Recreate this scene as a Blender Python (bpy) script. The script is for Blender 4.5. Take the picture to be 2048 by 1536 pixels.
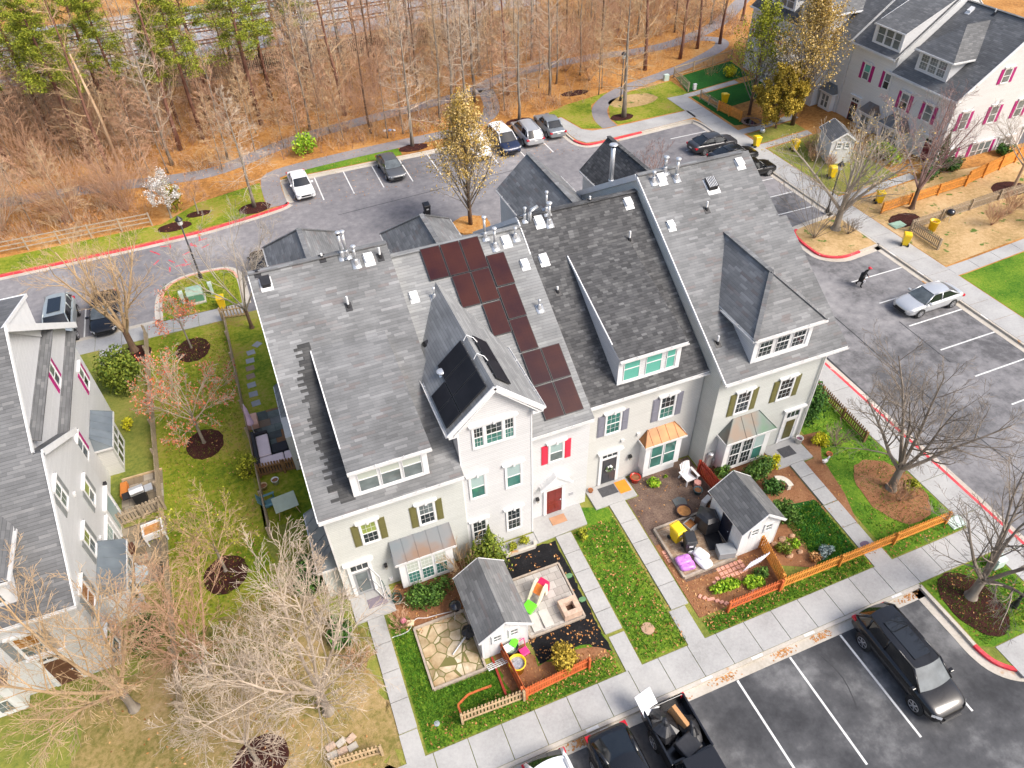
import bpy, bmesh, math, random
from mathutils import Vector, Matrix
from mathutils.geometry import tessellate_polygon
random.seed(11)
rad = math.radians
for o in list(bpy.data.objects): bpy.data.objects.remove(o)
S = bpy.context.scene; COL = S.collection
# ------------------------------------------------------------------ camera (a drone 31 m up)
pit, rol, yaw = rad(43.0174), rad(-2.003), rad(20.540)
F = Vector((math.sin(yaw)*math.cos(pit), math.cos(yaw)*math.cos(pit), -math.sin(pit)))
r0 = Vector((math.cos(yaw), -math.sin(yaw), 0)); u0 = r0.cross(F)
cr = r0*math.cos(rol)+u0*math.sin(rol); cu = -r0*math.sin(rol)+u0*math.cos(rol)
cam = bpy.data.cameras.new('camera'); camo = bpy.data.objects.new('camera', cam); COL.objects.link(camo)
m4 = Matrix((cr, cu, -F)).transposed().to_4x4(); m4.translation = Vector((0, 0, 31.106)); camo.matrix_world = m4
cam.sensor_width = 36; cam.lens = 36*1450/2048; cam.clip_end = 2000; cam.clip_start = .5
S.camera = camo
# ------------------------------------------------------------------ light: thin bright overcast
W = bpy.data.worlds.new('World'); S.world = W; W.use_nodes = True
nt = W.node_tree; bg = nt.nodes['Background']; sky = nt.nodes.new('ShaderNodeTexSky')
sky.sky_type = 'NISHITA'; sky.sun_disc = False; sky.sun_elevation = rad(47); sky.sun_rotation = rad(140)
sky.dust_density = 4.0; sky.air_density = 1.0; sky.ozone_density = .6
nt.links.new(sky.outputs[0], bg.inputs[0]); bg.inputs[1].default_value = .125
sun = bpy.data.lights.new('sun', 'SUN'); suno = bpy.data.objects.new('sun', sun); COL.objects.link(suno)
sun.energy = 1.7; sun.angle = rad(24); sun.color = (1, .96, .9)
az = rad(140); el = rad(47)
suno.rotation_euler = Vector((math.sin(az)*math.cos(el), math.cos(az)*math.cos(el), math.sin(el))).to_track_quat('Z', 'Y').to_euler()
S.view_settings.view_transform = 'Standard'; S.view_settings.look = 'None'; S.view_settings.gamma = 1
S.view_settings.exposure = 1.02
# ------------------------------------------------------------------ materials
MATS = {}
def nodes(name):
    m = bpy.data.materials.new(name); m.use_nodes = True; n = m.node_tree
    return m, n, n.nodes['Principled BSDF']
def N(n, t, **k):
    x = n.nodes.new('ShaderNode'+t)
    for a, b in k.items(): setattr(x, a, b)
    return x
def setin(x, **k):
    for a, b in k.items(): x.inputs[a.replace('_', ' ')].default_value = b
def rgba(c): return (c[0], c[1], c[2], 1)
def math_(n, op, a, b=None):
    x = N(n, 'Math', operation=op)
    for i, v in enumerate((a, b)):
        if v is None: continue
        if isinstance(v, (int, float)): x.inputs[i].default_value = v
        else: n.links.new(v, x.inputs[i])
    return x.outputs[0]
def mix(n, f, a, b, blend='MIX'):
    x = N(n, 'Mix', data_type='RGBA', blend_type=blend)
    for i, v in ((0, f), (6, a), (7, b)):
        if isinstance(v, (int, float)): x.inputs[i].default_value = v
        elif isinstance(v, tuple): x.inputs[i].default_value = rgba(v)
        else: n.links.new(v, x.inputs[i])
    return x.outputs[2]
def noise(n, scale, detail=4, coord='Object', rough=.6, stretch=None):
    tc = N(n, 'TexCoord'); x = N(n, 'TexNoise'); setin(x, Scale=scale, Detail=detail, Roughness=rough)
    v = tc.outputs[coord]
    if stretch:
        mp = N(n, 'Mapping'); mp.inputs['Scale'].default_value = stretch; n.links.new(v, mp.inputs[0]); v = mp.outputs[0]
    n.links.new(v, x.inputs['Vector']); return x.outputs[0]
def ramp(n, f, stops, interp='LINEAR'):
    x = N(n, 'ValToRGB'); cr_ = x.color_ramp; cr_.interpolation = interp
    while len(cr_.elements) < len(stops): cr_.elements.new(.5)
    for e, (p, c) in zip(cr_.elements, stops): e.position = p; e.color = rgba(c)
    n.links.new(f, x.inputs[0]); return x.outputs[0]
def bump(n, p, f, strength=.3, dist=.02):
    b = N(n, 'Bump'); setin(b, Strength=strength, Distance=dist); n.links.new(f, b.inputs['Height']); n.links.new(b.outputs[0], p.inputs['Normal'])
def mat(name, rgb, rough=.6, metal=0, var=.12, scale=2.5, coat=0, bmp=0, bscale=40, spec=.5):
    if name in MATS: return MATS[name]
    m, n, p = nodes(name)
    f = noise(n, scale, 5)
    lo = tuple(max(0, c*(1-var)) for c in rgb); hi = tuple(min(1, c*(1+var)) for c in rgb)
    n.links.new(ramp(n, f, [(.3, lo), (.7, hi)]), p.inputs['Base Color'])
    setin(p, Roughness=rough, Metallic=metal); p.inputs['Specular IOR Level'].default_value = spec
    if coat: p.inputs['Coat Weight'].default_value = coat; p.inputs['Coat Roughness'].default_value = .06
    if bmp: bump(n, p, noise(n, bscale, 4), bmp, .01)
    MATS[name] = m; return m
def ground_mat(name, stops, s1=.35, s2=6, w2=.5, rough=.95, bmp=.5, s3=None, fleck=None):
    """ground with broad patches (s1) broken up by fine noise (s2); fleck=(colour, scale, threshold)"""
    m, n, p = nodes(name)
    a = noise(n, s1, 5, rough=.55); b = noise(n, s2, 6, rough=.7)
    f = math_(n, 'ADD', math_(n, 'MULTIPLY', a, 1-w2), math_(n, 'MULTIPLY', b, w2))
    c = ramp(n, f, stops)
    if fleck:
        fc, fs, ft = fleck
        g = noise(n, fs, 3, rough=.5)
        c = mix(n, ramp(n, g, [(ft, (0, 0, 0)), (ft+.06, (1, 1, 1))]), c, fc)
    n.links.new(c, p.inputs['Base Color']); setin(p, Roughness=rough); p.inputs['Specular IOR Level'].default_value = .2
    if bmp: bump(n, p, noise(n, s2*3, 5, rough=.7), bmp, .05)
    MATS[name] = m; return m
def cell_mat(name, w, h, stops, dark=.55, gap=.1, rough=.9, stain=.25, vgap=0, vary=True, sscale=.7):
    """courses of w x h cells laid along the face's own slope (metre UVs), each cell its own tone: shingles, pavers, siding"""
    m, n, p = nodes(name)
    tc = N(n, 'TexCoord'); sp = N(n, 'SeparateXYZ'); n.links.new(tc.outputs['UV'], sp.inputs[0])
    v = math_(n, 'DIVIDE', sp.outputs[1], h); row = math_(n, 'FLOOR', v)
    wn = N(n, 'TexWhiteNoise', noise_dimensions='1D'); n.links.new(row, wn.inputs['W'])
    off = math_(n, 'MULTIPLY', wn.outputs[0], 13.7) if vary else math_(n, 'MULTIPLY', math_(n, 'MODULO', row, 2.0), .5)
    u = math_(n, 'ADD', math_(n, 'DIVIDE', sp.outputs[0], w), off); col = math_(n, 'FLOOR', u)
    cx = N(n, 'CombineXYZ'); n.links.new(col, cx.inputs[0]); n.links.new(row, cx.inputs[1])
    w2 = N(n, 'TexWhiteNoise', noise_dimensions='2D'); n.links.new(cx.outputs[0], w2.inputs['Vector'])
    c = ramp(n, w2.outputs[0], stops)
    fv = math_(n, 'FRACT', v); lap = math_(n, 'LESS_THAN', fv, gap)
    if vgap:
        fu = math_(n, 'FRACT', u); lap = math_(n, 'MAXIMUM', lap, math_(n, 'LESS_THAN', fu, vgap))
    c = mix(n, lap, c, mix(n, 1.0, c, (dark, dark, dark), 'MULTIPLY'))  # shadow line painted into the colour at shingle and siding laps; joints on pavers
    if stain:
        s = noise(n, sscale, 5, rough=.6)
        lo = 1-stain
        c = mix(n, 1.0, c, ramp(n, s, [(.3, (lo, lo, lo)), (.68, (1, 1, 1))]), 'MULTIPLY')
        c = mix(n, 1.0, c, ramp(n, noise(n, 25, 3), [(.3, (.85, .85, .85)), (.7, (1, 1, 1))]), 'MULTIPLY')
    n.links.new(c, p.inputs['Base Color']); setin(p, Roughness=rough); p.inputs['Specular IOR Level'].default_value = .25
    bump(n, p, fv, .35, .02)
    MATS[name] = m; return m
def glass_mat(name, rgb, rough=.06, tint=(.5, .6, .6)):
    m, n, p = nodes(name)
    f = noise(n, 1.3, 3)
    n.links.new(ramp(n, f, [(.35, tuple(c*.6 for c in rgb)), (.65, rgb)]), p.inputs['Base Color'])
    setin(p, Roughness=rough); p.inputs['Specular IOR Level'].default_value = .6
    MATS[name] = m; return m
def slat_mat(name, rgb, rgb2, h=.06, rough=.5):
    m, n, p = nodes(name); tc = N(n, 'TexCoord'); sp = N(n, 'SeparateXYZ'); n.links.new(tc.outputs['UV'], sp.inputs[0])
    fv = math_(n, 'FRACT', math_(n, 'DIVIDE', sp.outputs[1], h))
    n.links.new(mix(n, math_(n, 'LESS_THAN', fv, .25), rgb, rgb2), p.inputs['Base Color']); setin(p, Roughness=rough)
    MATS[name] = m; return m
# roofs
SH_L = cell_mat('light_shingle', .5, .145, [(0, (.18, .183, .185)), (.4, (.212, .215, .217)), (.78, (.235, .238, .24)), (.9, (.3, .303, .305)), (.96, (.2, .185, .182)), (1, (.215, .195, .192))], dark=.78, gap=.14, stain=.38, sscale=.5)
SH_D = cell_mat('charcoal_shingle', .27, .145, [(0, (.062, .062, .064)), (.5, (.09, .09, .092)), (.85, (.115, .115, .115)), (1, (.165, .165, .165))], dark=.6, gap=.14, stain=.25)
SH_P = cell_mat('pale_shingle', .75, .15, [(0, (.24, .244, .244)), (.5, (.28, .284, .284)), (.85, (.325, .33, .325)), (1, (.27, .27, .27))], dark=.75, gap=.16, stain=.3, sscale=.5)
SH_N = cell_mat('grey_shingle', .42, .15, [(0, (.145, .147, .15)), (.5, (.168, .17, .173)), (.85, (.19, .192, .195)), (1, (.235, .235, .235))], dark=.7, gap=.16, stain=.3, sscale=.4)
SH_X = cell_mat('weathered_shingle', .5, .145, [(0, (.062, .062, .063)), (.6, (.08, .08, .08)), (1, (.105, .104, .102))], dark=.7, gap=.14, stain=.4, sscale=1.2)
SID_W = cell_mat('white_siding', 6, .115, [(0, (.66, .66, .66)), (1, (.7, .7, .7))], dark=.72, gap=.13, stain=.05, rough=.55, vary=True)
SID_C = cell_mat('cream_siding', 6, .115, [(0, (.62, .615, .58)), (1, (.655, .65, .615))], dark=.75, gap=.12, stain=.06, rough=.55)
SID_G = cell_mat('sage_siding', 6, .115, [(0, (.595, .61, .575)), (1, (.63, .645, .61))], dark=.75, gap=.12, stain=.06, rough=.55)
SID_B = cell_mat('pale_grey_siding', 6, .115, [(0, (.72, .72, .71)), (1, (.76, .76, .75))], dark=.8, gap=.12, stain=.06, rough=.55)
WHITE = mat('white_trim', (.7, .7, .695), .45, var=.06)
GUT = mat('white_gutter', (.6, .595, .585), .4, var=.08)
G_DARK = glass_mat('dark_glass', (.035, .045, .05)); G_TEAL = glass_mat('teal_glass', (.06, .19, .16)); G_GRAY = glass_mat('grey_glass', (.17, .2, .2))
G_BLIND = slat_mat('blind_behind_glass', (.5, .53, .46), (.36, .4, .36), .05, .15); G_BLUE = slat_mat('pale_blind', (.36, .46, .45), (.26, .35, .34), .05, .15)
G_ORG = glass_mat('curtain_glass', (.42, .17, .04), .2); G_GREEN = slat_mat('green_blind', (.13, .42, .33), (.09, .31, .25), .05, .12); G_LIME = glass_mat('green_blind_glass', (.3, .36, .1), .15)
OLIVE = mat('olive_paint', (.14, .13, .045), .5, var=.08); GREYP = mat('grey_paint', (.2, .2, .24), .5, var=.08); REDP = mat('red_paint', (.7, .03, .07), .45, var=.08)
MAG = mat('magenta_paint', (.36, .008, .15), .45, var=.15); SLATEP = mat('slate_paint', (.22, .23, .23), .5, var=.12)
BLACK = mat('black_plastic', (.018, .018, .02), .45, var=.3); DARKM = mat('dark_metal', (.03, .03, .032), .4, .6, var=.2)
GALV = mat('galvanised_steel', (.62, .63, .64), .35, .6, var=.1); RUBBER = mat('rubber', (.02, .02, .02), .8)
def metal_roof(name, a, b, c):
    m, n, p = nodes(name); f = noise(n, .7, 3, rough=.5)
    n.links.new(ramp(n, f, [(.32, a), (.5, b), (.66, c)]), p.inputs['Base Color']); setin(p, Roughness=.48, Metallic=.4); MATS[name] = m; return m
COP_G = metal_roof('dull_copper', (.2, .13, .09), (.17, .17, .17), (.14, .16, .17)); COP_O = metal_roof('new_copper', (.22, .09, .025), (.28, .125, .045), (.18, .08, .03)); COP_P = metal_roof('patina_copper', (.085, .16, .1), (.13, .15, .14), (.17, .13, .1))
TIN = metal_roof('blue_grey_tin', (.15, .18, .2), (.2, .23, .25), (.25, .29, .31))
# ------------------------------------------------------------------ mesh kit
class MB:
    def __init__(s): s.v = []; s.f = []; s.m = []
    def add(s, vs, fs, mi=0):
        o = len(s.v); s.v += [tuple(v) for v in vs]
        for f in fs: s.f.append(tuple(i+o for i in f)); s.m.append(mi)
    def box(s, x0, x1, y0, y1, z0, z1, mi=0):
        x0, x1 = sorted((x0, x1)); y0, y1 = sorted((y0, y1)); z0, z1 = sorted((z0, z1))
        s.add([(x0, y0, z0), (x1, y0, z0), (x1, y1, z0), (x0, y1, z0), (x0, y0, z1), (x1, y0, z1), (x1, y1, z1), (x0, y1, z1)],
              [(0, 3, 2, 1), (4, 5, 6, 7), (0, 1, 5, 4), (1, 2, 6, 5), (2, 3, 7, 6), (3, 0, 4, 7)], mi)
    def bar(s, a, b, w, hh, mi=0, up=(0, 0, 1)):
        a, b = Vector(a), Vector(b); d = (b-a).normalized(); up = Vector(up)
        if abs(d.dot(up)) > .99: up = Vector((0, 1, 0))
        r = d.cross(up).normalized()*w/2; u = r.cross(d).normalized()*hh/2
        vs = [p+x*r+y*u for p in (a, b) for x, y in ((-1, -1), (1, -1), (1, 1), (-1, 1))]
        s.add(vs, [(0, 1, 2, 3), (7, 6, 5, 4), (0, 4, 5, 1), (1, 5, 6, 2), (2, 6, 7, 3), (3, 7, 4, 0)], mi)
    def tube(s, pts, rads, n=6, mi=0, cap=True):
        pts = [Vector(p) for p in pts]; o = len(s.v); k = len(pts)
        ref = Vector((.31, .17, .93)).normalized()
        for i, p in enumerate(pts):
            d = (pts[min(i+1, k-1)]-pts[max(i-1, 0)])
            d = d.normalized() if d.length > 1e-6 else Vector((0, 0, 1))
            a = d.cross(ref); a = a.normalized() if a.length > .05 else d.cross(Vector((1, 0, 0))).normalized()
            b = d.cross(a); r = rads[i] if isinstance(rads, (list, tuple)) else rads
            for j in range(n):
                t = 2*math.pi*j/n; s.v.append(tuple(p+(a*math.cos(t)+b*math.sin(t))*r))
        for i in range(k-1):
            for j in range(n):
                s.f.append((o+i*n+j, o+i*n+(j+1) % n, o+(i+1)*n+(j+1) % n, o+(i+1)*n+j)); s.m.append(mi)
        if cap and n > 3:
            s.f.append(tuple(o+j for j in reversed(range(n)))); s.m.append(mi); s.f.append(tuple(o+(k-1)*n+j for j in range(n))); s.m.append(mi)
    def lathe(s, prof, cx=0, cy=0, n=20, mi=0):
        o = len(s.v)
        for r, z in prof:
            for j in range(n):
                t = 2*math.pi*j/n; s.v.append((cx+r*math.cos(t), cy+r*math.sin(t), z))
        for i in range(len(prof)-1):
            for j in range(n):
                s.f.append((o+i*n+j, o+i*n+(j+1) % n, o+(i+1)*n+(j+1) % n, o+(i+1)*n+j)); s.m.append(mi)
        s.f.append(tuple(o+j for j in reversed(range(n)))); s.m.append(mi)
        s.f.append(tuple(o+(len(prof)-1)*n+j for j in range(n))); s.m.append(mi)
    def xprism(s, yz, x0, x1, mi=0):
        k = len(yz); vs = [(x0, y, z) for y, z in yz]+[(x1, y, z) for y, z in yz]
        s.add(vs, [tuple(range(k)), tuple(reversed(range(k, 2*k)))]+[(i, i+k, (i+1) % k+k, (i+1) % k) for i in range(k)], mi)
    def yprism(s, xz, y0, y1, mi=0):
        k = len(xz); vs = [(x, y0, z) for x, z in xz]+[(x, y1, z) for x, z in xz]
        s.add(vs, [tuple(range(k)), tuple(reversed(range(k, 2*k)))]+[(i, i+k, (i+1) % k+k, (i+1) % k) for i in range(k)], mi)
    def zprism(s, xy, z0, z1, mi=0):
        k = len(xy); vs = [(x, y, z0) for x, y in xy]+[(x, y, z1) for x, y in xy]
        s.add(vs, [tuple(reversed(range(k))), tuple(range(k, 2*k))]+[(i, (i+1) % k, (i+1) % k+k, i+k) for i in range(k)], mi)
    def slab(s, ps, t=.16, mi=0, mi2=None):
        ps = [Vector(p) for p in ps]; n = (ps[1]-ps[0]).cross(ps[2]-ps[0]).normalized()
        if n.z < 0: ps.reverse(); n = -n
        k = len(ps); vs = ps+[p-Vector((0, 0, t)) for p in ps]
        s.add(vs, [tuple(range(k))], mi)
        o = len(s.v)-2*k; m2 = mi if mi2 is None else mi2
        s.f.append(tuple(o+k+i for i in reversed(range(k)))); s.m.append(m2)
        for i in range(k): s.f.append((o+i, o+i+k, o+(i+1) % k+k, o+(i+1) % k)); s.m.append(m2)
    def ball(s, c, r, n=10, mi=0, sq=(1, 1, 1)):
        pr = [(max(.001, math.sin(math.pi*i/n))*r, -math.cos(math.pi*i/n)*r) for i in range(n+1)]
        o = len(s.v); s.lathe(pr, 0, 0, 2*n, mi)
        for i in range(o, len(s.v)): x, y, z = s.v[i]; s.v[i] = (c[0]+x*sq[0], c[1]+y*sq[1], c[2]+z*sq[2])
    def xf(s, M_, start=0):
        for i in range(start, len(s.v)): s.v[i] = tuple(M_ @ Vector(s.v[i]))
    def build(s, name, mats, parent=None, smooth=False, uv=True, fix=True, bevel=0):
        me = bpy.data.meshes.new(name); me.from_pydata(s.v, [], s.f)
        if not isinstance(mats, (list, tuple)): mats = [mats]
        for m in mats: me.materials.append(m)
        if len(mats) > 1: me.polygons.foreach_set('material_index', s.m)
        if fix:
            bm = bmesh.new(); bm.from_mesh(me); bmesh.ops.recalc_face_normals(bm, faces=bm.faces); bm.to_mesh(me); bm.free()
        if uv:
            ul = me.uv_layers.new(name='UVMap').data; Z = Vector((0, 0, 1))
            for p in me.polygons:
                n = p.normal; u = Z.cross(n)
                u = u.normalized() if u.length > .02 else Vector((1, 0, 0)); v = n.cross(u)
                for li in p.loop_indices:
                    q = me.vertices[me.loops[li].vertex_index].co; ul[li].uv = (q.dot(u), q.dot(v))
        if smooth: me.polygons.foreach_set('use_smooth', [True]*len(me.polygons))
        o = bpy.data.objects.new(name, me); COL.objects.link(o)
        if parent: o.parent = parent
        if bevel:
            b = o.modifiers.new('bevel', 'BEVEL'); b.width = bevel; b.segments = 2; b.limit_method = 'ANGLE'
        return o
def tag(o, label=None, cat=None, group=None, kind=None):
    if label: o['label'] = label
    if cat: o['category'] = cat
    if group: o['group'] = group
    if kind: o['kind'] = kind
    return o
def thing(name, label, cat, loc=(0, 0, 0), rz=0, group=None, scale=1):
    o = bpy.data.objects.new(name, None); COL.objects.link(o); o.empty_display_size = .3
    o.location = loc; o.rotation_euler = (0, 0, rz); o.scale = (scale,)*3
    return tag(o, label, cat, group)
def struct(o): o['kind'] = 'structure'; return o
def dup(root, loc, rz=0, label=None, group=None, scale=None):
    r = root.copy(); COL.objects.link(r); r.location = loc; r.rotation_euler = (0, 0, rz)
    if scale: r.scale = scale if isinstance(scale, tuple) else (scale,)*3
    if label: r['label'] = label
    if group: r['group'] = group
    for ch in list(root.children):
        c = ch.copy(); COL.objects.link(c); c.parent = r
        for g in list(ch.children):
            d = g.copy(); COL.objects.link(d); d.parent = c
    return r
cl = lambda v: max(0., min(1., v))
def gh(x, y):
    """ground height: lawns climb gently from the front pavement to the row of houses, and eastwards"""
    if x > 46.4: return .14+.76*cl((x-46.4)/9)
    return .14+.42*cl((y-12.2)/7.3)*cl((46-y)/12)*cl((29-x)/4)
# ------------------------------------------------------------------ ground materials
ASPH = ground_mat('asphalt', [(.3, (.06, .06, .064)), (.42, (.11, .108, .112)), (.52, (.2, .195, .2)), (.66, (.3, .29, .29))], s1=.16, s2=1.4, w2=.42, bmp=.25)
ASPH_N = ground_mat('worn_asphalt', [(.3, (.1, .1, .108)), (.43, (.165, .16, .168)), (.54, (.23, .22, .225)), (.7, (.36, .345, .34))], s1=.12, s2=1.6, w2=.4, bmp=.25)
ASPH_F = ground_mat('dark_asphalt', [(.3, (.026, .027, .029)), (.43, (.055, .056, .06)), (.52, (.085, .086, .09)), (.64, (.19, .19, .192))], s1=.3, s2=1.4, w2=.33, bmp=.25)
PATHM = ground_mat('path_asphalt', [(.35, (.19, .18, .19)), (.6, (.27, .25, .25)), (.75, (.34, .26, .18))], s1=.3, s2=3, bmp=.2)
CONC = ground_mat('concrete', [(.35, (.3, .295, .285)), (.5, (.37, .365, .355)), (.65, (.43, .425, .41))], s1=.5, s2=9, w2=.45, bmp=.12)
KERB = ground_mat('kerb_concrete', [(.35, (.38, .34, .28)), (.5, (.47, .43, .37)), (.65, (.54, .5, .45))], s1=.5, s2=7, w2=.45, bmp=.15, fleck=((.42, .2, .06), .8, .66))
KRED = ground_mat('red_kerb_paint', [(.35, (.42, .05, .05)), (.5, (.62, .06, .08)), (.66, (.66, .14, .13))], s1=.7, s2=8, bmp=0, fleck=((.6, .5, .45), 2.2, .68))
LINE = ground_mat('white_road_paint', [(.35, (.5, .5, .49)), (.6, (.74, .74, .72))], s1=2, s2=14, bmp=0)
LAWN = ground_mat('lawn_grass', [(.3, (.07, .10, .02)), (.44, (.16, .19, .035)), (.54, (.24, .24, .05)), (.66, (.33, .26, .09)), (.78, (.38, .27, .12))], s1=.3, s2=5, w2=.45, bmp=.9)
GREEN = ground_mat('vivid_grass', [(.3, (.02, .075, .006)), (.44, (.07, .17, .012)), (.55, (.15, .25, .02)), (.7, (.27, .28, .04))], s1=.45, s2=7, w2=.5, bmp=1.0, fleck=((.5, .25, .06), 9, .68))
DEEP = ground_mat('watered_grass', [(.3, (.01, .06, .01)), (.55, (.02, .11, .015)), (.75, (.05, .16, .02))], s1=.4, s2=8, bmp=.9)
MOSS = ground_mat('mossy_lawn', [(.3, (.04, .09, .006)), (.42, (.12, .18, .012)), (.5, (.22, .25, .02)), (.57, (.3, .27, .05)), (.65, (.3, .2, .07)), (.75, (.4, .31, .17))], s1=.3, s2=4, w2=.5, bmp=.9)
LITTER = ground_mat('leaf_litter', [(.3, (.12, .06, .022)), (.42, (.29, .135, .04)), (.5, (.43, .2, .055)), (.58, (.48, .26, .09)), (.68, (.47, .31, .16)), (.78, (.5, .39, .26))], s1=.22, s2=3.2, w2=.5, bmp=1.0)
STRAW = ground_mat('bare_tan_soil', [(.3, (.2, .15, .05)), (.45, (.37, .25, .11)), (.56, (.5, .34, .17)), (.7, (.56, .42, .25))], s1=.3, s2=4, w2=.5, bmp=.8, fleck=((.1, .16, .03), 1.3, .62))
MULCH = ground_mat('brown_mulch', [(.3, (.02, .008, .006)), (.5, (.05, .016, .013)), (.7, (.1, .035, .025))], s1=3, s2=16, w2=.6, bmp=1.0)
BMULCH = ground_mat('black_mulch', [(.3, (.006, .006, .007)), (.55, (.016, .016, .018)), (.75, (.045, .044, .046))], s1=2, s2=18, w2=.6, bmp=1.0, fleck=((.4, .2, .08), 5, .74))
BARK = ground_mat('weathered_bark_mulch', [(.3, (.07, .045, .035)), (.5, (.17, .115, .09)), (.62, (.27, .19, .14)), (.75, (.36, .27, .2))], s1=1.5, s2=14, w2=.6, bmp=1.0)
SOIL = ground_mat('reddish_soil', [(.3, (.15, .06, .03)), (.5, (.27, .125, .06)), (.7, (.36, .2, .1))], s1=1, s2=9, w2=.5, bmp=.8, fleck=((.42, .26, .14), 6, .68))
BALL = ground_mat('track_ballast', [(.35, (.2, .21, .23)), (.5, (.32, .33, .35)), (.65, (.43, .44, .45))], s1=1.5, s2=10, w2=.6, bmp=.8)
SAND = ground_mat('sandy_verge', [(.3, (.3, .22, .12)), (.5, (.46, .36, .22)), (.7, (.55, .45, .3))], s1=.3, s2=3, bmp=.6)
PAVER = cell_mat('grey_pavers', .42, .42, [(0, (.36, .33, .3)), (.5, (.45, .42, .38)), (1, (.53, .5, .46))], dark=.6, gap=.05, vgap=.05, stain=.2, vary=False, sscale=2)
BRICKP = cell_mat('brick_pavers', .22, .11, [(0, (.3, .2, .13)), (.5, (.42, .3, .2)), (1, (.5, .39, .29))], dark=.6, gap=.09, vgap=.06, stain=.2, vary=False, sscale=2)
PINKB = mat('pink_brick', (.62, .3, .22), .85, var=.2, scale=6)
SLATES = cell_mat('slate_paving', .75, .6, [(0, (.09, .1, .1)), (.35, (.15, .19, .17)), (.6, (.2, .2, .2)), (.8, (.3, .16, .08)), (1, (.14, .2, .2))], dark=.6, gap=.03, vgap=.03, stain=.35, sscale=1.5)
OLDPAV = cell_mat('old_pavers', .5, .5, [(0, (.22, .17, .11)), (.5, (.33, .27, .19)), (1, (.42, .37, .3))], dark=.55, gap=.05, vgap=.05, stain=.35, vary=False, sscale=1)
TIMBER = mat('grey_timber', (.36, .3, .24), .85, var=.25, scale=5); TAN = mat('tan_fence_timber', (.46, .33, .19), .8, var=.25, scale=4)
CEDAR = mat('orange_cedar', (.62, .25, .04), .7, var=.2, scale=4); RUST = mat('rust_red_stain', (.55, .13, .035), .7, var=.2, scale=4); REDWOOD = mat('dark_red_stain', (.3, .03, .012), .6, var=.25, scale=4)
OLDW = mat('weathered_fence', (.34, .27, .19), .9, var=.25, scale=4); BROWNF = mat('brown_fence', (.22, .12, .05), .85, var=.3, scale=4)
# ------------------------------------------------------------------ ground kit
def poly_bm(poly, dz, grid=1.0):
    bm = bmesh.new()
    vs = [bm.verts.new((x, y, 0)) for x, y in poly]
    for t in tessellate_polygon([[Vector((x, y, 0)) for x, y in poly]]):
        try: bm.faces.new([vs[i] for i in t])
        except ValueError: pass
    xs = [p[0] for p in poly]; ys = [p[1] for p in poly]
    def cuts(lo, hi, a, b, st):
        lo = max(lo, a); hi = min(hi, b); k = math.ceil(lo/st)
        while k*st < hi: yield k*st; k += 1
    cx = list(cuts(min(xs), max(xs), 24.8, 29.2, grid))+[46.4, 55.4]
    cy = list(cuts(min(ys), max(ys), 33.5, 46.2, 3*grid))+[12.2, 19.5, 34, 46]+(list(cuts(min(ys), max(ys), 12.2, 19.5, 1)) if max(xs) > 24.8 else [])
    for c in cx: bmesh.ops.bisect_plane(bm, geom=bm.verts[:]+bm.edges[:]+bm.faces[:], plane_co=(c, 0, 0), plane_no=(1, 0, 0))
    for c in cy: bmesh.ops.bisect_plane(bm, geom=bm.verts[:]+bm.edges[:]+bm.faces[:], plane_co=(0, c, 0), plane_no=(0, 1, 0))
    for v in bm.verts: v.co.z = gh(v.co.x, v.co.y)+dz
    for f in bm.faces:
        if f.normal.z < 0: f.normal_flip()
    bmesh.ops.recalc_face_normals(bm, faces=bm.faces)
    bm.normal_update()
    if bm.faces and sum(f.normal.z for f in bm.faces) < 0: bmesh.ops.reverse_faces(bm, faces=bm.faces)
    return bm
def land(name, poly, m, dz=0., skirt=0., parent=None, uv=True):
    bm = poly_bm(poly, dz)
    if skirt:
        be = [e for e in bm.edges if e.is_boundary]
        r = bmesh.ops.extrude_edge_only(bm, edges=be)
        for g in r['geom']:
            if isinstance(g, bmesh.types.BMVert): g.co.z -= skirt
    me = bpy.data.meshes.new(name); bm.to_mesh(me); bm.free(); me.materials.append(m)
    ul = me.uv_layers.new(name='UVMap').data
    for p in me.polygons:
        for li in p.loop_indices:
            q = me.vertices[me.loops[li].vertex_index].co; ul[li].uv = (q.x, q.y+q.z)
    o = bpy.data.objects.new(name, me); COL.objects.link(o)
    if parent: o.parent = parent
    else: o['kind'] = 'structure'
    return o
def rect(x0, x1, y0, y1): return [(x0, y0), (x1, y0), (x1, y1), (x0, y1)]
def ell(cx, cy, a, b, n=28, wob=.05, seed=1):
    rn = random.Random(seed); return [(cx+a*math.cos(t)*(1+rn.uniform(-wob, wob)), cy+b*math.sin(t)*(1+rn.uniform(-wob, wob))) for t in [2*math.pi*i/n for i in range(n)]]
def offs(pts, d):
    out = []
    for i, p in enumerate(pts):
        a = Vector(pts[max(i-1, 0)]); b = Vector(pts[min(i+1, len(pts)-1)]); t = (b-a).normalized()
        out.append((p[0]-t.y*d, p[1]+t.x*d))
    return out
def ribbon(mb, pts, w, z0, z1, mi=0, follow=False, shift=0.):
    """extruded strip of width w along pts, centre shifted to the left by `shift`"""
    L = offs(pts, shift+w/2); R_ = offs(pts, shift-w/2); o = len(mb.v)
    for l, r in zip(L, R_):
        g = gh(*l)-.14 if follow else 0
        mb.v += [(r[0], r[1], z0), (r[0], r[1], z1+g), (l[0], l[1], z1+g), (l[0], l[1], z0)]
    for i in range(len(pts)-1):
        a, b = o+4*i, o+4*i+4
        for f in ((a, b, b+1, a+1), (a+1, b+1, b+2, a+2), (a+2, b+2, b+3, a+3)): mb.f.append(f); mb.m.append(mi)
    for a in (o, o+4*len(pts)-4): mb.f.append((a, a+1, a+2, a+3)); mb.m.append(mi)
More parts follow.
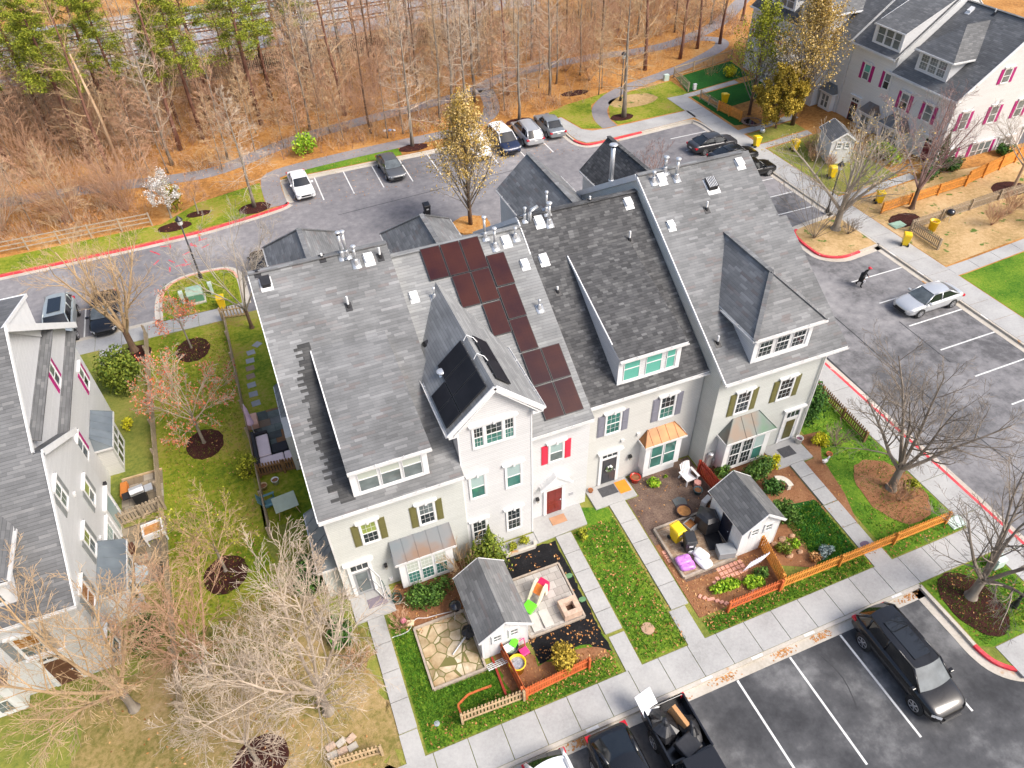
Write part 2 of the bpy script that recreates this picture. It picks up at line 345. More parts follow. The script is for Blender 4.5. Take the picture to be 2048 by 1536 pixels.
def curve(pts, k=5):
    """rounded polyline (Catmull-Rom)"""
    out = []
    P = [pts[0]]+list(pts)+[pts[-1]]
    for i in range(1, len(P)-2):
        p0, p1, p2, p3 = (Vector(P[j]) for j in (i-1, i, i+1, i+2))
        for t in range(k):
            t /= k; q = .5*((2*p1)+(p2-p0)*t+(2*p0-5*p1+4*p2-p3)*t*t+(3*p1-p0-3*p2+p3)*t**3); out.append((q.x, q.y))
    return out+[tuple(pts[-1])]
def rough(poly, amp=.15, step=.35, seed=3):
    rn = random.Random(seed); out = []
    for a, b in zip(poly, poly[1:]+poly[:1]):
        k = max(1, int(math.hypot(b[0]-a[0], b[1]-a[1])/step))
        for i in range(k): out.append((a[0]+(b[0]-a[0])*i/k+rn.uniform(-amp, amp), a[1]+(b[1]-a[1])*i/k+rn.uniform(-amp, amp)))
    return out
def strip(pts, w): return offs(pts, w/2)+list(reversed(offs(pts, -w/2)))
# ------------------------------------------------------------------ ground sheets
mb = MB(); mb.box(-400, 400, -60, 700, -.5, -.3); struct(mb.build('ground', LITTER))
def sheet(name, x0, x1, y0, y1, z, m):
    b = MB(); b.add([(x0, y0, z), (x1, y0, z), (x1, y1, z), (x0, y1, z)], [(0, 1, 2, 3)]); return struct(b.build(name, m))
sheet('parking_lot', -40, 30.6, -25, 10.6, 0, ASPH_F); sheet('back_road', -70, 48, 44, 69, 0, ASPH_N); sheet('side_parking_lot', 30.6, 48, -25, 44, 0, ASPH)
KF = [(-40, 10.36), (24.2, 10.36)]
KB = curve([(24.2, 10.36), (24.2, 8), (24.2, 6.9), (24.45, 6.1), (25.2, 5.5), (26.6, 5.2), (30.6, 5.1)], 4)
THIN = ground_mat('thin_dry_lawn', [(.3, (.08, .085, .02)), (.42, (.17, .15, .04)), (.5, (.28, .21, .08)), (.6, (.38, .27, .13)), (.72, (.47, .36, .22))], s1=.45, s2=4.5, w2=.5, bmp=1.0)
block = [(-40, 10.36), (24.2, 10.36)]+KB[1:-1]+[(30.6, 5.1), (30.6, 45.5), (-2.95, 45.5), (-2.95, 46.9), (-40, 46.9)]
land('front_block_lawn', block, LAWN, 0, .3)
KI = curve([(-8.55, 46.8), (-8.5, 49.4), (-8.2, 50.7), (-7.5, 51.6), (-6.3, 52.05), (-4.2, 52), (-3.4, 51.5), (-3.0, 50.2), (-2.95, 46.8)], 4)
land('island_lawn', KI, MOSS, 0, .3)
KN = curve([(-70, 58.1), (-20, 58.15), (-7, 58.35), (-2, 59.0), (1.5, 59.75), (2.4, 60.3)], 5)
KN2 = [(2.4, 60.4), (2.4, 64.65), (19.4, 64.8), (30.15, 65.6)]
KN3 = curve([(30.15, 65.6), (30.15, 62), (30.3, 60.6), (30.9, 59.7), (32.2, 59.55), (37, 59.85), (42.3, 60.2), (43.2, 59.7), (43.45, 58.4)], 5)
north = KN+KN2[1:]+KN3[1:]+[(43.45, -25), (160, -25), (160, 200), (-90, 200), (-90, 58.1)]
land('woodland_floor', north, LITTER, 0, .3)
KR = curve([(43.5, 39.35), (41, 39.1), (39.2, 38.8), (38.55, 38), (38.4, 36.3), (38.6, 35), (39.8, 34.25), (41.5, 34.3), (43.5, 34.5)], 4)
land('tree_island_lawn', KR, STRAW, 0, .3)
# kerbs, gutters, red paint
kb = MB(); gt = MB(); rp = MB()
for pts, side in ((KF, -1), (KB, -1), (KN, -1), (KN2, -1), (KN3, -1), ([(43.45, 58.4), (43.45, -25)], -1), (KR, -1), ([(30.6, -2), (30.6, 45)], -1), (KI, 1), ([(-40, 46.9), (-8.5, 46.9)], 1)):
    ribbon(kb, pts, .17, -.05, .155)
    ribbon(gt, pts, .42, -.05, .012, shift=side*.295)
struct(kb.build('kerb', KERB)); struct(gt.build('gutter_pan', KERB))
def red(pts, sh=0): ribbon(rp, pts, .172, .1, .16, shift=sh); ribbon(rp, pts, .02, .03, .15, shift=sh-.09)
red([p for p in KN if p[0] > -60]); red([(30.6, 5), (30.6, 25.6)]); red([p for p in KB if p[1] < 7.3]); red([p for p in KN3 if 30.2 < p[0] < 37.3 and p[1] < 61.5]); red([p for p in KR if p[0] < 42 and p[1] < 38.8]); 
struct(rp.build('red_kerb_paint', KRED))
rp = MB(); ribbon(rp, [p for p in KI if p[1] > 49.6], .172, .1, .16); struct(rp.build('faded_kerb_paint', mat('faded_red_paint', (.6, .3, .22), .8, var=.25)))
# pavements: slabs with open joints over a dark bed
def pavement(name, runs, m=None, z=.03, gap=.03):
    b = MB(); bed = MB()
    for x0, x1, y0, y1, nx, ny in runs:
        for i in range(nx):
            for j in range(ny):
                a, c = x0+(x1-x0)*i/nx, x0+(x1-x0)*(i+1)/nx; e, f = y0+(y1-y0)*j/ny, y0+(y1-y0)*(j+1)/ny
                gx = gap/2 if nx > 1 else 0; gy = gap/2 if ny > 1 else 0
                a += gx; c -= gx; e += gy; f -= gy
                vs = [(a, e), (c, e), (c, f), (a, f)]
                b.add([(x, y, gh(x, y)+z) for x, y in vs]+[(x, y, gh(x, y)-.08) for x, y in vs], [(0, 1, 2, 3), (4, 0, 3, 7), (5, 1, 0, 4), (6, 2, 1, 5), (7, 3, 2, 6)])
    return struct(b.build(name, m or CONC))
pavement('front_pavement', [(-12.9, 28.8, 10.46, 11.97, 28, 1), (28.83, 30.5, 5.2, 45, 1, 16), (24.9, 28.8, 5.2, 6.7, 2, 1)])
pavement('back_pavement', [(-40, -4.45, 45.2, 46.8, 21, 1), (-4.4, -3.0, 45.5, 46.8, 1, 1)])
pavement('side_pavement', [(43.52, 45.65, -20, 66, 1, 45)])
land('corner_pavement', [(30.3, 66.2), (31.25, 66.3), (31.9, 62.9), (32.7, 62.1), (34.4, 61.9), (43.75, 62.3), (43.75, 60.6), (42.4, 60.4), (37, 60.0), (32.2, 59.75), (31.0, 59.9), (30.45, 60.8), (30.3, 62)], CONC, .03, .15)
pavement('front_path', [(-.58, .2, 13.15, 18.5, 1, 4)], z=.07); pavement('front_path', [(-.6, .18, 11.97, 13.13, 1, 1)], z=.03)
pavement('front_path', [(9.28, 10.12, 13.8, 19.3, 1, 5)], z=.07); pavement('front_path', [(9.36, 10.13, 11.97, 13.65, 1, 1)], z=.03)
pavement('front_path', [(12.66, 13.56, 13.72, 20.0, 1, 5)], z=.07); pavement('front_path', [(12.5, 13.35, 11.97, 13.7, 1, 1)], z=.03)
pavement('front_path', [(22.95, 23.8, 15.8, 18.6, 1, 3)], z=.1); pavement('front_path', [(22.95, 23.85, 12.9, 15.78, 1, 2)], z=.05); pavement('front_path', [(22.95, 24.0, 11.97, 12.88, 1, 1)], z=.03)
pavement('garden_path', [(45.65, 52, 65.3, 66.1, 5, 1), (45.65, 52, 55.2, 56.1, 4, 1), (45.65, 51, 51.8, 52.6, 4, 1), (45.65, 53, 40.7, 41.6, 5, 1), (45.65, 70, 28.9, 30.0, 12, 1), (-12.6, -11.2, 43.2, 45.2, 1, 1)])
# stoops
def stoop(x0, x1, y0, y1, top):
    b = MB(); b.box(x0, x1, y0, y1, 0, top); return struct(b.build('doorstep', CONC, bevel=.02))
stoop(-1.08, .8, 18.5, 19.93, .62)
bs = MB(); bs.zprism([(8.36, 19.3), (11.1, 19.4), (11.3, 20.74), (8.36, 20.74)], 0, .63); bs.zprism([(6.5, 19.35), (8.36, 19.3), (8.36, 19.98), (6.5, 19.98)], 0, .6); struct(bs.build('doorstep', CONC, bevel=.02))
stoop(11.9, 14.32, 20.0, 21.38, .66); stoop(22.2, 24.45, 18.6, 20.18, .66)
# parking lines
ln = MB()
def pl(x0, y0, x1, y1, w=.1):
    d = Vector((x1-x0, y1-y0)).normalized(); n = Vector((-d.y, d.x))*w/2
    ln.add([(x0+n.x, y0+n.y, .005), (x0-n.x, y0-n.y, .005), (x1-n.x, y1-n.y, .005), (x1+n.x, y1+n.y, .005)], [(0, 1, 2, 3)])
for k in range(-6, 8): pl(2.66+2.745*k if k < 8 else 0, 9.83, 2.66+2.745*k, 5.0)
for k in range(-3, 1): pl(-13.7+2.7*k, 50.9, -13.7+2.7*k, 46.7)
pl(-11.0, 51.0, -11.0, 46.75)
for x in (5.4, 8.1, 10.8, 13.5, 16.25, 19, 21.8, 24.6, 27.4): pl(x, 64.3, x, 59.7)
for y in (57.5, 54.7, 52, 49.4, 46.8, 44.1, 41.4): pl(38.9, y, 43.2, y)
for y in (31.45, 28.65, 25.87, 23.15, 20.4, 17.7, 15, 12.2): pl(38.35, y, 43.2, y)
for x in (0, 2.7, 5.4, 8.1, 10.8): pl(x, 50.5, x, 46)
struct(ln.build('parking_lines', LINE))
# crack sealing in the lots: low ridges of tar
ck = MB()
def crack(pts, w=.07): ribbon(ck, curve(pts, 3), w, .001, .006)
crack([(34.4, 40), (34.5, 29), (34.35, 23), (34.5, 14), (34.4, 3)]); crack([(38.1, 26.5), (38.0, 22)], .06); crack([(6, 56.6), (14, 57.2), (24, 58)], .06); crack([(31, 20), (31.2, 30)], .35)
for sx, sy in ((20, 5.6), (17.6, 7)): crack([(sx, sy), (sx+.3, sy+1.2), (sx+.1, sy+2.4)], .04)
struct(ck.build('tar_seam', mat('tar', (.035, .035, .037), .6)))
# paths through the wood
def ppath(pts, w): land('woodland_path', strip(curve(pts, 5), w), PATHM, .02)
ppath([(-60, 72), (-40, 72), (-21, 70.9), (-12.8, 70.2), (-6.9, 69.2), (-2.3, 69.3), (4.7, 72.6), (12, 74.3), (19, 75.4), (25, 76.6), (30.7, 79.6), (42, 80.6), (52, 79.2), (60, 82), (70, 90)], 1.9)
ppath([(1.5, 60.0), (1.5, 64.4), (2.5, 66.2), (8, 67.0), (14, 67.4), (20.2, 67.7), (23.4, 68.9), (25.6, 71.5), (26.8, 76.6)], 1.7)
ppath([(34.7, 62.1), (34.9, 64.4), (36.3, 67.2), (39.8, 69.8), (46, 71.8), (50, 72.6), (55.5, 74.6), (57.3, 77), (55, 79)], 1.6)
# turf, beds and soil
land('verge_grass', [(2.5, 64.9), (5, 66.1), (12, 66.6), (14, 66.5), (14, 65.0)], GREEN, .012); land('verge_grass', [(-60, 58.4), (-20, 58.4), (-7, 58.6), (-2, 59.2), (.5, 59.7), (.6, 65), (-5, 63.5), (-8, 61), (-30, 60.8), (-60, 61)], MOSS, .012)
land('verge_grass', [(29, 67.2), (31.4, 66.4), (32.1, 62.9), (33.9, 62.2), (34, 64.5), (35.4, 67.8), (38.6, 70.2), (33, 69)], MOSS, .012); land('verge_grass', [(35.7, 62.3), (43.7, 62.5), (43.7, 65.3), (46.3, 65.4), (46.4, 70), (40.5, 69.2), (37, 66.8), (35.7, 64)], MOSS, .012)
land('bare_patch', ell(40, 67, 2.8, 1.6, seed=4), STRAW, .02)
land('corner_lawn', [(24.35, 10.4), (24.35, 7), (24.8, 6.75), (28.75, 6.75), (28.75, 10.4)], GREEN, .012)
land('side_yard_lawn', rough([(-8.8, 20), (-4.2, 21), (-4.5, 45.1), (-9.6, 45.1)], .25), MOSS, .012); land('side_yard_lawn', [(-4.25, 25.5), (-1.2, 25.5), (-1.2, 44), (-4.4, 45)], MOSS, .012)
land('litter_bed', rough([(-13, 12.1), (-.7, 12.1), (-.7, 17.5), (-3.5, 22), (-8.9, 21), (-13, 19)], .5), THIN, .016)
land('front_lawn', [(.3, 12.05), (9.2, 12.05), (9.2, 14), (1.2, 14.3), (1.2, 17.4), (.3, 18.3)], GREEN, .012)
land('front_lawn', [(10.2, 12.05), (12.4, 12.05), (12.55, 19.9), (11.9, 20.2), (11.2, 20.5), (11.1, 19.3), (10.2, 19.2)], GREEN, .012)
land('front_lawn', [(13.7, 12.05), (22.9, 12.05), (22.9, 12.75), (13.7, 12.75)], GREEN, .012); land('front_lawn', [(24.1, 12.05), (28.75, 12.05), (28.75, 27), (25.6, 27), (25, 18.4), (24.1, 15)], GREEN, .012)
land('front_lawn', [(20.2, 12.9), (22.8, 12.9), (22.8, 16.3), (20.8, 16.6)], DEEP, .014)
land('mulch_bed', rough([(5.1, 18.4), (6.5, 19.15), (9.15, 19.15), (9.17, 13.9), (9.2, 13.0), (8.2, 13.8), (6.0, 13.7), (5.95, 14.8), (5.1, 15)], .06, .2), BMULCH, .03)
land('leaf_bed', rough([(4.3, 12.85), (9.0, 12.85), (9.1, 13.5), (5.9, 13.7), (5.7, 14.9), (4.3, 14.9)], .1, .25), SOIL, .026)
land('leaf_bed', rough([(1.0, 17.35), (4.0, 17.3), (4.9, 18.9), (4.85, 19.8), (.95, 19.8), (.6, 18.5)], .1, .25), SOIL, .018)
land('bark_bed', [(13.65, 13), (16.9, 13), (16.9, 14.9), (14, 14.9), (14, 17.7), (16.4, 17.75), (17.3, 18), (18.2, 18.3), (18.2, 21.3), (14.4, 21.3), (14.4, 19.95), (13.65, 19.95)], BARK, .018); land('shrub_bed', [(16.9, 13), (18.4, 13), (18.4, 18.2), (17.2, 18)], SOIL, .012)
land('leaf_bed', [(13.65, 12.9), (18, 12.9), (18, 14), (16.9, 14.6), (14.05, 14.7), (13.9, 17), (13.65, 17)], SOIL, .024)
land('shrub_bed', [(18.3, 14), (20.4, 12.95), (20.9, 15.6), (20.8, 17), (22.2, 18.4), (22.9, 15.7), (22.9, 18.55), (22.1, 20.1), (18.3, 20.1)], SOIL, .02); land('shrub_bed', [(20.5, 16.4), (22.9, 15.4), (22.9, 18.6), (21, 18.8)], SOIL, .012)
land('shrub_bed', [(23.85, 14.2), (24.5, 16), (24.9, 18.4), (26.2, 20.1), (24.6, 20.15), (24.5, 18.55), (23.85, 18.5)], SOIL, .02); land('shrub_bed', ell(27.0, 15.3, 1.7, 2.2, seed=5), SOIL, .03)
for i, (x, y, a, b) in enumerate(((-6.72, 42.55, 1.1, 1.35), (-6.62, 33.0, 1.05, 1.2), (-6.4, 23.6, 1.05, 1.1), (-6.0, 14.4, 1.1, .9), (-7.0, 60.1, 1.35, .75), (-5.0, 61.5, 1.0, .5), (-.4, 60.5, 1.35, .95), (15.4, 66.0, 1.5, .75), (27, 67.2, 1.5, .8), (36.9, 63.7, 1.25, .8), (35.3, 71.5, 1.6, .7), (47.6, 36.3, 1.3, .9), (58, 35.9, 1.6, 1.1), (25.75, 8.7, 1.25, 1.7), (-10.4, 43.7, 1.1, 1.0))):
    land('mulch_ring', ell(x, y, a, b, seed=i), MULCH, .03+.012*(i % 2), .03)
land('lawn_right', [(46.3, 66.3), (54, 66.3), (54.6, 70.7), (47.3, 70.5)], DEEP, .012); land('lawn_right', [(46, 57.2), (47.2, 56.9), (47.2, 61), (46.6, 65.2), (46, 65.2)], DEEP, .012); land('lawn_right', [(47.6, 61), (54, 61), (54, 65.1), (47.4, 65.1)], DEEP, .012)
land('lawn_right', [(46, 52.8), (51, 52.8), (51, 55), (46, 55)], LAWN, .012)
land('soil_right', [(45.75, 30.2), (75, 30.2), (75, 38), (53, 40.5), (45.75, 40.5)], STRAW, .014); land('lawn_right', [(45.75, 10), (75, 10), (75, 28.8), (45.75, 28.8)], GREEN, .012)
land('soil_right', [(45.75, 41.8), (52, 41.8), (52, 51.6), (45.75, 51.6)], LAWN, .014)
land('sandy_verge', [(-90, 92), (40, 93.5), (40, 101.5), (-90, 100)], SAND, .02)
# railway beyond the wood
land('track_ballast', [(-90, 99.5), (45, 103), (45, 126), (-90, 124)], BALL, .05, .05)
RAILM = mat('rusty_rail', (.16, .075, .05), .5, .5, var=.2); SLEEP = mat('concrete_sleeper', (.5, .45, .4), .9, var=.2, scale=3)
sx = Vector((1, .03, 0)).normalized(); sy = Vector((-.03, 1, 0))
for t, y0 in enumerate((107.3, 112.6, 117.2, 121.8)):
    tr = thing('railway_track', ['rusty railway track nearest the dark picket fence', 'rusty railway track second from the wood', 'rusty railway track third from the wood', 'rusty railway track farthest from the wood'][t], 'railway track', (0, y0, .2), group='parallel railway tracks beyond the wood')
    b = MB()
    for s in (-.72, .72): b.bar(sx*-90+sy*s+Vector((0, 0, .16)), sx*48+sy*s+Vector((0, 0, .16)), .09, .16)
    b.build('rail', RAILM, tr); b = MB()
    for k in range(-110, 62): q = sx*(k*.8); b.bar(q-sy*1.3, q+sy*1.3, .26, .14)
    tag(b.build('sleeper', SLEEP, tr), kind='stuff')
# ------------------------------------------------------------------ house kit
class Fac:
    """a wall plane: origin, horizontal axis u and outward normal n (plan vectors); P(u, z, d)"""
    def __init__(s, ox, oy, u, n): s.o = Vector((ox, oy, 0)); s.u = Vector((u[0], u[1], 0)); s.n = Vector((n[0], n[1], 0))
    def P(s, u, z, d=0): return s.o+s.u*u+s.n*d+Vector((0, 0, z))
    def box(s, mb, u0, u1, z0, z1, d0, d1, mi=0):
        vs = [s.P(u, z, d) for d in (d0, d1) for u, z in ((u0, z0), (u1, z0), (u1, z1), (u0, z1))]
        mb.add(vs, [(0, 1, 2, 3), (7, 6, 5, 4), (0, 4, 5, 1), (1, 5, 6, 2), (2, 6, 7, 3), (3, 7, 4, 0)], mi)
    def quad(s, mb, u0, u1, z0, z1, d, mi=0): mb.add([s.P(u0, z0, d), s.P(u1, z0, d), s.P(u1, z1, d), s.P(u0, z1, d)], [(0, 1, 2, 3)], mi)
def sash(fm, gl, f, u0, u1, z0, z1, d, grid, top, bot, fi=0):
    """one double-hung sash: frame into fm, glass into gl (material indices top / bot)"""
    zm = z0+(z1-z0)*.5; t = .028
    f.quad(gl, u0, u1, zm, z1, d+.012, top); f.quad(gl, u0, u1, z0, zm, d+.008, bot)
    f.box(fm, u0, u1, zm-.024, zm+.024, d, d+.03, fi)
    for a, b, c, e in ((u0, u0+t, z0, z1), (u1-t, u1, z0, z1), (u0+t, u1-t, z0, z0+t), (u0+t, u1-t, z1-t, z1)): f.box(fm, a, b, c, e, d, d+.026, fi)
    if grid:
        nx, ny = grid; w = .012
        for h0, h1 in ((z0, zm), (zm, z1)):
            for i in range(1, nx): x = u0+(u1-u0)*i/nx; f.box(fm, x-w/2, x+w/2, h0+.03, h1-.03, d+.012, d+.018, fi)
            for j in range(1, ny): z = h0+(h1-h0)*j/ny; f.box(fm, u0+.03, u1-.03, z-w/2, z+w/2, d+.0125, d+.017, fi)
GL = lambda a, b: [a, b]
def window(par, f, u0, u1, z0, z1, top, bot, grid=(3, 2), shut=None, cap=True, n=1, splits=None, sw=.32, key=True, trim=None, side=(1, 1)):
    fm = MB(); gl = MB(); c = .085
    f.box(fm, u0-c, u0, z0-c, z1+c, .003, .055); f.box(fm, u1, u1+c, z0-c, z1+c, .003, .055)
    f.box(fm, u0, u1, z1, z1+c, .003, .055); f.box(fm, u0, u1, z0-c, z0, .003, .07)
    sp = splits or [(u0+(u1-u0)*i/n+(.04 if i else 0), u0+(u1-u0)*(i+1)/n-(.04 if i < n-1 else 0)) for i in range(n)]
    for i, (a, b) in enumerate(sp):
        sash(fm, gl, f, a, b, z0, z1, .012, grid, 0, 1)
        if i: f.box(fm, sp[i-1][1], a, z0, z1, .004, .06)
    if cap:
        f.box(fm, u0-.16, u1+.16, z1+c, z1+c+.1, .003, .11); f.box(fm, u0-.2, u1+.2, z1+c+.1, z1+c+.14, .003, .15)
        if key: m = (u0+u1)/2; f.box(fm, m-.05, m+.05, z1+.06, z1+c+.2, .112, .17)
    w = fm.build('window', trim or WHITE, par); gl.build('pane', GL(top, bot), w)
    if shut:
        for s in (0, 1):
            if not side[s]: continue
            a = u0-c-.03-sw if s == 0 else u1+c+.03
            b = MB(); f.box(b, a, a+sw, z0-.06, z1+.06, .003, .035)
            for zz in ((z0, (z0+z1)/2-.05), ((z0+z1)/2+.05, z1)): f.box(b, a+.05, a+sw-.05, zz[0], zz[1], .035, .047)
            b.build('shutter', shut, par)
    return w
def door(par, f, u0, u1, z0, z1, m, transom=(.18, .5), knob=1, glass=None, panels=True, surround=True):
    fm = MB(); c = .17; zt = z1+transom[1] if transom else z1
    if surround:
        f.box(fm, u0-c, u0, z0, zt+.05, .003, .07); f.box(fm, u1, u1+c, z0, zt+.05, .003, .07)
        f.box(fm, u0-c-.08, u1+c+.08, zt+.05, zt+.2, .003, .14); f.box(fm, u0-c-.13, u1+c+.13, zt+.2, zt+.25, .003, .2)
        if transom:
            f.box(fm, u0, u1, z1, z1+.12, .003, .06); f.box(fm, u0, u1, zt-.04, zt+.05, .003, .06)
            for i in (1, 2): x = u0+(u1-u0)*i/3; f.box(fm, x-.015, x+.015, z1+.12, zt-.04, .02, .04)
        s = fm.build('door_surround', WHITE, par)
        if transom: g = MB(); f.quad(g, u0, u1, z1+.12, zt-.04, .02); g.build('pane', G_DARK, s)
    b = MB(); f.box(b, u0, u1, z0, z1, .003, .04)
    if panels:
        for i in (0, 1):
            a = u0+.1+(u1-u0-.1)*i/2; e = a+(u1-u0-.3)/2
            for p, q in ((.12, .4), (.46, .56), (.62, .95)): f.box(b, a, e, z0+(z1-z0)*p, z0+(z1-z0)*q, .04, .052)
    d = b.build('door', m, par)
    if glass: g = MB(); f.quad(g, u0+.12, u1-.12, z0+.2, z1-.12, .056); g.build('pane', glass, d)
    k = MB(); x = u1-.09 if knob > 0 else u0+.09; p = f.P(x, z0+.95, .09); k.ball(p, .04, 6); k.build('handle', GALV, d, True)
    return d
def bay(par, f, u0, u1, zb, ze, dep, rm, n, top, bot, grid=(3, 2), rise=.85, hip=.55, zw=None, wall=None, ztop=.42, ov=.16, base=True, marg=.28, seams=4):
    """boxed-out window with a standing-seam roof; hip = inset of the roof's top edge"""
    b = MB(); f.box(b, u0, u1, zb, ze, .003, dep)
    if base: f.box(b, u0+.12, u1-.12, .2, zb, .003, max(.05, dep-.14))
    w = b.build('bay_window', wall or WHITE, par)
    r = MB(); a0 = [f.P(u0-ov, ze, .003), f.P(u1+ov, ze, .003), f.P(u1+ov, ze, dep+ov), f.P(u0-ov, ze, dep+ov)]
    t0, t1 = f.P(u0-ov+hip, ze+rise, .02), f.P(u1+ov-hip, ze+rise, .02)
    r.add([a0[3], a0[2], t1, t0], [(0, 1, 2, 3)]); r.add([a0[2], a0[1], t1], [(0, 1, 2)]); r.add([a0[0], a0[3], t0], [(0, 1, 2)]); r.add(a0, [(0, 1, 2, 3)])
    for i in range(1, seams+1):
        q = i/(seams+1); p0 = a0[3].lerp(a0[2], q); p1 = f.P(min(max(u0-ov+(u1-u0+2*ov)*q, u0-ov+hip), u1+ov-hip), ze+rise, .02)
        if hip > .1 and (q*(u1-u0+2*ov) < hip or q*(u1-u0+2*ov) > (u1-u0+2*ov)-hip): continue
        r.bar(p0, p1, .03, .05)
    for p0, p1 in ((a0[3], t0), (a0[2], t1)): r.bar(p0, p1, .04, .05)
    e = MB(); e.bar(a0[3]-Vector((0, 0, .05)), a0[2]-Vector((0, 0, .05)), .06, .12); e.bar(a0[0]-Vector((0, 0, .05)), a0[3]-Vector((0, 0, .05)), .06, .12); e.bar(a0[1]-Vector((0, 0, .05)), a0[2]-Vector((0, 0, .05)), .06, .12)
    r.build('bay_roof', rm, w); e.build('fascia', GUT, w)
    if n:
        fm = MB(); ff = Fac(f.o.x+f.n.x*dep, f.o.y+f.n.y*dep, f.u, f.n); z0 = zb+.25; z1 = ze-ztop+.15
        W_ = (u1-u0-2*marg); 
        for i in range(n):
            a = u0+marg+W_*i/n+.05; c = u0+marg+W_*(i+1)/n-.05; tt, bb, gg = (top[i], bot[i], grid[i]) if isinstance(top, list) else (top, bot, grid)
            sash(fm, fm, ff, a, c, z0, z1, .01, gg, 1, 2) if not isinstance(top, list) else sash(fm, fm, ff, a, c, z0, z1, .01, gg, 1+2*i, 2+2*i)
        ms = [WHITE]+([x for t_, b_ in zip(top, bot) for x in (t_, b_)] if isinstance(top, list) else [top, bot])
        fm.build('sash', ms, w)
    return w
def roof_part(par, planes, m, t=.065, name='roof'):
    b = MB()
    for p in planes: b.slab(p, t, 0, 1)
    return b.build(name, [m, WHITE], par)
def gutter(par, a, b, name='gutter', down=None):
    g = MB(); a, b = Vector(a), Vector(b); d = (b-a).normalized(); n = Vector((d.y, -d.x, 0))
    for o, w, h in ((Vector((0, 0, -.1)), .13, .02), (n*.06+Vector((0, 0, -.05)), .02, .09), (-n*.06+Vector((0, 0, -.05)), .02, .09)): g.bar(a+o, b+o, w, h)
    k = int((b-a).length/.9)
    for i in range(1, k): p = a.lerp(b, i/k); g.bar(p-n*.07+Vector((0, 0, .02)), p+n*.07+Vector((0, 0, .02)), .025, .015)
    if down:
        for (x, y, z0, z1) in down: g.box(x-.04, x+.04, y-.035, y+.035, z0, z1)
    return g.build(name, GUT, par)
def rtop(R_, x, y): return Vector((x, y, R_[1]+R_[2]*(y-R_[0])))
def pipe_vent(par, R_, x, y, hh=.4, r=.05, boot=BLACK):
    p = rtop(R_, x, y); b = MB(); b.tube([p-Vector((0, 0, .1)), p+Vector((0, 0, hh))], [r, r], 10, 0); b.lathe([(r*2.2, p.z-.05), (r*1.6, p.z+.07), (r*1.1, p.z+.14)], p.x, p.y, 10, 1); b.slab([p+Vector((a, c, c*R_[2]+.02)) for a, c in ((-.15, -.2), (.15, -.2), (.15, .15), (-.15, .15))], .02, 1)
    return b.build('vent_pipe', [WHITE, boot], par, False)
def flue(par, R_, x, y, hh=1.0, r=.065, band=False):
    p = rtop(R_, x, y); b = MB(); z = p.z
    b.slab([p+Vector((a, c, c*R_[2]+.03)) for a, c in ((-.2, -.24), (.2, -.24), (.2, .16), (-.2, .16))], .03)
    b.lathe([(.13, z-.1), (.11, z+.06), (r+.03, z+.22), (r+.02, z+.26)], p.x, p.y, 14); b.lathe([(r, z+.28), (r, z+hh-.12)], p.x, p.y, 12)
    b.lathe([(r*1.2, z+hh-.16), (r*1.35, z+hh-.13), (r*1.35, z+hh-.05)], p.x, p.y, 12, 1 if band else 0); b.lathe([(r*1.9, z+hh-.05), (r*2.0, z+hh-.02), (r*1.5, z+hh+.02), (.01, z+hh+.03)], p.x, p.y, 14)
    return b.build('flue', [GALV, BLACK], par, True)
def box_vent(par, R_, x, y, w=.34, hh=.16, m=None, slats=False):
    p = rtop(R_, x, y); b = MB(); s = R_[2]
    q = lambda a, c, z: p+Vector((a, c, c*s+z))
    b.slab([q(a, c, .02) for a, c in ((-w*.7, -w*.85), (w*.7, -w*.85), (w*.7, w*.6), (-w*.7, w*.6))], .02)
    T = [q(-w/2, -w/2, hh), q(w/2, -w/2, hh), q(w/2, w/2, hh*.8), q(-w/2, w/2, hh*.8)]; B = [q(a, c, .02) for a, c in ((-w/2, -w/2), (w/2, -w/2), (w/2, w/2), (-w/2, w/2))]
    b.add(T+B, [(0, 1, 2, 3), (4, 5, 1, 0), (5, 6, 2, 1), (6, 7, 3, 2), (7, 4, 0, 3)], 1 if m else 0)
    b.slab([t+Vector((x_, y_, .02)) for t, x_, y_ in zip(T, (-.03, .03, .03, -.03), (-.03, -.03, .03, .03))], .025, 1 if m else 0)
    if slats:
        for i in range(6): a = -w/2+w*(i+.5)/6; b.bar(q(a, -w/2, hh+.035), q(a, w/2, hh*.8+.035), .03, .03, 2)
    return b.build('roof_vent', [WHITE, m or WHITE, GALV], par)
def house_shell(par, x0, x1, yf, R_, yr, yb, zb, sid, pitch_b=None, roofm=SH_L, ov=(.0, .0), drop=.16):
    """gabled terrace house: walls extruded under the two roof planes"""
    pb = pitch_b or R_[2]; zr = R_[1]+R_[2]*(yr-R_[0]); ze = R_[1]+R_[2]*(yf-R_[0]); zk = zr-pb*(yb-yr)
    b = MB(); b.xprism([(yf, zb), (yf, ze-drop), (yr, zr-drop), (yb, zk-drop), (yb, zb)], x0, x1); b.build('wall', sid, par)
    a, c = x0-ov[0], x1+ov[1]; yo = yb+.3
    roof_part(par, [[(a, R_[0], R_[1]), (c, R_[0], R_[1]), (c, yr, zr), (a, yr, zr)], [(a, yr, zr), (c, yr, zr), (c, yo, zr-pb*(yo-yr)), (a, yo, zr-pb*(yo-yr))]], roofm)
    rc = MB(); rc.bar((a, yr, zr+.02), (c, yr, zr+.02), .3, .05); rc.build('ridge_cap', roofm, par)
    return zr
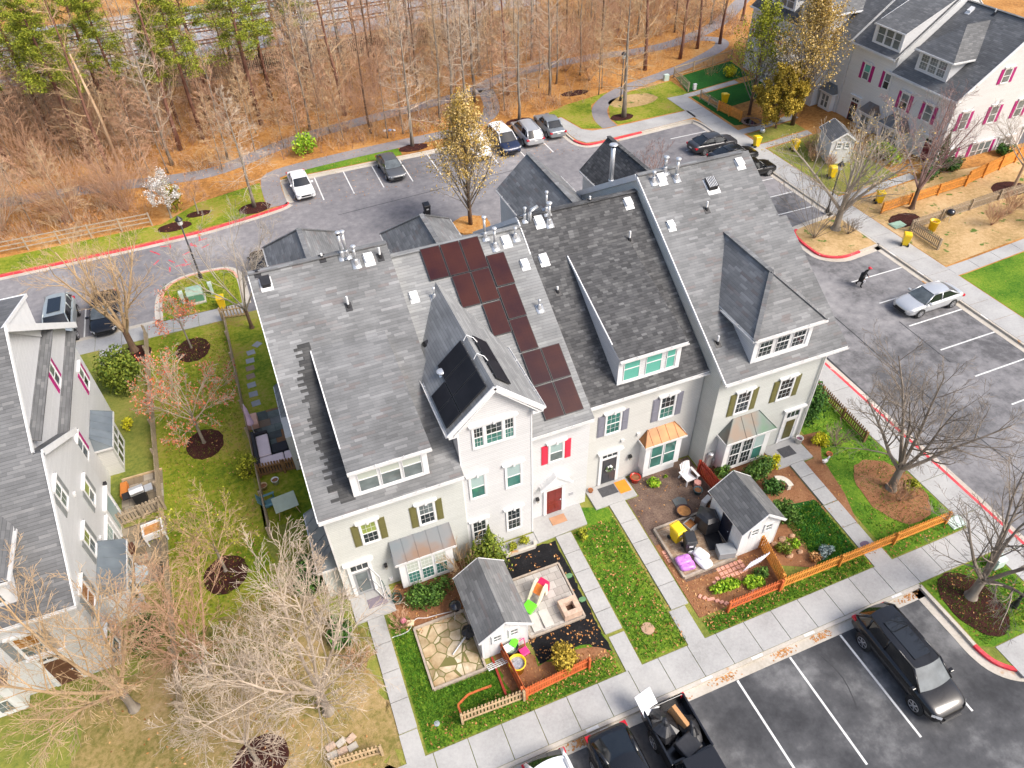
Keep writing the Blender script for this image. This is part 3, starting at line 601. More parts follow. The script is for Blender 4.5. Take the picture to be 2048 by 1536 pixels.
def rear_wing(par, x0, x1, y0, y1, ze, pitch, rm, sid, hip=True, ov=.2):
    b = MB(); b.box(x0+.15, x1-.15, y0, y1-.25, .1, ze-.12)
    xm = (x0+x1)/2; zr = ze+pitch*(x1-x0)/2
    w = b
    yh = y1-(x1-x0)/2*.95 if hip else y1
    pl_ = [[(x0, y0, ze), (x0, y1, ze), (xm, yh, zr), (xm, y0, zr)], [(x1, y1, ze), (x1, y0, ze), (xm, y0, zr), (xm, yh, zr)]]
    if hip: pl_.append([(x0, y1, ze), (x1, y1, ze), (xm, yh, zr)])
    else: b.yprism([(x0+.15, ze-.12), (x1-.15, ze-.12), (xm, zr-.16)], y1-.4, y1-.25)
    b.build('rear_wing', sid, par); roof_part(par, pl_, rm, .1, 'rear_roof')
    rc = MB(); rc.bar((xm, y0, zr+.01), (xm, yh, zr+.01), .26, .05)
    if hip: rc.bar((xm, yh, zr+.01), (x0, y1, ze+.01), .24, .05); rc.bar((xm, yh, zr+.01), (x1, y1, ze+.01), .24, .05)
    rc.build('ridge_cap', rm, par); gutter(par, (x0, y1-.1, ze), (x0, y0, ze)); gutter(par, (x1, y0, ze), (x1, y1-.1, ze))
def solar(par, P00, P10, P01, m, t=.06, lift=.12):
    """one panel from its lower-left corner P00, lower-right P10 and upper-left P01"""
    a, u, v = Vector(P00), Vector(P10)-Vector(P00), Vector(P01)-Vector(P00); n = u.cross(v).normalized(); n = n if n.z > 0 else -n
    b = MB(); e = .012; a = a+n*lift; U = u.normalized(); V = v.normalized()
    p = [a+U*e+V*e, a+u-U*e+V*e, a+u+v-U*e-V*e, a+v+U*e-V*e]
    b.add([q for q in p]+[q-n*t for q in p], [(0, 1, 2, 3), (0, 4, 5, 1), (1, 5, 6, 2), (2, 6, 7, 3), (3, 7, 4, 0)], 1)
    f = .025; q = [p[0]+U*f+V*f+n*.002, p[1]-U*f+V*f+n*.002, p[2]-U*f-V*f+n*.002, p[3]+U*f-V*f+n*.002]; b.add(q, [(0, 1, 2, 3)], 0)
    for s in (.25, .75): b.bar(a+u*s+V*.02-n*.08, a+u*s+v-V*.02-n*.08, .04, .06, 2)
    return b.build('solar_panel', [m, BLACK, GALV], par)
def pv_mat(name, a, b):
    m, n, p = nodes(name); tc = N(n, 'TexCoord'); sp = N(n, 'SeparateXYZ'); n.links.new(tc.outputs['UV'], sp.inputs[0])
    fu = math_(n, 'FRACT', math_(n, 'DIVIDE', sp.outputs[0], .155)); fv = math_(n, 'FRACT', math_(n, 'DIVIDE', sp.outputs[1], .155))
    ln_ = math_(n, 'MAXIMUM', math_(n, 'LESS_THAN', fu, .05), math_(n, 'LESS_THAN', fv, .05))
    c = ramp(n, noise(n, .55, 3), [(.35, a), (.65, b)]); n.links.new(mix(n, ln_, c, mix(n, 1.0, c, (.7, .7, .7), 'MULTIPLY')), p.inputs['Base Color'])
    setin(p, Roughness=.38); p.inputs['Specular IOR Level'].default_value = .12; MATS[name] = m; return m
PV_R = pv_mat('maroon_solar_cells', (.028, .008, .012), (.05, .015, .013)); PV_K = pv_mat('black_solar_cells', (.008, .008, .011), (.018, .018, .022))
def lantern(par, f, u, z, m=BLACK):
    b = MB(); f.box(b, u-.05, u+.05, z-.1, z+.1, .003, .05); f.box(b, u-.07, u+.07, z+.05, z+.2, .05, .2); f.box(b, u-.05, u+.05, z-.12, z+.05, .07, .18, 1); f.box(b, u-.03, u+.03, z-.17, z-.12, .1, .15)
    return b.build('wall_lantern', [m, mat('lantern_glass', (.4, .38, .33), .2)], par)
def small_dryer(par, f, u, z):
    b = MB(); f.box(b, u-.09, u+.09, z-.08, z+.08, .003, .1); return b.build('wall_vent', GUT, par)
# ------------------------------------------------------------------ the terrace of four
R1 = (19.6, 7.05, .62); R2 = (20.4, 7.13, .605); R3 = (21.1, 7.1, .667); R4 = (19.82, 7.26, .632)
# ---- house one: sage siding, shed dormer, olive shutters
H1 = thing('terraced_house', 'sage green house with wide shed dormer and olive shutters, leftmost of the row', 'house')
house_shell(H1, -1.15, 4.98, 19.95, R1, 29.35, 36.0, .1, SID_G, roofm=SH_L, ov=(.14, .02))
gutter(H1, (-1.3, 19.56, 7.02), (4.98, 19.56, 7.02), down=[(-1.1, 19.86, .6, 6.9)])
f1 = Fac(0, 19.95, (1, 0), (0, -1))
b = MB(); b.bar((-1.31, 19.6, 6.98), (-1.31, 29.35, 13.02), .04, .12); b.build('rake_board', WHITE, H1)
b = MB()
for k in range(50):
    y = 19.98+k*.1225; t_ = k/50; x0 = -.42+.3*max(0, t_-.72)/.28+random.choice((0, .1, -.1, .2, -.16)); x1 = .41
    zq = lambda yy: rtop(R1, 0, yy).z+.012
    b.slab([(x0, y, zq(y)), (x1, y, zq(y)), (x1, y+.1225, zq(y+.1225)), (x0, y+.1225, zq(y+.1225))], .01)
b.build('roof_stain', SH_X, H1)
def shed_dormer(par, R_, x0, x1, yf, zt, yb, sid, rm, wins, ovr=.22, name='dormer', lz=.0):
    zb = rtop(R_, 0, yf).z; zk = rtop(R_, 0, yb).z; s = (zk-zt)/(yb-yf)
    b = MB(); k = len(b.v)
    b.add([(x0, yf, zb-.1), (x0, yf, zt-.08), (x0, yb, zk-.02), (x1, yf, zb-.1), (x1, yf, zt-.08), (x1, yb, zk-.02)], [(0, 1, 2), (5, 4, 3), (0, 3, 4, 1), (1, 4, 5, 2)], 0)
    f = Fac(0, yf, (1, 0), (0, -1)); f.box(b, x0-.02, x0+.22, zb-.02, zt-.02, .003, .05, 1); f.box(b, x1-.22, x1+.02, zb-.02, zt-.02, .003, .05, 1); f.box(b, x0+.22, x1-.22, zb-.02, zb+.1, .003, .06, 1); f.box(b, x0+.22, x1-.22, zt-.1, zt-.02, .003, .045, 1)
    b.bar((x0-.03, yf, zt-.06), (x0-.03, yb, zk-.0), .05, .14, 1); b.bar((x1+.02, yf, zt-.1), (x1+.02, yb, zk-.04), .03, .1, 0)
    d = b.build(name, [sid, WHITE], par)
    roof_part(d, [[(x0-.06, yf-ovr, zt-s*ovr+.02), (x1+ovr, yf-ovr, zt-s*ovr+.02), (x1+.06, yb+.05, zk+.05), (x0-.06, yb+.05, zk+.05)]], rm, .07, 'dormer_roof')
    gutter(d, (x0-.06, yf-ovr-.04, zt-s*ovr), (x1+ovr, yf-ovr-.04, zt-s*ovr), 'dormer_gutter')
    fm = MB()
    for i, (a, c) in enumerate(wins['u']): sash(fm, fm, f, a, c, zb+.12, zt-.17, .005, wins.get('grid'), 1, 2)
    fm.build('dormer_window', [WHITE, wins['top'], wins['bot']], d)
    return d
shed_dormer(H1, R1, .38, 3.62, 20.12, 9.12, 25.72, SID_W, SH_L, dict(u=[(.68, 1.52), (1.62, 2.46), (2.56, 3.38)], top=G_BLIND, bot=G_GRAY, grid=None))
window(H1, f1, .27, .93, 4.28, 5.62, G_LIME, G_DARK, (3, 2), OLIVE, sw=.3); window(H1, f1, 2.87, 3.53, 4.28, 5.62, G_GRAY, G_DARK, (3, 2), OLIVE, sw=.3)
bay(H1, f1, 1.42, 4.0, .75, 2.95, .6, COP_G, 3, G_BLIND, G_TEAL, (3, 3), rise=.85, hip=.04, base=True)
door(H1, f1, -.64, .14, .64, 2.42, mat('grey_door', (.32, .33, .34), .4), (.18, .6), panels=False, glass=G_GRAY)
b = MB(); sf = Fac(.14, 19.87, (.42, -.9), (.9, .42))
for a in ((0, .07, .03, 1.95), (.72, .79, .03, 1.95), (.07, .72, .03, .12), (.07, .72, 1.86, 1.95), (.07, .72, .85, .93)): sf.box(b, a[0], a[1], .64+a[2], .64+a[3], 0, .035)
s = b.build('storm_door', WHITE, H1)
lantern(H1, f1, .9, 2.2); small_dryer(H1, f1, 1.0, 1.0)
for x, y, k in ((2.9, 29.7, 'f'), (3.1, 29.55, 'f'), (3.39, 28.75, 'f')): flue(H1, R1, x, y if y < 29.3 else 29.2, 1.25 if y > 29 else .95, band=(x == 2.9))
box_vent(H1, R1, 4.0, 28.8); pipe_vent(H1, R1, 4.53, 28.8, .5); box_vent(H1, R1, -.66, 28.8, .38, .18, BLACK); pipe_vent(H1, R1, 2.48, 27.1, .55)
pipe_vent(H1, R1, -.9, 29.3, .1); pipe_vent(H1, R1, 2.0, 29.3, .25)
rear_wing(H1, -.43, 3.65, 30, 37.9, 9.3, .85, SH_L, SID_G)
# the left gable end: two tin-roofed bays and a strip of lower wall
fl = Fac(-1.15, 0, (0, 1), (-1, 0))
bay(H1, fl, 30.6, 33.4, .6, 2.9, .75, TIN, 2, G_GRAY, G_DARK, (3, 2), rise=.9, hip=.4, wall=SID_C); bay(H1, fl, 20.35, 23.6, .6, 2.9, .75, TIN, 2, G_GRAY, G_DARK, (3, 2), rise=.9, hip=.4, wall=SID_G)
b = MB(); b.box(-2.05, -1.16, 28.9, 30.5, .4, 3.2); b.build('side_closet', SID_C, H1)
# ---- house two: white siding, projecting gable, solar panels, red door
H2 = thing('terraced_house', 'white house with projecting front gable, solar panels and a red front door', 'house')
house_shell(H2, 5.0, 11.62, 20.75, R2, 29.15, 36.0, .1, SID_W, roofm=SH_P, ov=(0, .02))
f2 = Fac(0, 20.75, (1, 0), (0, -1)); fp = Fac(0, 20.08, (1, 0), (0, -1))
b = MB(); zg = 9.4; b.yprism([(5.03, .1), (8.35, .1), (8.35, zg-.05), (6.69, 11.15), (5.03, zg-.05)], 20.08, 21.4)
b.xprism([(21.3, 7), (21.3, zg-.05), (24.2, zg-.1)], 5.04, 8.34)
for x in (5.03, 8.35): b.box(x-.03, x+.03, 20.055, 20.16, .1, zg-.1, 1)
b.build('front_gable', [SID_W, WHITE], H2)
gx0, gx1, gm, gap = 4.57, 8.84, 6.7, 11.5; EZ = 9.5; gs = (gap-EZ)/(gm-gx0)
yv = lambda x: R2[0]+((EZ+gs*(gm-gx0-abs(x-gm)))-R2[1])/R2[2]
ya, yl = yv(gm), yv(gx0)
roof_part(H2, [[(gx0, 19.82, EZ), (gx0, yl, EZ), (gm, ya, gap), (gm, 19.82, gap)], [(gx1, yl, EZ), (gx1, 19.82, EZ), (gm, 19.82, gap), (gm, ya, gap)]], SH_P, .12, 'gable_roof')
b = MB()
for a, c in (((gx0, 19.81, EZ-.07), (gm, 19.81, gap-.06)), ((gx1, 19.81, EZ-.07), (gm, 19.81, gap-.06))): b.bar(a, c, .05, .22)
for a, c in (((gx0+.25, 19.94, EZ-.11), (gm, 19.94, gap-.25)), ((gx1-.25, 19.94, EZ-.11), (gm, 19.94, gap-.25))): b.bar(a, c, .3, .05)
b.box(gx1-.52, gx1-.02, 19.84, 20.1, EZ-.26, EZ-.09); b.box(gx0+.02, gx0+.45, 19.84, 20.1, EZ-.26, EZ-.09); b.build('barge_board', WHITE, H2)
gutter(H2, (gx0-.04, yl-.2, EZ-.01), (gx0-.04, 19.84, EZ-.01)); gutter(H2, (gx1+.04, 19.84, EZ-.01), (gx1+.04, yl-.2, EZ-.01)); gutter(H2, (8.4, 20.37, 7.1), (11.6, 20.37, 7.1))
window(H2, fp, 5.71, 7.52, 8.05, 9.22, G_DARK, G_TEAL, (3, 2), splits=[(5.71, 6.13), (6.26, 6.99), (7.11, 7.52)])
window(H2, fp, 5.37, 6.03, 4.75, 6.18, G_BLUE, G_TEAL, None); window(H2, fp, 7.1, 7.78, 4.7, 6.14, G_BLUE, G_TEAL, None)
window(H2, fp, 7.05, 7.7, 1.42, 2.92, G_DARK, G_DARK, (3, 2)); window(H2, fp, 5.28, 5.93, 1.45, 2.93, G_DARK, G_DARK, (3, 2))
window(H2, f2, 9.55, 10.22, 4.68, 5.85, G_BLUE, G_GRAY, None, REDP, sw=.31)
door(H2, f2, 9.4, 10.24, .66, 2.5, mat('dark_red_door', (.17, .012, .008), .35, coat=.3), (.18, .42))
b = MB(); b.yprism([(9.0, 3.05), (10.62, 3.05), (9.81, 3.8)], 20.4, 20.75); b.bar((8.95, 20.38, 3.05), (9.81, 20.38, 3.84), .08, .1); b.bar((10.67, 20.38, 3.05), (9.81, 20.38, 3.84), .08, .1); b.build('door_pediment', WHITE, H2)
lantern(H2, f2, 8.88, 2.15); b = MB(); f2.box(b, 10.66, 10.9, 1.55, 1.75, .003, .02); b.build('name_plate', mat('plate_grey', (.35, .35, .37), .5), H2)
# solar array on the main slope
PW, PL = .965, 1.48
def spv(x, y0, y1, w=PW, m=PV_R): solar(H2, rtop(R2, x, y0), rtop(R2, x+w, y0), rtop(R2, x, y1), m)
for i in range(3): spv(6.45+i*.985, 27.66, 29.12, .97)
for x, y0 in ((7.47, 26.2), (8.43, 26.2), (9.41, 26.72), (9.38, 25.24), (9.36, 23.78), (8.41, 24.71)): spv(x, y0, y0+1.45, .94)
for x, y0 in ((9.38, 22.32), (10.35, 22.32), (9.36, 20.86), (10.33, 20.86)): spv(x, y0, y0+1.43, .96)
def gp(side, y, t):
    """point on the front gable's slope: t metres from the ridge down"""
    L = math.hypot(1, gs); return Vector((gm+side*(t/L), y, gap-gs*t/L))
for i, (y0, y1) in enumerate(((20.1, 21.13), (21.15, 22.18), (22.2, 23.23))):
    solar(H2, gp(-1, y0, 1.85), gp(-1, y1, 1.85), gp(-1, y0, .28), PV_K); 
    if i < 2: solar(H2, gp(-1, y0, 2.78), gp(-1, y1, 2.78), gp(-1, y0, 1.87), PV_K)
for y0, y1 in ((20.4, 21.85), (21.87, 23.35)): solar(H2, gp(1, y0, 1.15), gp(1, y1, 1.15), gp(1, y0, .3), PV_K)
for y in (21.7, 23.0):
    b = MB(); b.tube([gp(-1, y, .3)+Vector((0, 0, .2)), Vector((gm-.05, y+.05, gap+.22)), Vector((gm+.2, y-.1, gap+.1)), gp(1, y-.2, .45)+Vector((0, 0, .2))], .02, 6); b.build('cable_conduit', WHITE, H2)
flue(H2, R2, 10.05, 28.5, 1.05); flue(H2, R2, 9.75, 29.05, 1.1); box_vent(H2, R2, 10.68, 28.6); flue(H2, R2, 11.2, 28.7, .55, .05); box_vent(H2, R2, 11.15, 27.4, .3); flue(H2, R2, 11.05, 25.4, .5, .04); flue(H2, R2, 6.4, 26.95, .6, .04)
flue(H2, R2, 5.3, 22.75, 1.85, .11); pipe_vent(H2, R2, 5.25, 21.75, .45); box_vent(H2, R2, 5.5, 27.2, .3)
b = MB(); b.tube([rtop(R2, 5.35, 25.2)+Vector((0, 0, .1)), rtop(R2, 5.45, 24.4)+Vector((0, 0, .16))], [.22, .2], 10); b.tube([rtop(R2, 5.5, 24.4)+Vector((0, 0, .1)), rtop(R2, 5.5, 23.6)+Vector((0, 0, .1))], [.12, .06], 8); b.build('roof_duct', DARKM, H2)
rear_wing(H2, 6.0, 10.1, 30, 36.6, 9.3, .85, SH_L, SID_W)
# ---- house three: cream siding, charcoal roof
H3 = thing('terraced_house', 'cream house with a charcoal shingle roof, wide shed dormer and dark grey front door', 'house')
house_shell(H3, 11.64, 18.26, 21.4, R3, 29.5, 36.5, .1, SID_C, roofm=SH_D, ov=(.0, 0))
f3 = Fac(0, 21.4, (1, 0), (0, -1)); gutter(H3, (11.64, 21.06, 7.06), (18.24, 21.06, 7.06))
b = MB(); b.bar((11.62, 21.1, 7.02), (11.62, 29.5, 12.62), .05, .2); b.bar((11.62, 29.5, 12.62), (11.62, 36.8, 7.75), .06, .24); b.build('rake_board', WHITE, H3)
shed_dormer(H3, R3, 13.42, 16.75, 21.68, 9.2, 27.35, SID_W, SH_D, dict(u=[(13.72, 14.58), (14.9, 15.76), (16.02, 16.5)], top=G_GREEN, bot=G_GREEN, grid=None))
window(H3, f3, 12.88, 13.62, 4.55, 5.87, G_TEAL, G_TEAL, (3, 2), GREYP, sw=.36); window(H3, f3, 15.92, 16.7, 4.4, 5.87, G_DARK, G_TEAL, (3, 2), GREYP, sw=.36)
bay(H3, f3, 15.05, 17.2, 1.15, 3.3, .55, COP_O, 2, G_TEAL, G_TEAL, None, rise=.55, hip=.45)
door(H3, f3, 12.82, 13.66, .7, 2.6, mat('charcoal_door', (.05, .052, .06), .4), (.18, .42))
b = MB(); p = f3.P(13.24, 1.85, .08)
for i in range(30): t_ = 2*math.pi*i/30; b.ball(p+Vector((.17*math.cos(t_), random.uniform(-.03, 0), .17*math.sin(t_))), random.uniform(.04, .07), 4, 0 if i % 3 else 1)
for i in range(8): b.ball(p+Vector((.06+random.uniform(-.06, .06), -.05, .2+random.uniform(-.08, .06))), .05, 4, 1)
b.build('door_wreath', [mat('wreath_green', (.1, .14, .06), .9), WHITE], H3)
lantern(H3, f3, 14.44, 2.2); small_dryer(H3, f3, 13.9, 3.7); small_dryer(H3, f3, 14.8, 3.8)
b = MB(); p = rtop(R3, 12.17, 29.2); b.tube([p, p+Vector((0, 0, .5)), p+Vector((.1, .05, .6)), p+Vector((.5, .25, .6))], .09, 10); b.build('bent_flue', GALV, H3, True)
box_vent(H3, R3, 12.64, 29.1, .36); flue(H3, R3, 13.1, 28.95, 1.15, .08); box_vent(H3, R3, 17.57, 29.0, .34); box_vent(H3, R3, 12.17, 27.45, .34); pipe_vent(H3, R3, 12.26, 26.0, .3); pipe_vent(H3, R3, 16.87, 27.4, .5)
flue(H3, R3, 12.0, 29.4, .6, .05); flue(H3, R3, 13.2, 29.48, 1.1, .05); pipe_vent(H3, R3, 15.6, 29.48, .3)
rear_wing(H3, 13.9, 18.2, 30, 38.7, 9.3, .9, SH_L, SID_W, hip=False)
b = MB(); b.add([(15.9, 35.2, 11.03), (16.0, 36.4, 11.16), (15.3, 36.1, 10.55), (15.1, 35.3, 10.37), (15.5, 34.9, 10.7)], [(0, 1, 2, 3, 4)]); b.build('roof_patch', mat('rust_patch', (.5, .1, .05), .9, var=.3), H3)
# ---- house four: sage siding, hipped dormer
H4 = thing('terraced_house', 'pale sage house with steep hipped dormer and olive shutters, right end of the row', 'house')
house_shell(H4, 18.3, 24.62, 20.2, R4, 29.65, 35.9, .1, SID_G, roofm=SH_L, ov=(.0, .0))
roof_part(H4, [[(24.62, R4[0], R4[1]), (25.5, R4[0], R4[1]), (25.5, 26.2, rtop(R4, 0, 26.2).z), (24.62, 26.2, rtop(R4, 0, 26.2).z)], [(24.62, 26.2, rtop(R4, 0, 26.2).z), (25.05, 26.2, rtop(R4, 0, 26.2).z), (25.05, 29.65, rtop(R4, 0, 29.65).z), (24.62, 29.65, rtop(R4, 0, 29.65).z)]], SH_L, .14, 'roof_overhang')
f4 = Fac(0, 20.2, (1, 0), (0, -1)); gutter(H4, (18.3, 19.78, 7.22), (25.5, 19.78, 7.22), down=[(24.58, 20.1, .5, 7.0)])
b = MB(); b.bar((18.29, 19.85, 7.2), (18.29, 29.65, 13.4), .05, .16); b.bar((18.28, 29.65, 13.38), (18.28, 36.2, 9.24), .07, .3); b.build('rake_board', WHITE, H4)
# hipped dormer
dx0, dx1, dy, dz = 19.66, 23.76, 20.08, 9.32; da = Vector((21.7, 22.3, 11.25)); yb4 = R4[0]+(11.25-R4[1])/R4[2]; ye4 = R4[0]+(dz-R4[1])/R4[2]
b = MB(); zb = rtop(R4, 0, 20.38).z
b.add([(19.96, 20.38, zb-.1), (19.96, 20.38, dz-.05), (19.96, ye4, dz-.05), (23.3, 20.38, zb-.1), (23.3, 20.38, dz-.05), (23.3, ye4, dz-.05)], [(0, 1, 2), (5, 4, 3), (0, 3, 4, 1), (1, 4, 5, 2)])
fd = Fac(0, 20.38, (1, 0), (0, -1)); fd.box(b, 19.94, 20.16, zb-.02, dz-.06, .003, .05, 1); fd.box(b, 23.1, 23.32, zb-.02, dz-.06, .003, .05, 1); fd.box(b, 20.16, 23.1, zb-.02, zb+.14, .003, .06, 1); fd.box(b, 20.16, 23.1, dz-.26, dz-.06, .003, .05, 1)
D4 = b.build('dormer', [SID_W, WHITE], H4)
roof_part(D4, [[(dx0, dy, dz), (dx1, dy, dz), da], [(dx0, ye4, dz), (dx0, dy, dz), da, (21.7, yb4, 11.25)], [(dx1, dy, dz), (dx1, ye4, dz), (21.7, yb4, 11.25), da]], SH_L, .07, 'dormer_roof')
b = MB(); b.bar(da, (21.7, yb4, 11.27), .24, .05); b.bar(da, (dx0, dy, dz+.02), .22, .05); b.bar(da, (dx1, dy, dz+.02), .22, .05); b.build('ridge_cap', SH_L, D4)
gutter(D4, (dx0, dy-.04, dz-.02), (dx1, dy-.04, dz-.02), 'dormer_gutter'); gutter(D4, (dx0-.04, ye4-.3, dz-.02), (dx0-.04, dy, dz-.02), 'dormer_gutter'); gutter(D4, (dx1+.04, dy, dz-.02), (dx1+.04, ye4-.3, dz-.02), 'dormer_gutter')
fm = MB()
for a, c in ((20.3, 21.06), (21.28, 22.04), (22.24, 22.98)): sash(fm, fm, fd, a, c, zb+.2, dz-.3, .005, (3, 2), 1, 1)
fm.build('dormer_window', [WHITE, G_DARK], D4)
window(H4, f4, 19.6, 20.36, 4.42, 5.82, G_DARK, G_DARK, (3, 2), OLIVE, sw=.34); window(H4, f4, 22.2, 22.98, 4.4, 5.76, G_DARK, G_DARK, (3, 2), OLIVE, sw=.34)
bay(H4, f4, 19.05, 21.82, .75, 3.15, .66, COP_P, 3, [G_DARK, G_DARK, G_BLUE], [G_DARK, G_DARK, G_TEAL], [(3, 2), (3, 2), None], rise=.9, hip=.75)
door(H4, f4, 23.3, 24.12, .7, 2.45, WHITE, (.18, .62), panels=False, glass=mat('olive_door_glass', (.09, .085, .03), .12))
lantern(H4, f4, 22.35, 2.2, mat('copper_lantern', (.3, .09, .06), .5))
for x, y, t_ in ((19.04, 29.2, 'f'), (20.33, 29.1, 'F')): flue(H4, R4, x, y, .55 if t_ == 'f' else 1.1, .06 if t_ == 'f' else .08)
flue(H4, R4, 19.9, 29.55, .8, .08); box_vent(H4, R4, 19.52, 29.2, .36); box_vent(H4, R4, 22.07, 28.4, .52, .2, DARKM, True); box_vent(H4, R4, 24.2, 29.1, .36); pipe_vent(H4, R4, 21.23, 27.35, .45); box_vent(H4, R4, 18.96, 27.0, .3); pipe_vent(H4, R4, 18.76, 21.55, .45)
b = MB(); b.box(18.5, 18.78, 20.05, 20.2, .95, 1.75); b.box(18.86, 19.0, 20.05, 20.2, 1.0, 1.3); b.tube([(18.62, 20.1, .5), (18.62, 20.1, .95)], .03, 6); b.tube([(18.93, 20.1, .5), (18.93, 20.1, 1.0)], .03, 6); b.lathe([(.13, 1.75), (.15, 1.95), (.05, 2.0)], 18.63, 20.05, 10); b.build('utility_meter', GALV, H4)
rear_wing(H4, 19.75, 23.7, 30, 39.0, 9.2, .95, SH_D, SID_W, hip=False)
flue(H4, (29.65, 13.47, -.632), 19.3, 34.0, 2.4, .13, True)
# ------------------------------------------------------------------ the end house on the left
HL = thing('end_terraced_house', 'white end house with grey roof ledges on its tall gable, left of the side lawn', 'house')
RL = (20.33, 5.94, .694)
b = MB(); zrL = rtop(RL, 0, 30.1).z
b.xprism([(20.7, .1), (20.7, 6.0), (30.1, zrL-.16), (38.2, 6.9), (38.2, .1)], -24, -11.7); b.xprism([(20.7, .1), (20.7, 6.0), (25.5, 9.35), (29.6, 6.75), (29.6, .1)], -11.7, -11.15); b.build('wall', SID_W, HL)
zt_ = rtop(RL, 0, 25.5).z
roof_part(HL, [[(-24, RL[0], RL[1]), (-11.25, RL[0], RL[1]), (-11.25, 30.1, zrL), (-24, 30.1, zrL)], [(-24, 30.1, zrL), (-11.25, 30.1, zrL), (-11.25, 38.6, 6.75), (-24, 38.6, 6.75)],
   [(-11.25, RL[0], RL[1]), (-10.9, RL[0], RL[1]), (-10.9, 25.5, zt_), (-11.25, 25.5, zt_)], [(-11.75, 25.5, zt_), (-10.9, 25.5, zt_), (-10.9, 29.75, 6.75), (-11.75, 29.75, 6.75)]], SH_N)
b = MB(); b.bar((-11.22, 30.1, zrL-.05), (-11.22, 38.6, 6.7), .08, .32); b.bar((-11.22, 30.1, zrL-.05), (-11.22, 25.6, zt_), .06, .2); b.bar((-10.88, 25.5, zt_-.05), (-10.88, 29.75, 6.7), .06, .28); b.bar((-10.88, 25.5, zt_-.05), (-10.88, 20.33, 5.88), .06, .22); b.build('rake_board', WHITE, HL)
b = MB()
for z, y0, y1 in ((9.0, 27.0, 35.2), (6.62, 29.65, 38.2)):
    b.slab([(-11.7, y0, z+.12), (-11.28, y0, z-.08), (-11.28, y1, z-.08), (-11.7, y1, z+.12)], .08)
b.build('roof_ledge', SH_N, HL)
gutter(HL, (-24, 20.29, 5.9), (-10.9, 20.29, 5.9))
fs = Fac(-11.7, 0, (0, 1), (1, 0)); fb = Fac(-11.15, 0, (0, 1), (1, 0)); ff = Fac(0, 20.7, (1, 0), (0, -1))
window(HL, fs, 33.0, 33.7, 6.95, 8.1, G_GRAY, G_DARK, None, MAG, sw=.3, cap=True, key=False); window(HL, fs, 36.5, 37.2, 3.75, 5.0, G_GRAY, G_DARK, None, MAG, sw=.3, key=False); window(HL, fs, 31.0, 31.7, 3.5, 4.75, G_GRAY, G_DARK, None, MAG, sw=.3, key=False)
window(HL, fb, 24.9, 25.6, 6.6, 7.75, G_GRAY, G_GRAY, (2, 1), SLATEP, key=False); window(HL, fb, 27.35, 28.05, 3.9, 5.1, G_LIME, G_GRAY, None, SLATEP, key=False)
window(HL, fb, 24.5, 25.2, 3.65, 4.95, G_LIME, G_GRAY, (2, 1), SLATEP, key=False); window(HL, fb, 21.6, 22.3, 3.65, 4.95, G_ORG, G_ORG, None, SLATEP, key=False)
window(HL, fb, 20.9, 21.5, .95, 2.4, G_LIME, G_GRAY, None, SLATEP, key=False)
door(HL, fb, 28.1, 29.4, .6, 2.7, WHITE, None, glass=G_BLUE, panels=False); window(HL, fb, 26.1, 27.5, .9, 2.5, G_BLUE, G_GRAY, (4, 2), None, key=False)
bay(HL, fs, 32.6, 35.2, .5, 2.7, .75, TIN, 3, G_GRAY, G_DARK, None, rise=.75, hip=.35, wall=SID_C); bay(HL, fb, 22.95, 25.6, .5, 2.75, .85, TIN, 3, G_GRAY, G_DARK, None, rise=.75, hip=.3)
lantern(HL, fb, 29.55, 2.9); small_dryer(HL, fb, 26.3, 6.0); small_dryer(HL, fb, 25.9, 3.2); small_dryer(HL, fs, 34.6, 6.1)
window(HL, ff, -13.8, -13.0, 3.2, 4.6, G_ORG, G_GRAY, (2, 2), SLATEP, sw=.34); window(HL, ff, -16.6, -15.8, 3.2, 4.6, G_GRAY, G_GRAY, (2, 2), SLATEP, sw=.34)
bay(HL, ff, -17.4, -14.8, .7, 2.9, .65, COP_G, 3, G_BLIND, G_GRAY, (2, 2), rise=.8, hip=.6); door(HL, ff, -13.6, -12.7, .6, 2.5, mat('brown_door', (.12, .05, .03), .5), (.18, .4))
# hipped dormer on its front slope and a small dormer behind the ridge
b = MB(); zb = rtop(RL, 0, 21.0).z; b.add([(-16.4, 21.0, zb-.1), (-16.4, 21.0, 8.0), (-16.4, 23.3, 8.0), (-12.75, 21.0, zb-.1), (-12.75, 21.0, 8.0), (-12.75, 23.3, 8.0)], [(0, 1, 2), (5, 4, 3), (0, 3, 4, 1), (1, 4, 5, 2)])
dL = b.build('dormer', WHITE, HL)
roof_part(dL, [[(-16.75, 20.75, 8.05), (-12.4, 20.75, 8.05), (-14.6, 22.8, 10.0)], [(-12.4, 20.75, 8.05), (-12.4, 23.37, 8.05), (-14.6, 26.1, 10.0), (-14.6, 22.8, 10.0)], [(-16.75, 23.37, 8.05), (-16.75, 20.75, 8.05), (-14.6, 22.8, 10.0), (-14.6, 26.1, 10.0)]], SH_N, .08, 'dormer_roof')
gutter(dL, (-16.75, 20.7, 8.03), (-12.4, 20.7, 8.03), 'dormer_gutter'); gutter(dL, (-12.36, 20.75, 8.03), (-12.36, 23.2, 8.03), 'dormer_gutter')
fm = MB(); fd_ = Fac(0, 21.0, (1, 0), (0, -1))
for a in (-16.1, -15.0, -13.9): sash(fm, fm, fd_, a, a+.85, zb+.2, 7.75, .005, (3, 2), 1, 1)
fm.build('dormer_window', [WHITE, G_GRAY], dL)
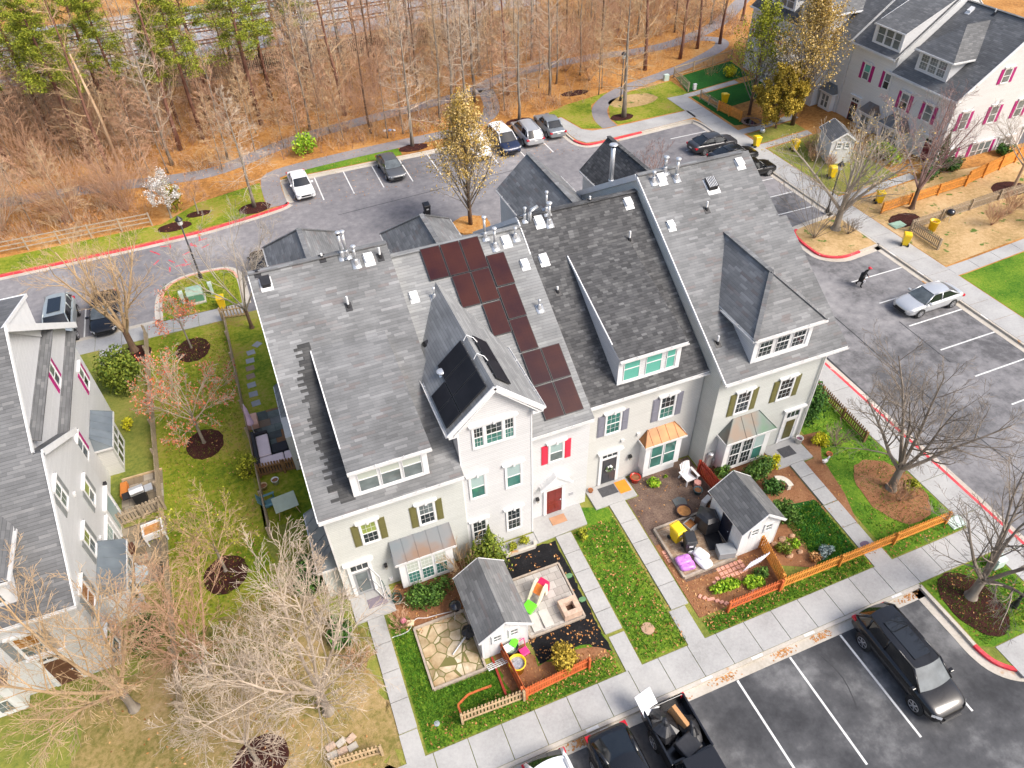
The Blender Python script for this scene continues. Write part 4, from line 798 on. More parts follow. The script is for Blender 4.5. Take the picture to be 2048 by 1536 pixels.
b = MB(); b.add([(-16, 30.6, 12.2), (-16, 34.9, 11.0), (-16, 34.3, 9.2), (-11.6, 30.6, 12.2), (-11.6, 35.0, 11.0), (-11.6, 34.3, 9.2)], [(0, 1, 2), (5, 4, 3), (1, 4, 5, 2), (0, 3, 4, 1)]); dr = b.build('rear_dormer', WHITE, HL)
roof_part(dr, [[(-16.2, 30.4, 12.45), (-11.55, 30.4, 12.45), (-11.55, 35.2, 11.1), (-16.2, 35.2, 11.1)]], SH_N, .08, 'dormer_roof')
b = MB(); b.bar((-11.53, 30.4, 12.42), (-11.53, 35.2, 11.07), .06, .16); b.bar((-16.2, 35.24, 11.05), (-11.55, 35.24, 11.05), .1, .12); b.build('fascia', WHITE, dr)
# ------------------------------------------------------------------ the row on the right, facing west (roots turned a quarter: local x = -north, local y = east)
def rthing(label): return thing('terraced_house', label, 'house', rz=rad(-90))
A1 = rthing('white end house with magenta shutters on a broad sunlit gable, top right'); RA = (55.2, 6.6, .8)
house_shell(A1, -48.75, -41.65, 55.6, RA, 61.5, 67.4, .2, SID_W, roofm=SH_N, ov=(0, .25), drop=.2)
fa = Fac(0, 55.6, (1, 0), (0, -1)); fg = Fac(-41.65, 0, (0, 1), (1, 0))
gutter(A1, (-48.8, 55.15, 6.55), (-41.4, 55.15, 6.55))
b = MB(); zr = rtop(RA, 0, 61.5).z; b.bar((-41.38, 55.2, 6.5), (-41.38, 61.5, zr-.06), .06, .26); b.bar((-41.38, 61.5, zr-.06), (-41.38, 67.7, zr-.06-.8*6.2), .06, .26); b.box(-41.62, -41.38, 55.15, 55.75, 6.3, 6.5); b.build('rake_board', WHITE, A1)
window(A1, fa, -47.15, -46.35, 3.95, 5.3, G_GRAY, G_DARK, None, MAG, sw=.33); window(A1, fa, -44.4, -43.6, 3.95, 5.3, G_GRAY, G_GRAY, None, MAG, sw=.33)
for u, z0, z1 in ((59.7, 7.3, 8.4), (56.8, 3.85, 5.25), (60.05, 3.85, 5.25), (63.05, 3.85, 5.25)): window(A1, fg, u, u+.75, z0, z1, G_GRAY, G_GRAY, None, MAG, sw=.33)
window(A1, fg, 59.6, 61.75, .6, 2.0, G_GRAY, G_GRAY, None, MAG, n=3, sw=.33); window(A1, fg, 57.0, 57.7, .7, 2.0, G_GRAY, G_GRAY, None, MAG, sw=.3); window(A1, fg, 62.7, 64.3, .6, 1.9, G_GRAY, G_GRAY, (2, 2), None, n=2)
door(A1, fg, 65.4, 66.4, .4, 2.4, mat('slate_blue_door', (.12, .15, .2), .5), None)
bay(A1, fa, -47.9, -45.2, .7, 2.5, .7, COP_G, 4, G_GRAY, G_GRAY, None, rise=.9, hip=.75); door(A1, fa, -43.2, -42.3, .5, 2.4, mat('maroon_door', (.15, .02, .03), .5), (.18, .4))
def hip_dormer(par, R_, x0, x1, yf, ze, ridge, ya, rm, ov=.35, grid=(3, 2)):
    zb = rtop(R_, 0, yf).z; ye = R_[0]+(ze-R_[1])/R_[2]; yb = R_[0]+(ridge-R_[1])/R_[2]; xm = (x0+x1)/2; b = MB()
    b.add([(x0, yf, zb-.1), (x0, yf, ze-.05), (x0, ye, ze-.05), (x1, yf, zb-.1), (x1, yf, ze-.05), (x1, ye, ze-.05)], [(0, 1, 2), (5, 4, 3), (0, 3, 4, 1), (1, 4, 5, 2)])
    d = b.build('dormer', SID_W, par); a, c, yo = x0-ov, x1+ov, yf-ov*.9
    roof_part(d, [[(a, yo, ze), (c, yo, ze), (xm, ya, ridge)], [(a, ye, ze), (a, yo, ze), (xm, ya, ridge), (xm, yb, ridge)], [(c, yo, ze), (c, ye, ze), (xm, yb, ridge), (xm, ya, ridge)]], rm, .08, 'dormer_roof')
    gutter(d, (a, yo-.04, ze-.02), (c, yo-.04, ze-.02), 'dormer_gutter'); gutter(d, (c+.04, yo, ze-.02), (c+.04, ye-.2, ze-.02), 'dormer_gutter')
    f = Fac(0, yf, (1, 0), (0, -1)); fm = MB(); w = (x1-x0-.6)/3
    for i in range(3): sash(fm, fm, f, x0+.3+w*i+.06, x0+.3+w*(i+1)-.06, zb+.22, ze-.28, .005, grid, 1, 2)
    fm.build('dormer_window', [WHITE, G_GRAY, G_GRAY], d)
hip_dormer(A1, RA, -47.2, -43.75, 56.0, 8.95, 11.05, 58.2, SH_N)
pipe_vent(A1, RA, -45.7, 61.2, .4); box_vent(A1, RA, -47.8, 60.9, .35)
A2 = rthing('grey sided house with long shed dormer, next to the far end house'); RB = (55.2, 7.65, .8)
house_shell(A2, -54.2, -48.78, 55.6, RB, 61.5, 67.4, .2, SID_B, roofm=SH_N, drop=.2); gutter(A2, (-54.2, 55.15, 7.6), (-48.7, 55.15, 7.6))
b = MB(); zr = rtop(RB, 0, 61.5).z; b.bar((-54.22, 55.2, 7.6), (-54.22, 61.5, zr-.05), .06, .2); b.build('rake_board', WHITE, A2)
shed_dormer(A2, RB, -52.4, -49.0, 55.75, 9.8, 60.7, SID_W, SH_N, dict(u=[(-52.05, -51.2), (-51.05, -50.2), (-50.05, -49.3)], top=G_GRAY, bot=G_GRAY, grid=None))
window(A2, fa, -52.2, -51.5, 4.9, 6.2, G_GREEN, G_GRAY, None, MAG, sw=.33); window(A2, fa, -49.6, -48.95, 4.9, 6.2, G_GRAY, G_DARK, None, MAG, sw=.33, side=(1, 0))
bay(A2, fa, -50.7, -48.95, .9, 2.55, .6, COP_G, 2, G_GRAY, G_GRAY, None, rise=.8, hip=.45); door(A2, fa, -52.6, -51.7, .7, 2.6, mat('maroon_door', (.15, .02, .03), .5), (.18, .4), glass=G_DARK)
A3 = rthing('white house with a projecting front gable and triple window, behind the tall golden tree'); RC = (55.0, 7.7, .8)
house_shell(A3, -60.9, -54.25, 55.5, RC, 61.5, 67.4, .2, SID_W, roofm=SH_N, drop=.2)
b = MB(); b.yprism([(-60.85, .2), (-56.6, .2), (-56.6, 9.6), (-58.7, 11.6), (-60.85, 9.6)], 54.4, 58); b.build('front_gable', SID_W, A3)
roof_part(A3, [[(-61.3, 54.1, 9.55), (-61.3, 58.2, 9.55), (-58.7, 61, 12.0), (-58.7, 54.1, 12.0)], [(-56.1, 58.2, 9.55), (-56.1, 54.1, 9.55), (-58.7, 54.1, 12.0), (-58.7, 61, 12.0)]], SH_N, .12, 'gable_roof')
b = MB(); b.bar((-61.3, 54.07, 9.48), (-58.7, 54.07, 11.93), .06, .24); b.bar((-56.1, 54.07, 9.48), (-58.7, 54.07, 11.93), .06, .24); b.bar((-56.06, 54.1, 9.5), (-56.06, 58, 9.5), .1, .14); b.build('barge_board', WHITE, A3)
fc = Fac(0, 54.4, (1, 0), (0, -1))
window(A3, fc, -60.4, -57.2, 8.0, 9.35, G_GRAY, G_GRAY, None, n=3, cap=False); window(A3, fc, -60.3, -59.6, 4.4, 5.8, G_GRAY, G_DARK, None); window(A3, fc, -58.2, -57.4, 4.4, 5.8, G_DARK, G_DARK, None); bay(A3, fa, -56.2, -54.6, .9, 2.6, .6, COP_G, 2, G_GRAY, G_GRAY, None, rise=.8, hip=.4); door(A3, fc, -58.6, -57.7, .7, 2.6, WHITE, (.18, .4))
A4 = rthing('white house with a dark roof at the far end, by the woodland path'); RD = (54.3, 7.3, .8)
house_shell(A4, -68.5, -60.93, 54.7, RD, 61.0, 67.4, .2, SID_W, roofm=SH_D, drop=.2); gutter(A4, (-68.6, 54.25, 7.25), (-60.9, 54.25, 7.25))
f4_ = Fac(0, 54.7, (1, 0), (0, -1)); shed_dormer(A4, RD, -66.3, -62.7, 55.2, 9.6, 60.2, SID_W, SH_N, dict(u=[(-66.0, -65.1), (-65.0, -64.1), (-64.0, -63.0)], top=G_GRAY, bot=G_GRAY, grid=None))
window(A4, f4_, -64.7, -63.3, 4.3, 5.9, G_GRAY, G_ORG, None, MAG, n=2, sw=.33); window(A4, f4_, -67.6, -66.8, 4.3, 5.9, G_GRAY, G_DARK, None, MAG, sw=.33); bay(A4, f4_, -65.4, -62.6, .8, 3.0, .65, COP_G, 3, G_GRAY, G_GRAY, None, rise=.8, hip=.6); door(A4, f4_, -67.7, -66.8, .7, 2.6, WHITE, (.18, .4))
# ------------------------------------------------------------------ vehicles
CG = mat('car_glass', (.012, .014, .016), .04, var=.2, spec=.8); CGL = mat('windscreen_glass', (.1, .115, .12), .05, var=.4, scale=1.5, spec=.8)
TYRE = RUBBER; RIM = mat('alloy_rim', (.6, .6, .62), .3, .8, var=.1); LAMP = mat('headlamp', (.62, .63, .65), .12, .3, var=.2); TAIL = mat('tail_lamp', (.45, .01, .02), .2, var=.2); CHROME = mat('chrome', (.7, .7, .72), .15, .9, var=.05); PLATE = mat('number_plate', (.6, .6, .58), .5)
def paint(name, c, metal=.3, rough=.32): return mat(name, c, rough, metal, var=.06, scale=1.2, coat=.4)
P_BLACK = paint('black_car_paint', (.008, .008, .009), 0, .25); P_SILV = paint('silver_car_paint', (.55, .56, .57), .5); P_WHITE = paint('white_car_paint', (.75, .75, .75), 0); P_GREY = paint('grey_car_paint', (.14, .145, .15), .5); P_NAVY = paint('navy_car_paint', (.02, .03, .07), .2); P_CHAR = paint('charcoal_car_paint', (.05, .05, .055), .4); P_PALE = paint('pale_silver_paint', (.42, .46, .45), .4); P_LGREY = paint('light_grey_paint', (.3, .32, .33), .5)
CARS = {   # stations: x, half width, bottom, shoulder, top ; cabin: windscreen base/top, rear glass top/base (x, half width, z)
 'sedan': dict(st=[(-2.42, .7, .35, .62, .74), (-2.36, .83, .28, .8, .98), (-1.9, .9, .24, .86, 1.02), (-1.2, .92, .22, .87, .99), (0, .92, .22, .85, .96), (1.0, .92, .22, .82, .95), (1.7, .9, .22, .76, .87), (2.15, .84, .24, .66, .77), (2.4, .66, .3, .55, .62)],
   cab=[(1.12, .78, .93), (.35, .58, 1.42), (-.95, .58, 1.41), (-1.85, .74, 1.0)], wx=(1.42, -1.4), wr=.33, tw=.8),
 'boxy': dict(st=[(-2.4, .78, .35, .7, .8), (-2.36, .84, .3, .84, .95), (-1.7, .88, .26, .88, .98), (-1, .88, .26, .88, .96), (0, .88, .26, .87, .95), (1.0, .88, .26, .85, .94), (1.8, .87, .26, .82, .9), (2.32, .85, .28, .76, .84), (2.38, .8, .34, .66, .72)],
   cab=[(1.0, .76, .93), (.4, .62, 1.4), (-.95, .62, 1.4), (-1.55, .74, .97)], wx=(1.45, -1.4), wr=.32, tw=.76),
 'suv': dict(st=[(-2.5, .8, .45, .8, .95), (-2.46, .9, .36, 1.0, 1.12), (-1.9, .97, .32, 1.05, 1.14), (-1, .98, .3, 1.06, 1.12), (0, .98, .3, 1.04, 1.1), (1.15, .98, .3, 1.0, 1.12), (1.8, .96, .3, .95, 1.06), (2.25, .9, .32, .84, .95), (2.5, .72, .38, .66, .74)],
   cab=[(1.35, .84, 1.09), (.6, .68, 1.7), (-1.95, .66, 1.68), (-2.42, .78, 1.12)], wx=(1.52, -1.5), wr=.38, tw=.86),
 'van': dict(st=[(-2.6, .85, .45, .9, 1.1), (-2.56, .94, .38, 1.1, 1.25), (-1.5, .98, .34, 1.15, 1.22), (0, .98, .34, 1.15, 1.2), (1.5, .97, .34, 1.08, 1.2), (2.1, .93, .36, .95, 1.08), (2.5, .85, .38, .8, .92), (2.6, .75, .42, .65, .75)],
   cab=[(1.95, .86, 1.12), (1.2, .76, 1.95), (-2.4, .76, 1.95), (-2.58, .84, 1.2)], wx=(1.65, -1.6), wr=.37, tw=.86),
 'fast': dict(st=[(-2.4, .72, .35, .66, .8), (-2.34, .86, .28, .88, 1.06), (-1.9, .93, .24, .93, 1.1), (-1.2, .95, .22, .92, 1.02), (0, .95, .22, .88, .98), (1.0, .94, .22, .84, .96), (1.7, .92, .22, .78, .89), (2.15, .86, .24, .68, .79), (2.4, .68, .3, .56, .64)],
   cab=[(1.15, .8, .94), (.35, .6, 1.44), (-1.0, .6, 1.42), (-2.0, .74, 1.08)], wx=(1.42, -1.4), wr=.35, tw=.82)}
def wheel(par, x, y, r, w=.2):
    b = MB(); s = 1 if y > 0 else -1
    b.lathe([(r*.66, -w/2), (r*.93, -w/2), (r, -w/2+.04), (r, w/2-.04), (r*.93, w/2), (r*.66, w/2)], 0, 0, 24)
    M_ = Matrix.Translation((x, y, r)) @ Matrix.Rotation(rad(-90*s), 4, 'X'); b.xf(M_)
    t = b.build('wheel', TYRE, par, True)
    c = MB(); c.lathe([(r*.69, w/2-.06), (r*.69, w/2+.005), (r*.62, w/2+.012), (r*.6, w/2-.03)], 0, 0, 24); c.lathe([(.01, w/2-.045), (r*.62, w/2-.045), (r*.62, w/2-.05)], 0, 0, 20, 1)
    for k in range(6):
        a = 2*math.pi*k/6; c.bar((math.cos(a)*.03, math.sin(a)*.03, w/2-.01), (math.cos(a)*r*.64, math.sin(a)*r*.64, w/2-.01), r*.17, .03)
    c.lathe([(r*.15, w/2-.04), (r*.15, w/2+.012), (.005, w/2+.016)], 0, 0, 10); c.xf(M_); c.build('rim', [RIM, DARKM], t)
def car(kind, label, pm, x, y, heading, roofm=None, scale=1., wsm=None, rails=False, sunroof=False, tall=1.0, sideg=None):
    """heading in degrees: direction the nose points, measured from +x"""
    k = CARS[kind]; t = thing('parked_car', label, 'car', (x, y, 0), rad(heading), 'cars parked around the terrace', 1.0)
    t.scale = (scale, scale, scale*tall)
    b = MB(); st = k['st']
    def ring(x_, w, zb, zs, zt):
        h_ = [(0, zt), (.5*w, zt-.004), (.8*w, zt*.85+zs*.15), (.93*w, zt*.35+zs*.65), (.985*w, zs*.88+zb*.12), (w, zs*.55+zb*.45), (.985*w, zs*.25+zb*.75), (.93*w, zb)]
        return [(x_, yy, zz) for yy, zz in reversed(h_)]+[(x_, -yy, zz) for yy, zz in h_[1:]]
    rs = [ring(*s) for s in st]; n = len(rs[0]); vs = [p for r in rs for p in r]; fs_ = []
    for i in range(len(rs)-1):
        for j in range(n-1): fs_.append((i*n+j, i*n+j+1, (i+1)*n+j+1, (i+1)*n+j))
        fs_.append((i*n+n-1, i*n, (i+1)*n, (i+1)*n+n-1))
    fs_ += [tuple(range(n)), tuple((len(rs)-1)*n+j for j in reversed(range(n)))]
    b.add(vs, fs_); body = b.build('body', pm, t, True); md = body.modifiers.new('s', 'SUBSURF'); md.levels = 1; md.render_levels = 2
    A, B_, C_, D_ = k['cab']
    up = lambda a, q: (q[0], a*q[1], q[2])
    # glass
    def gl(name, pts, m):
        g = MB(); g.add(pts, [tuple(range(len(pts)))]); g.build(name, m, t)
    def curved(name, p, q, m, bulge):
        g = MB(); cols = 7; vs = []
        for z_ in (p, q):
            for i in range(cols): s_ = -1+2*i/(cols-1); vs.append((z_[0]+bulge*(1-s_*s_), s_*z_[1]*.97, z_[2]+.01))
        g.add(vs, [(i, i+1, cols+i+1, cols+i) for i in range(cols-1)]); g.build(name, m, t, True)
    curved('windscreen', A, B_, wsm or CG, .1); curved('rear_window', D_, C_, CG, -.08)
    for s in (-1, 1): gl('side_window', [up(s, A), up(s, B_), up(s, C_), up(s, D_)], sideg or CG)
    # roof and pillars
    g = MB(); nx, ny = 7, 7; vs = []
    for i in range(nx):
        f = i/(nx-1); x_ = B_[0]+.02+(C_[0]-B_[0]-.04)*f; w = B_[1]+(C_[1]-B_[1])*f; z = B_[2]+(C_[2]-B_[2])*f+.05*math.sin(math.pi*min(1, max(0, f)))
        for j in range(ny): q = -1+2*j/(ny-1); vs.append((x_+.09*(1-q*q)*(1-2*f), q*(w+.03), z+.05*(1-q*q)-.012*(abs(q) == 1)))
    g.add(vs, [(i*ny+j, i*ny+j+1, (i+1)*ny+j+1, (i+1)*ny+j) for i in range(nx-1) for j in range(ny-1)])
    for s in (-1, 1):
        for p, q, w in ((A, B_, .07), (C_, D_, .12), (B_, C_, .06)): g.bar(up(s, (p[0], p[1]+.005, p[2])), up(s, (q[0], q[1]+.005, q[2])), w, .07)
        xm = (B_[0]+C_[0])/2-.05; zb_ = (A[2]+D_[2])/2
        for xx, ww in ((xm, .07),)+(((xm-1.05, .07),) if kind in ('suv', 'van') else ()): 
            ff_ = (xx-C_[0])/(B_[0]-C_[0]); g.bar((xx, s*(B_[1]+.012), B_[2]), (xx+.05, s*((A[1]+D_[1])/2+.012), zb_-.02), ww, .05)
    if rails:
        for s in (-1, 1): g.bar((B_[0]-.2, s*(B_[1]-.06), B_[2]+.09), (C_[0]+.1, s*(C_[1]-.06), C_[2]+.08), .05, .05)
    rf = g.build('roof', roofm or pm, t, True)
    if sunroof: g = MB(); g.box(C_[0]+.5, B_[0]-.25, -.42, .42, B_[2]+.088, B_[2]+.098); g.build('sunroof', CG, t)
    # lamps, grille, mirrors, wheels
    fr = st[-1]; f2_ = st[-2]; rr = st[0]; r2 = st[1]
    for s in (-1, 1):
        g = MB(); x1 = f2_[0]; g.add([(x1+.19, s*f2_[1]*.66, f2_[3]+.02), (x1-.08, s*(f2_[1]+.005), f2_[3]+.03), (x1-.05, s*(f2_[1]+.012), f2_[3]-.1), (x1+.22, s*f2_[1]*.7, f2_[3]-.12)], [(0, 1, 2, 3)]); g.xf(Matrix.Translation((.012, 0, .012))); g.build('headlight', LAMP, t)
        g = MB(); x1 = r2[0]; g.box(x1-.05, x1+.2, s*r2[1]*.72, s*(r2[1]+.02), r2[3]-.14, r2[3]+.01); g.build('tail_light', TAIL, t, bevel=.02)
        g = MB(); g.box(A[0]-.32, A[0]-.14, s*(A[1]+.06), s*(A[1]+.28), A[2]+.02, A[2]+.16); g.build('wing_mirror', pm, t, bevel=.04)
        for wx in k['wx']:
            g = MB(); g.lathe([(k['wr']*1.17, -.02), (k['wr']*1.17, .0), (.01, .001)], 0, 0, 26); g.xf(Matrix.Translation((wx, s*(k['tw']+.115), k['wr'])) @ Matrix.Rotation(rad(-90*s), 4, 'X')); g.build('wheel_arch', RUBBER, t)
            wheel(t, wx, s*(k['tw']+.05), k['wr'])
    g = MB(); z = fr[3]; g.box(fr[0]-.1, fr[0]+.025, -.42, .42, z-.14, z-.01)
    g.build('grille', DARKM, t, bevel=.01); g = MB(); g.box(fr[0]-.06, fr[0]+.045, -.55, .55, fr[2]+.02, fr[2]+.09); g.build('front_bumper', BLACK, t, bevel=.02)
    g = MB(); g.box(rr[0]-.045, rr[0], -.17, .17, rr[3]-.05, rr[3]+.06); g.build('number_plate', PLATE, t)
    return t
car('suv', 'black SUV parked alone beside the tree island', P_BLACK, 20.55, 7.55, -90, scale=1.0, wsm=CGL, sunroof=True, rails=False)
car('fast', 'black saloon car beside the black pickup', P_BLACK, 7.2, 7.45, -90, scale=1.04)
car('suv', 'white SUV at the bottom edge, left of the black saloon', P_WHITE, 4.45, 7.4, -90, rails=True)
car('sedan', 'silver saloon parked in the right-hand lot', P_SILV, 41.0, 27.2, 180, wsm=CGL)
car('boxy', 'pale silver old saloon at the left end of the far bay', P_WHITE, 3.95, 62.3, -88, wsm=CG, scale=.98)
car('sedan', 'dark grey saloon parked alone in the far bay', P_GREY, 12.2, 62.3, -88, wsm=CGL, scale=.97)
car('van', 'white van behind the golden tree', P_WHITE, 20.6, 63.0, -88, tall=1.0)
car('suv', 'navy SUV with a white roof beside the white van', P_NAVY, 23.5, 62.8, -88, roofm=P_WHITE)
car('suv', 'silver estate car with its tail to the road', P_SILV, 26.3, 63.6, 88, tall=.95, rails=True)
car('boxy', 'grey saloon beside the kerb corner, tail to the road', P_LGREY, 29.0, 64.2, 88)
car('sedan', 'charcoal saloon, farthest of the three dark cars', P_CHAR, 41.3, 54.0, 0, wsm=CG)
car('sedan', 'black saloon, middle of the three dark cars', P_BLACK, 41.6, 51.1, 0)
car('sedan', 'black saloon half hidden by the roof edge', P_BLACK, 41.4, 48.2, 0)
car('suv', 'grey-green SUV behind the white end house', P_PALE, -15.0, 48.9, -90, sunroof=True)
car('sedan', 'black saloon under the forked tree at the back pavement', P_BLACK, -12.2, 49.0, -90, wsm=CGL)
car('sedan', 'black car peeping out behind the sage green house', P_BLACK, -.9, 50.3, 90)
# pickup with a load of rubbish
pk = thing('pickup_truck', 'black pickup truck with rubbish piled in its bed', 'pickup truck', (9.85, 7.0, 0), rad(-90))
b = MB(); st = [(-.6, .95, .4, 1.05, 1.14), (.2, .97, .38, 1.05, 1.12), (1.2, .97, .38, 1.0, 1.12), (2.1, .96, .38, .98, 1.08), (2.7, .92, .4, .88, 1.0), (2.95, .78, .44, .7, .8)]
def ring_(x_, w, zb, zs, zt):
    h_ = [(0, zt), (.5*w, zt-.004), (.8*w, zt*.85+zs*.15), (.95*w, zt*.35+zs*.65), (w, zs*.8+zb*.2), (w, zs*.3+zb*.7), (.95*w, zb)]
    return [(x_, yy, zz) for yy, zz in reversed(h_)]+[(x_, -yy, zz) for yy, zz in h_[1:]]
rs = [ring_(*s) for s in st]; n = len(rs[0]); b.add([p for r in rs for p in r], [(i*n+j, i*n+j+1, (i+1)*n+j+1, (i+1)*n+j) for i in range(len(rs)-1) for j in range(n-1)]+[tuple(range(n)), tuple((len(rs)-1)*n+j for j in reversed(range(n)))])
b.build('body', P_BLACK, pk, True)
b = MB(); b.box(-2.9, -.62, -.97, -.87, .45, 1.12); b.box(-2.9, -.62, .87, .97, .45, 1.12); b.box(-2.95, -2.85, -.9, .9, .5, 1.1); b.box(-.75, -.62, -.87, .87, .5, 1.12); b.box(-2.88, -.7, -.88, .88, .5, .58)
b.build('cargo_bed', P_BLACK, pk, bevel=.03); b = MB(); b.box(-3.05, -2.92, -.9, .9, .45, .62); b.build('rear_bumper', CHROME, pk, bevel=.03)
b = MB(); A, B_, C_, D_ = (1.25, .82, 1.1), (.6, .68, 1.72), (-.45, .68, 1.72), (-.6, .8, 1.14)
for s in (-1, 1): b.add([(q[0], s*q[1], q[2]) for q in (A, B_, C_, D_)], [(0, 1, 2, 3)])
b.add([(A[0], -A[1], A[2]), (A[0], A[1], A[2]), (B_[0], B_[1], B_[2]), (B_[0], -B_[1], B_[2])], [(0, 1, 2, 3)]); b.add([(D_[0], -D_[1], D_[2]), (D_[0], D_[1], D_[2]), (C_[0], C_[1], C_[2]), (C_[0], -C_[1], C_[2])], [(0, 1, 2, 3)])
b.build('window', CG, pk); b = MB(); b.box(-.5, .65, -.7, .7, 1.71, 1.77)
for s in (-1, 1):
    for p, q in ((A, B_), (C_, D_)): b.bar((p[0], s*p[1], p[2]), (q[0], s*q[1], q[2]), .1, .08)
b.build('roof', P_BLACK, pk, bevel=.03)
for s in (-1, 1):
    g = MB(); g.box(-2.95, -2.83, s*.8, s*.985, .8, 1.08); g.build('tail_light', TAIL, pk); g = MB(); g.box(2.72, 2.84, s*.6, s*.88, .74, .9); g.build('headlight', LAMP, pk); g = MB(); g.box(.95, 1.1, s*.9, s*1.12, 1.1, 1.28); g.build('wing_mirror', P_BLACK, pk, bevel=.03)
    for wx in (1.85, -1.85):
        g = MB(); g.lathe([(.45, -.02), (.45, 0), (.01, .001)], 0, 0, 26); g.xf(Matrix.Translation((wx, s*.98, .4)) @ Matrix.Rotation(rad(-90*s), 4, 'X')); g.build('wheel_arch', RUBBER, pk); wheel(pk, wx, s*.9, .4)
BAGM = mat('black_bin_bag', (.02, .02, .022), .3, var=.4, scale=5)
def bag(name, label, cat, x, y, z, r, m=BAGM, sq=(1, 1, .8), seed=0, group=None):
    rn = random.Random(seed); b = MB(); b.ball((0, 0, 0), r, 9, 0)
    ph = [rn.uniform(0, 6.28) for _ in range(6)]
    for i, v in enumerate(b.v):
        v = Vector(v); a = math.atan2(v.y, v.x); f = 1+.14*math.sin(3*a+ph[0]+v.z*9)+.1*math.sin(5*a+ph[1])+.1*math.sin(v.z*14+ph[2]); up_ = v.z/r
        if up_ > .75: f *= .6
        b.v[i] = (v.x*f*sq[0], v.y*f*sq[1], max(-.7*r, v.z*(1.25 if up_ > .75 else 1))*sq[2])
    o = b.build(name, m, None, False); o.location = (x, y, z+.7*r*sq[2]); return tag(o, label, cat, group)
bag('rubbish_bag', 'slumped black rubbish bag at the left rear of the pickup bed', 'rubbish bag', 9.4, 9.1, .58, .6, seed=1, sq=(.85, 1.1, .8)); bag('rubbish_bag', 'black rubbish bag against the right side of the pickup bed', 'rubbish bag', 10.35, 8.6, .58, .52, seed=2, sq=(.7, 1.2, .85))
b = MB(); b.box(-.45, .45, -.38, .38, 0, .34); o = b.build('rubbish_sack', BAGM, bevel=.06); o.location = (9.85, 8.05, .88); o.rotation_euler = (.1, .1, .3); tag(o, 'square black sack lying across the pickup bed behind the cab', 'rubbish bag')
b = MB(); b.box(-.4, .4, -.03, .03, 0, .9); o = b.build('foam_board', mat('white_foam', (.82, .82, .82), .6)); o.location = (9.25, 9.75, .95); o.rotation_euler = (-.9, 0, .2); tag(o, 'white foam sheet sticking out of the pickup bed', 'foam board')
b = MB(); b.box(-.09, .09, -.45, .45, 0, .7); o = b.build('cardboard_sheet', mat('cardboard', (.42, .22, .09), .8)); o.location = (10.0, 9.15, .8); o.rotation_euler = (.2, .1, .25); tag(o, 'brown cardboard standing between the black bags', 'cardboard')
# ------------------------------------------------------------------ trees and plants
def bark(name, a, b): 
    m, n, p = nodes(name); f = noise(n, 3.0, 4, stretch=(1, 1, .3)); n.links.new(ramp(n, f, [(.3, a), (.7, b)]), p.inputs['Base Color']); setin(p, Roughness=.95); p.inputs['Specular IOR Level'].default_value = .15; MATS[name] = m; return m
B_GREY = bark('grey_bark', (.16, .13, .1), (.32, .28, .23)); T_GREY = bark('grey_twig', (.3, .25, .19), (.46, .4, .33)); T_PINK = bark('pinkish_twig', (.36, .2, .12), (.54, .35, .23)); T_TAN = bark('tan_twig', (.38, .25, .13), (.55, .4, .25)); B_BROWN = bark('brown_bark', (.09, .055, .035), (.2, .13, .09)); B_RED = bark('reddish_pine_bark', (.11, .05, .035), (.27, .14, .1)); T_PALE = bark('pale_twig', (.36, .28, .2), (.58, .48, .38)); T_PURP = bark('purple_twig', (.2, .12, .11), (.36, .25, .22)); B_TAN = bark('bare_tan_wood', (.4, .26, .15), (.58, .42, .28)); T_DARK = bark('dark_twig', (.16, .13, .1), (.32, .27, .22))
def leafm(name, c, v=.3):
    m, n, p = nodes(name); f = noise(n, 5, 3)
    n.links.new(ramp(n, f, [(.3, tuple(x*(1-v) for x in c)), (.7, tuple(min(1, x*(1+v)) for x in c))]), p.inputs['Base Color']); setin(p, Roughness=.7); p.inputs['Specular IOR Level'].default_value = .2
    p.inputs['Subsurface Weight'].default_value = 0; MATS[name] = m; return m
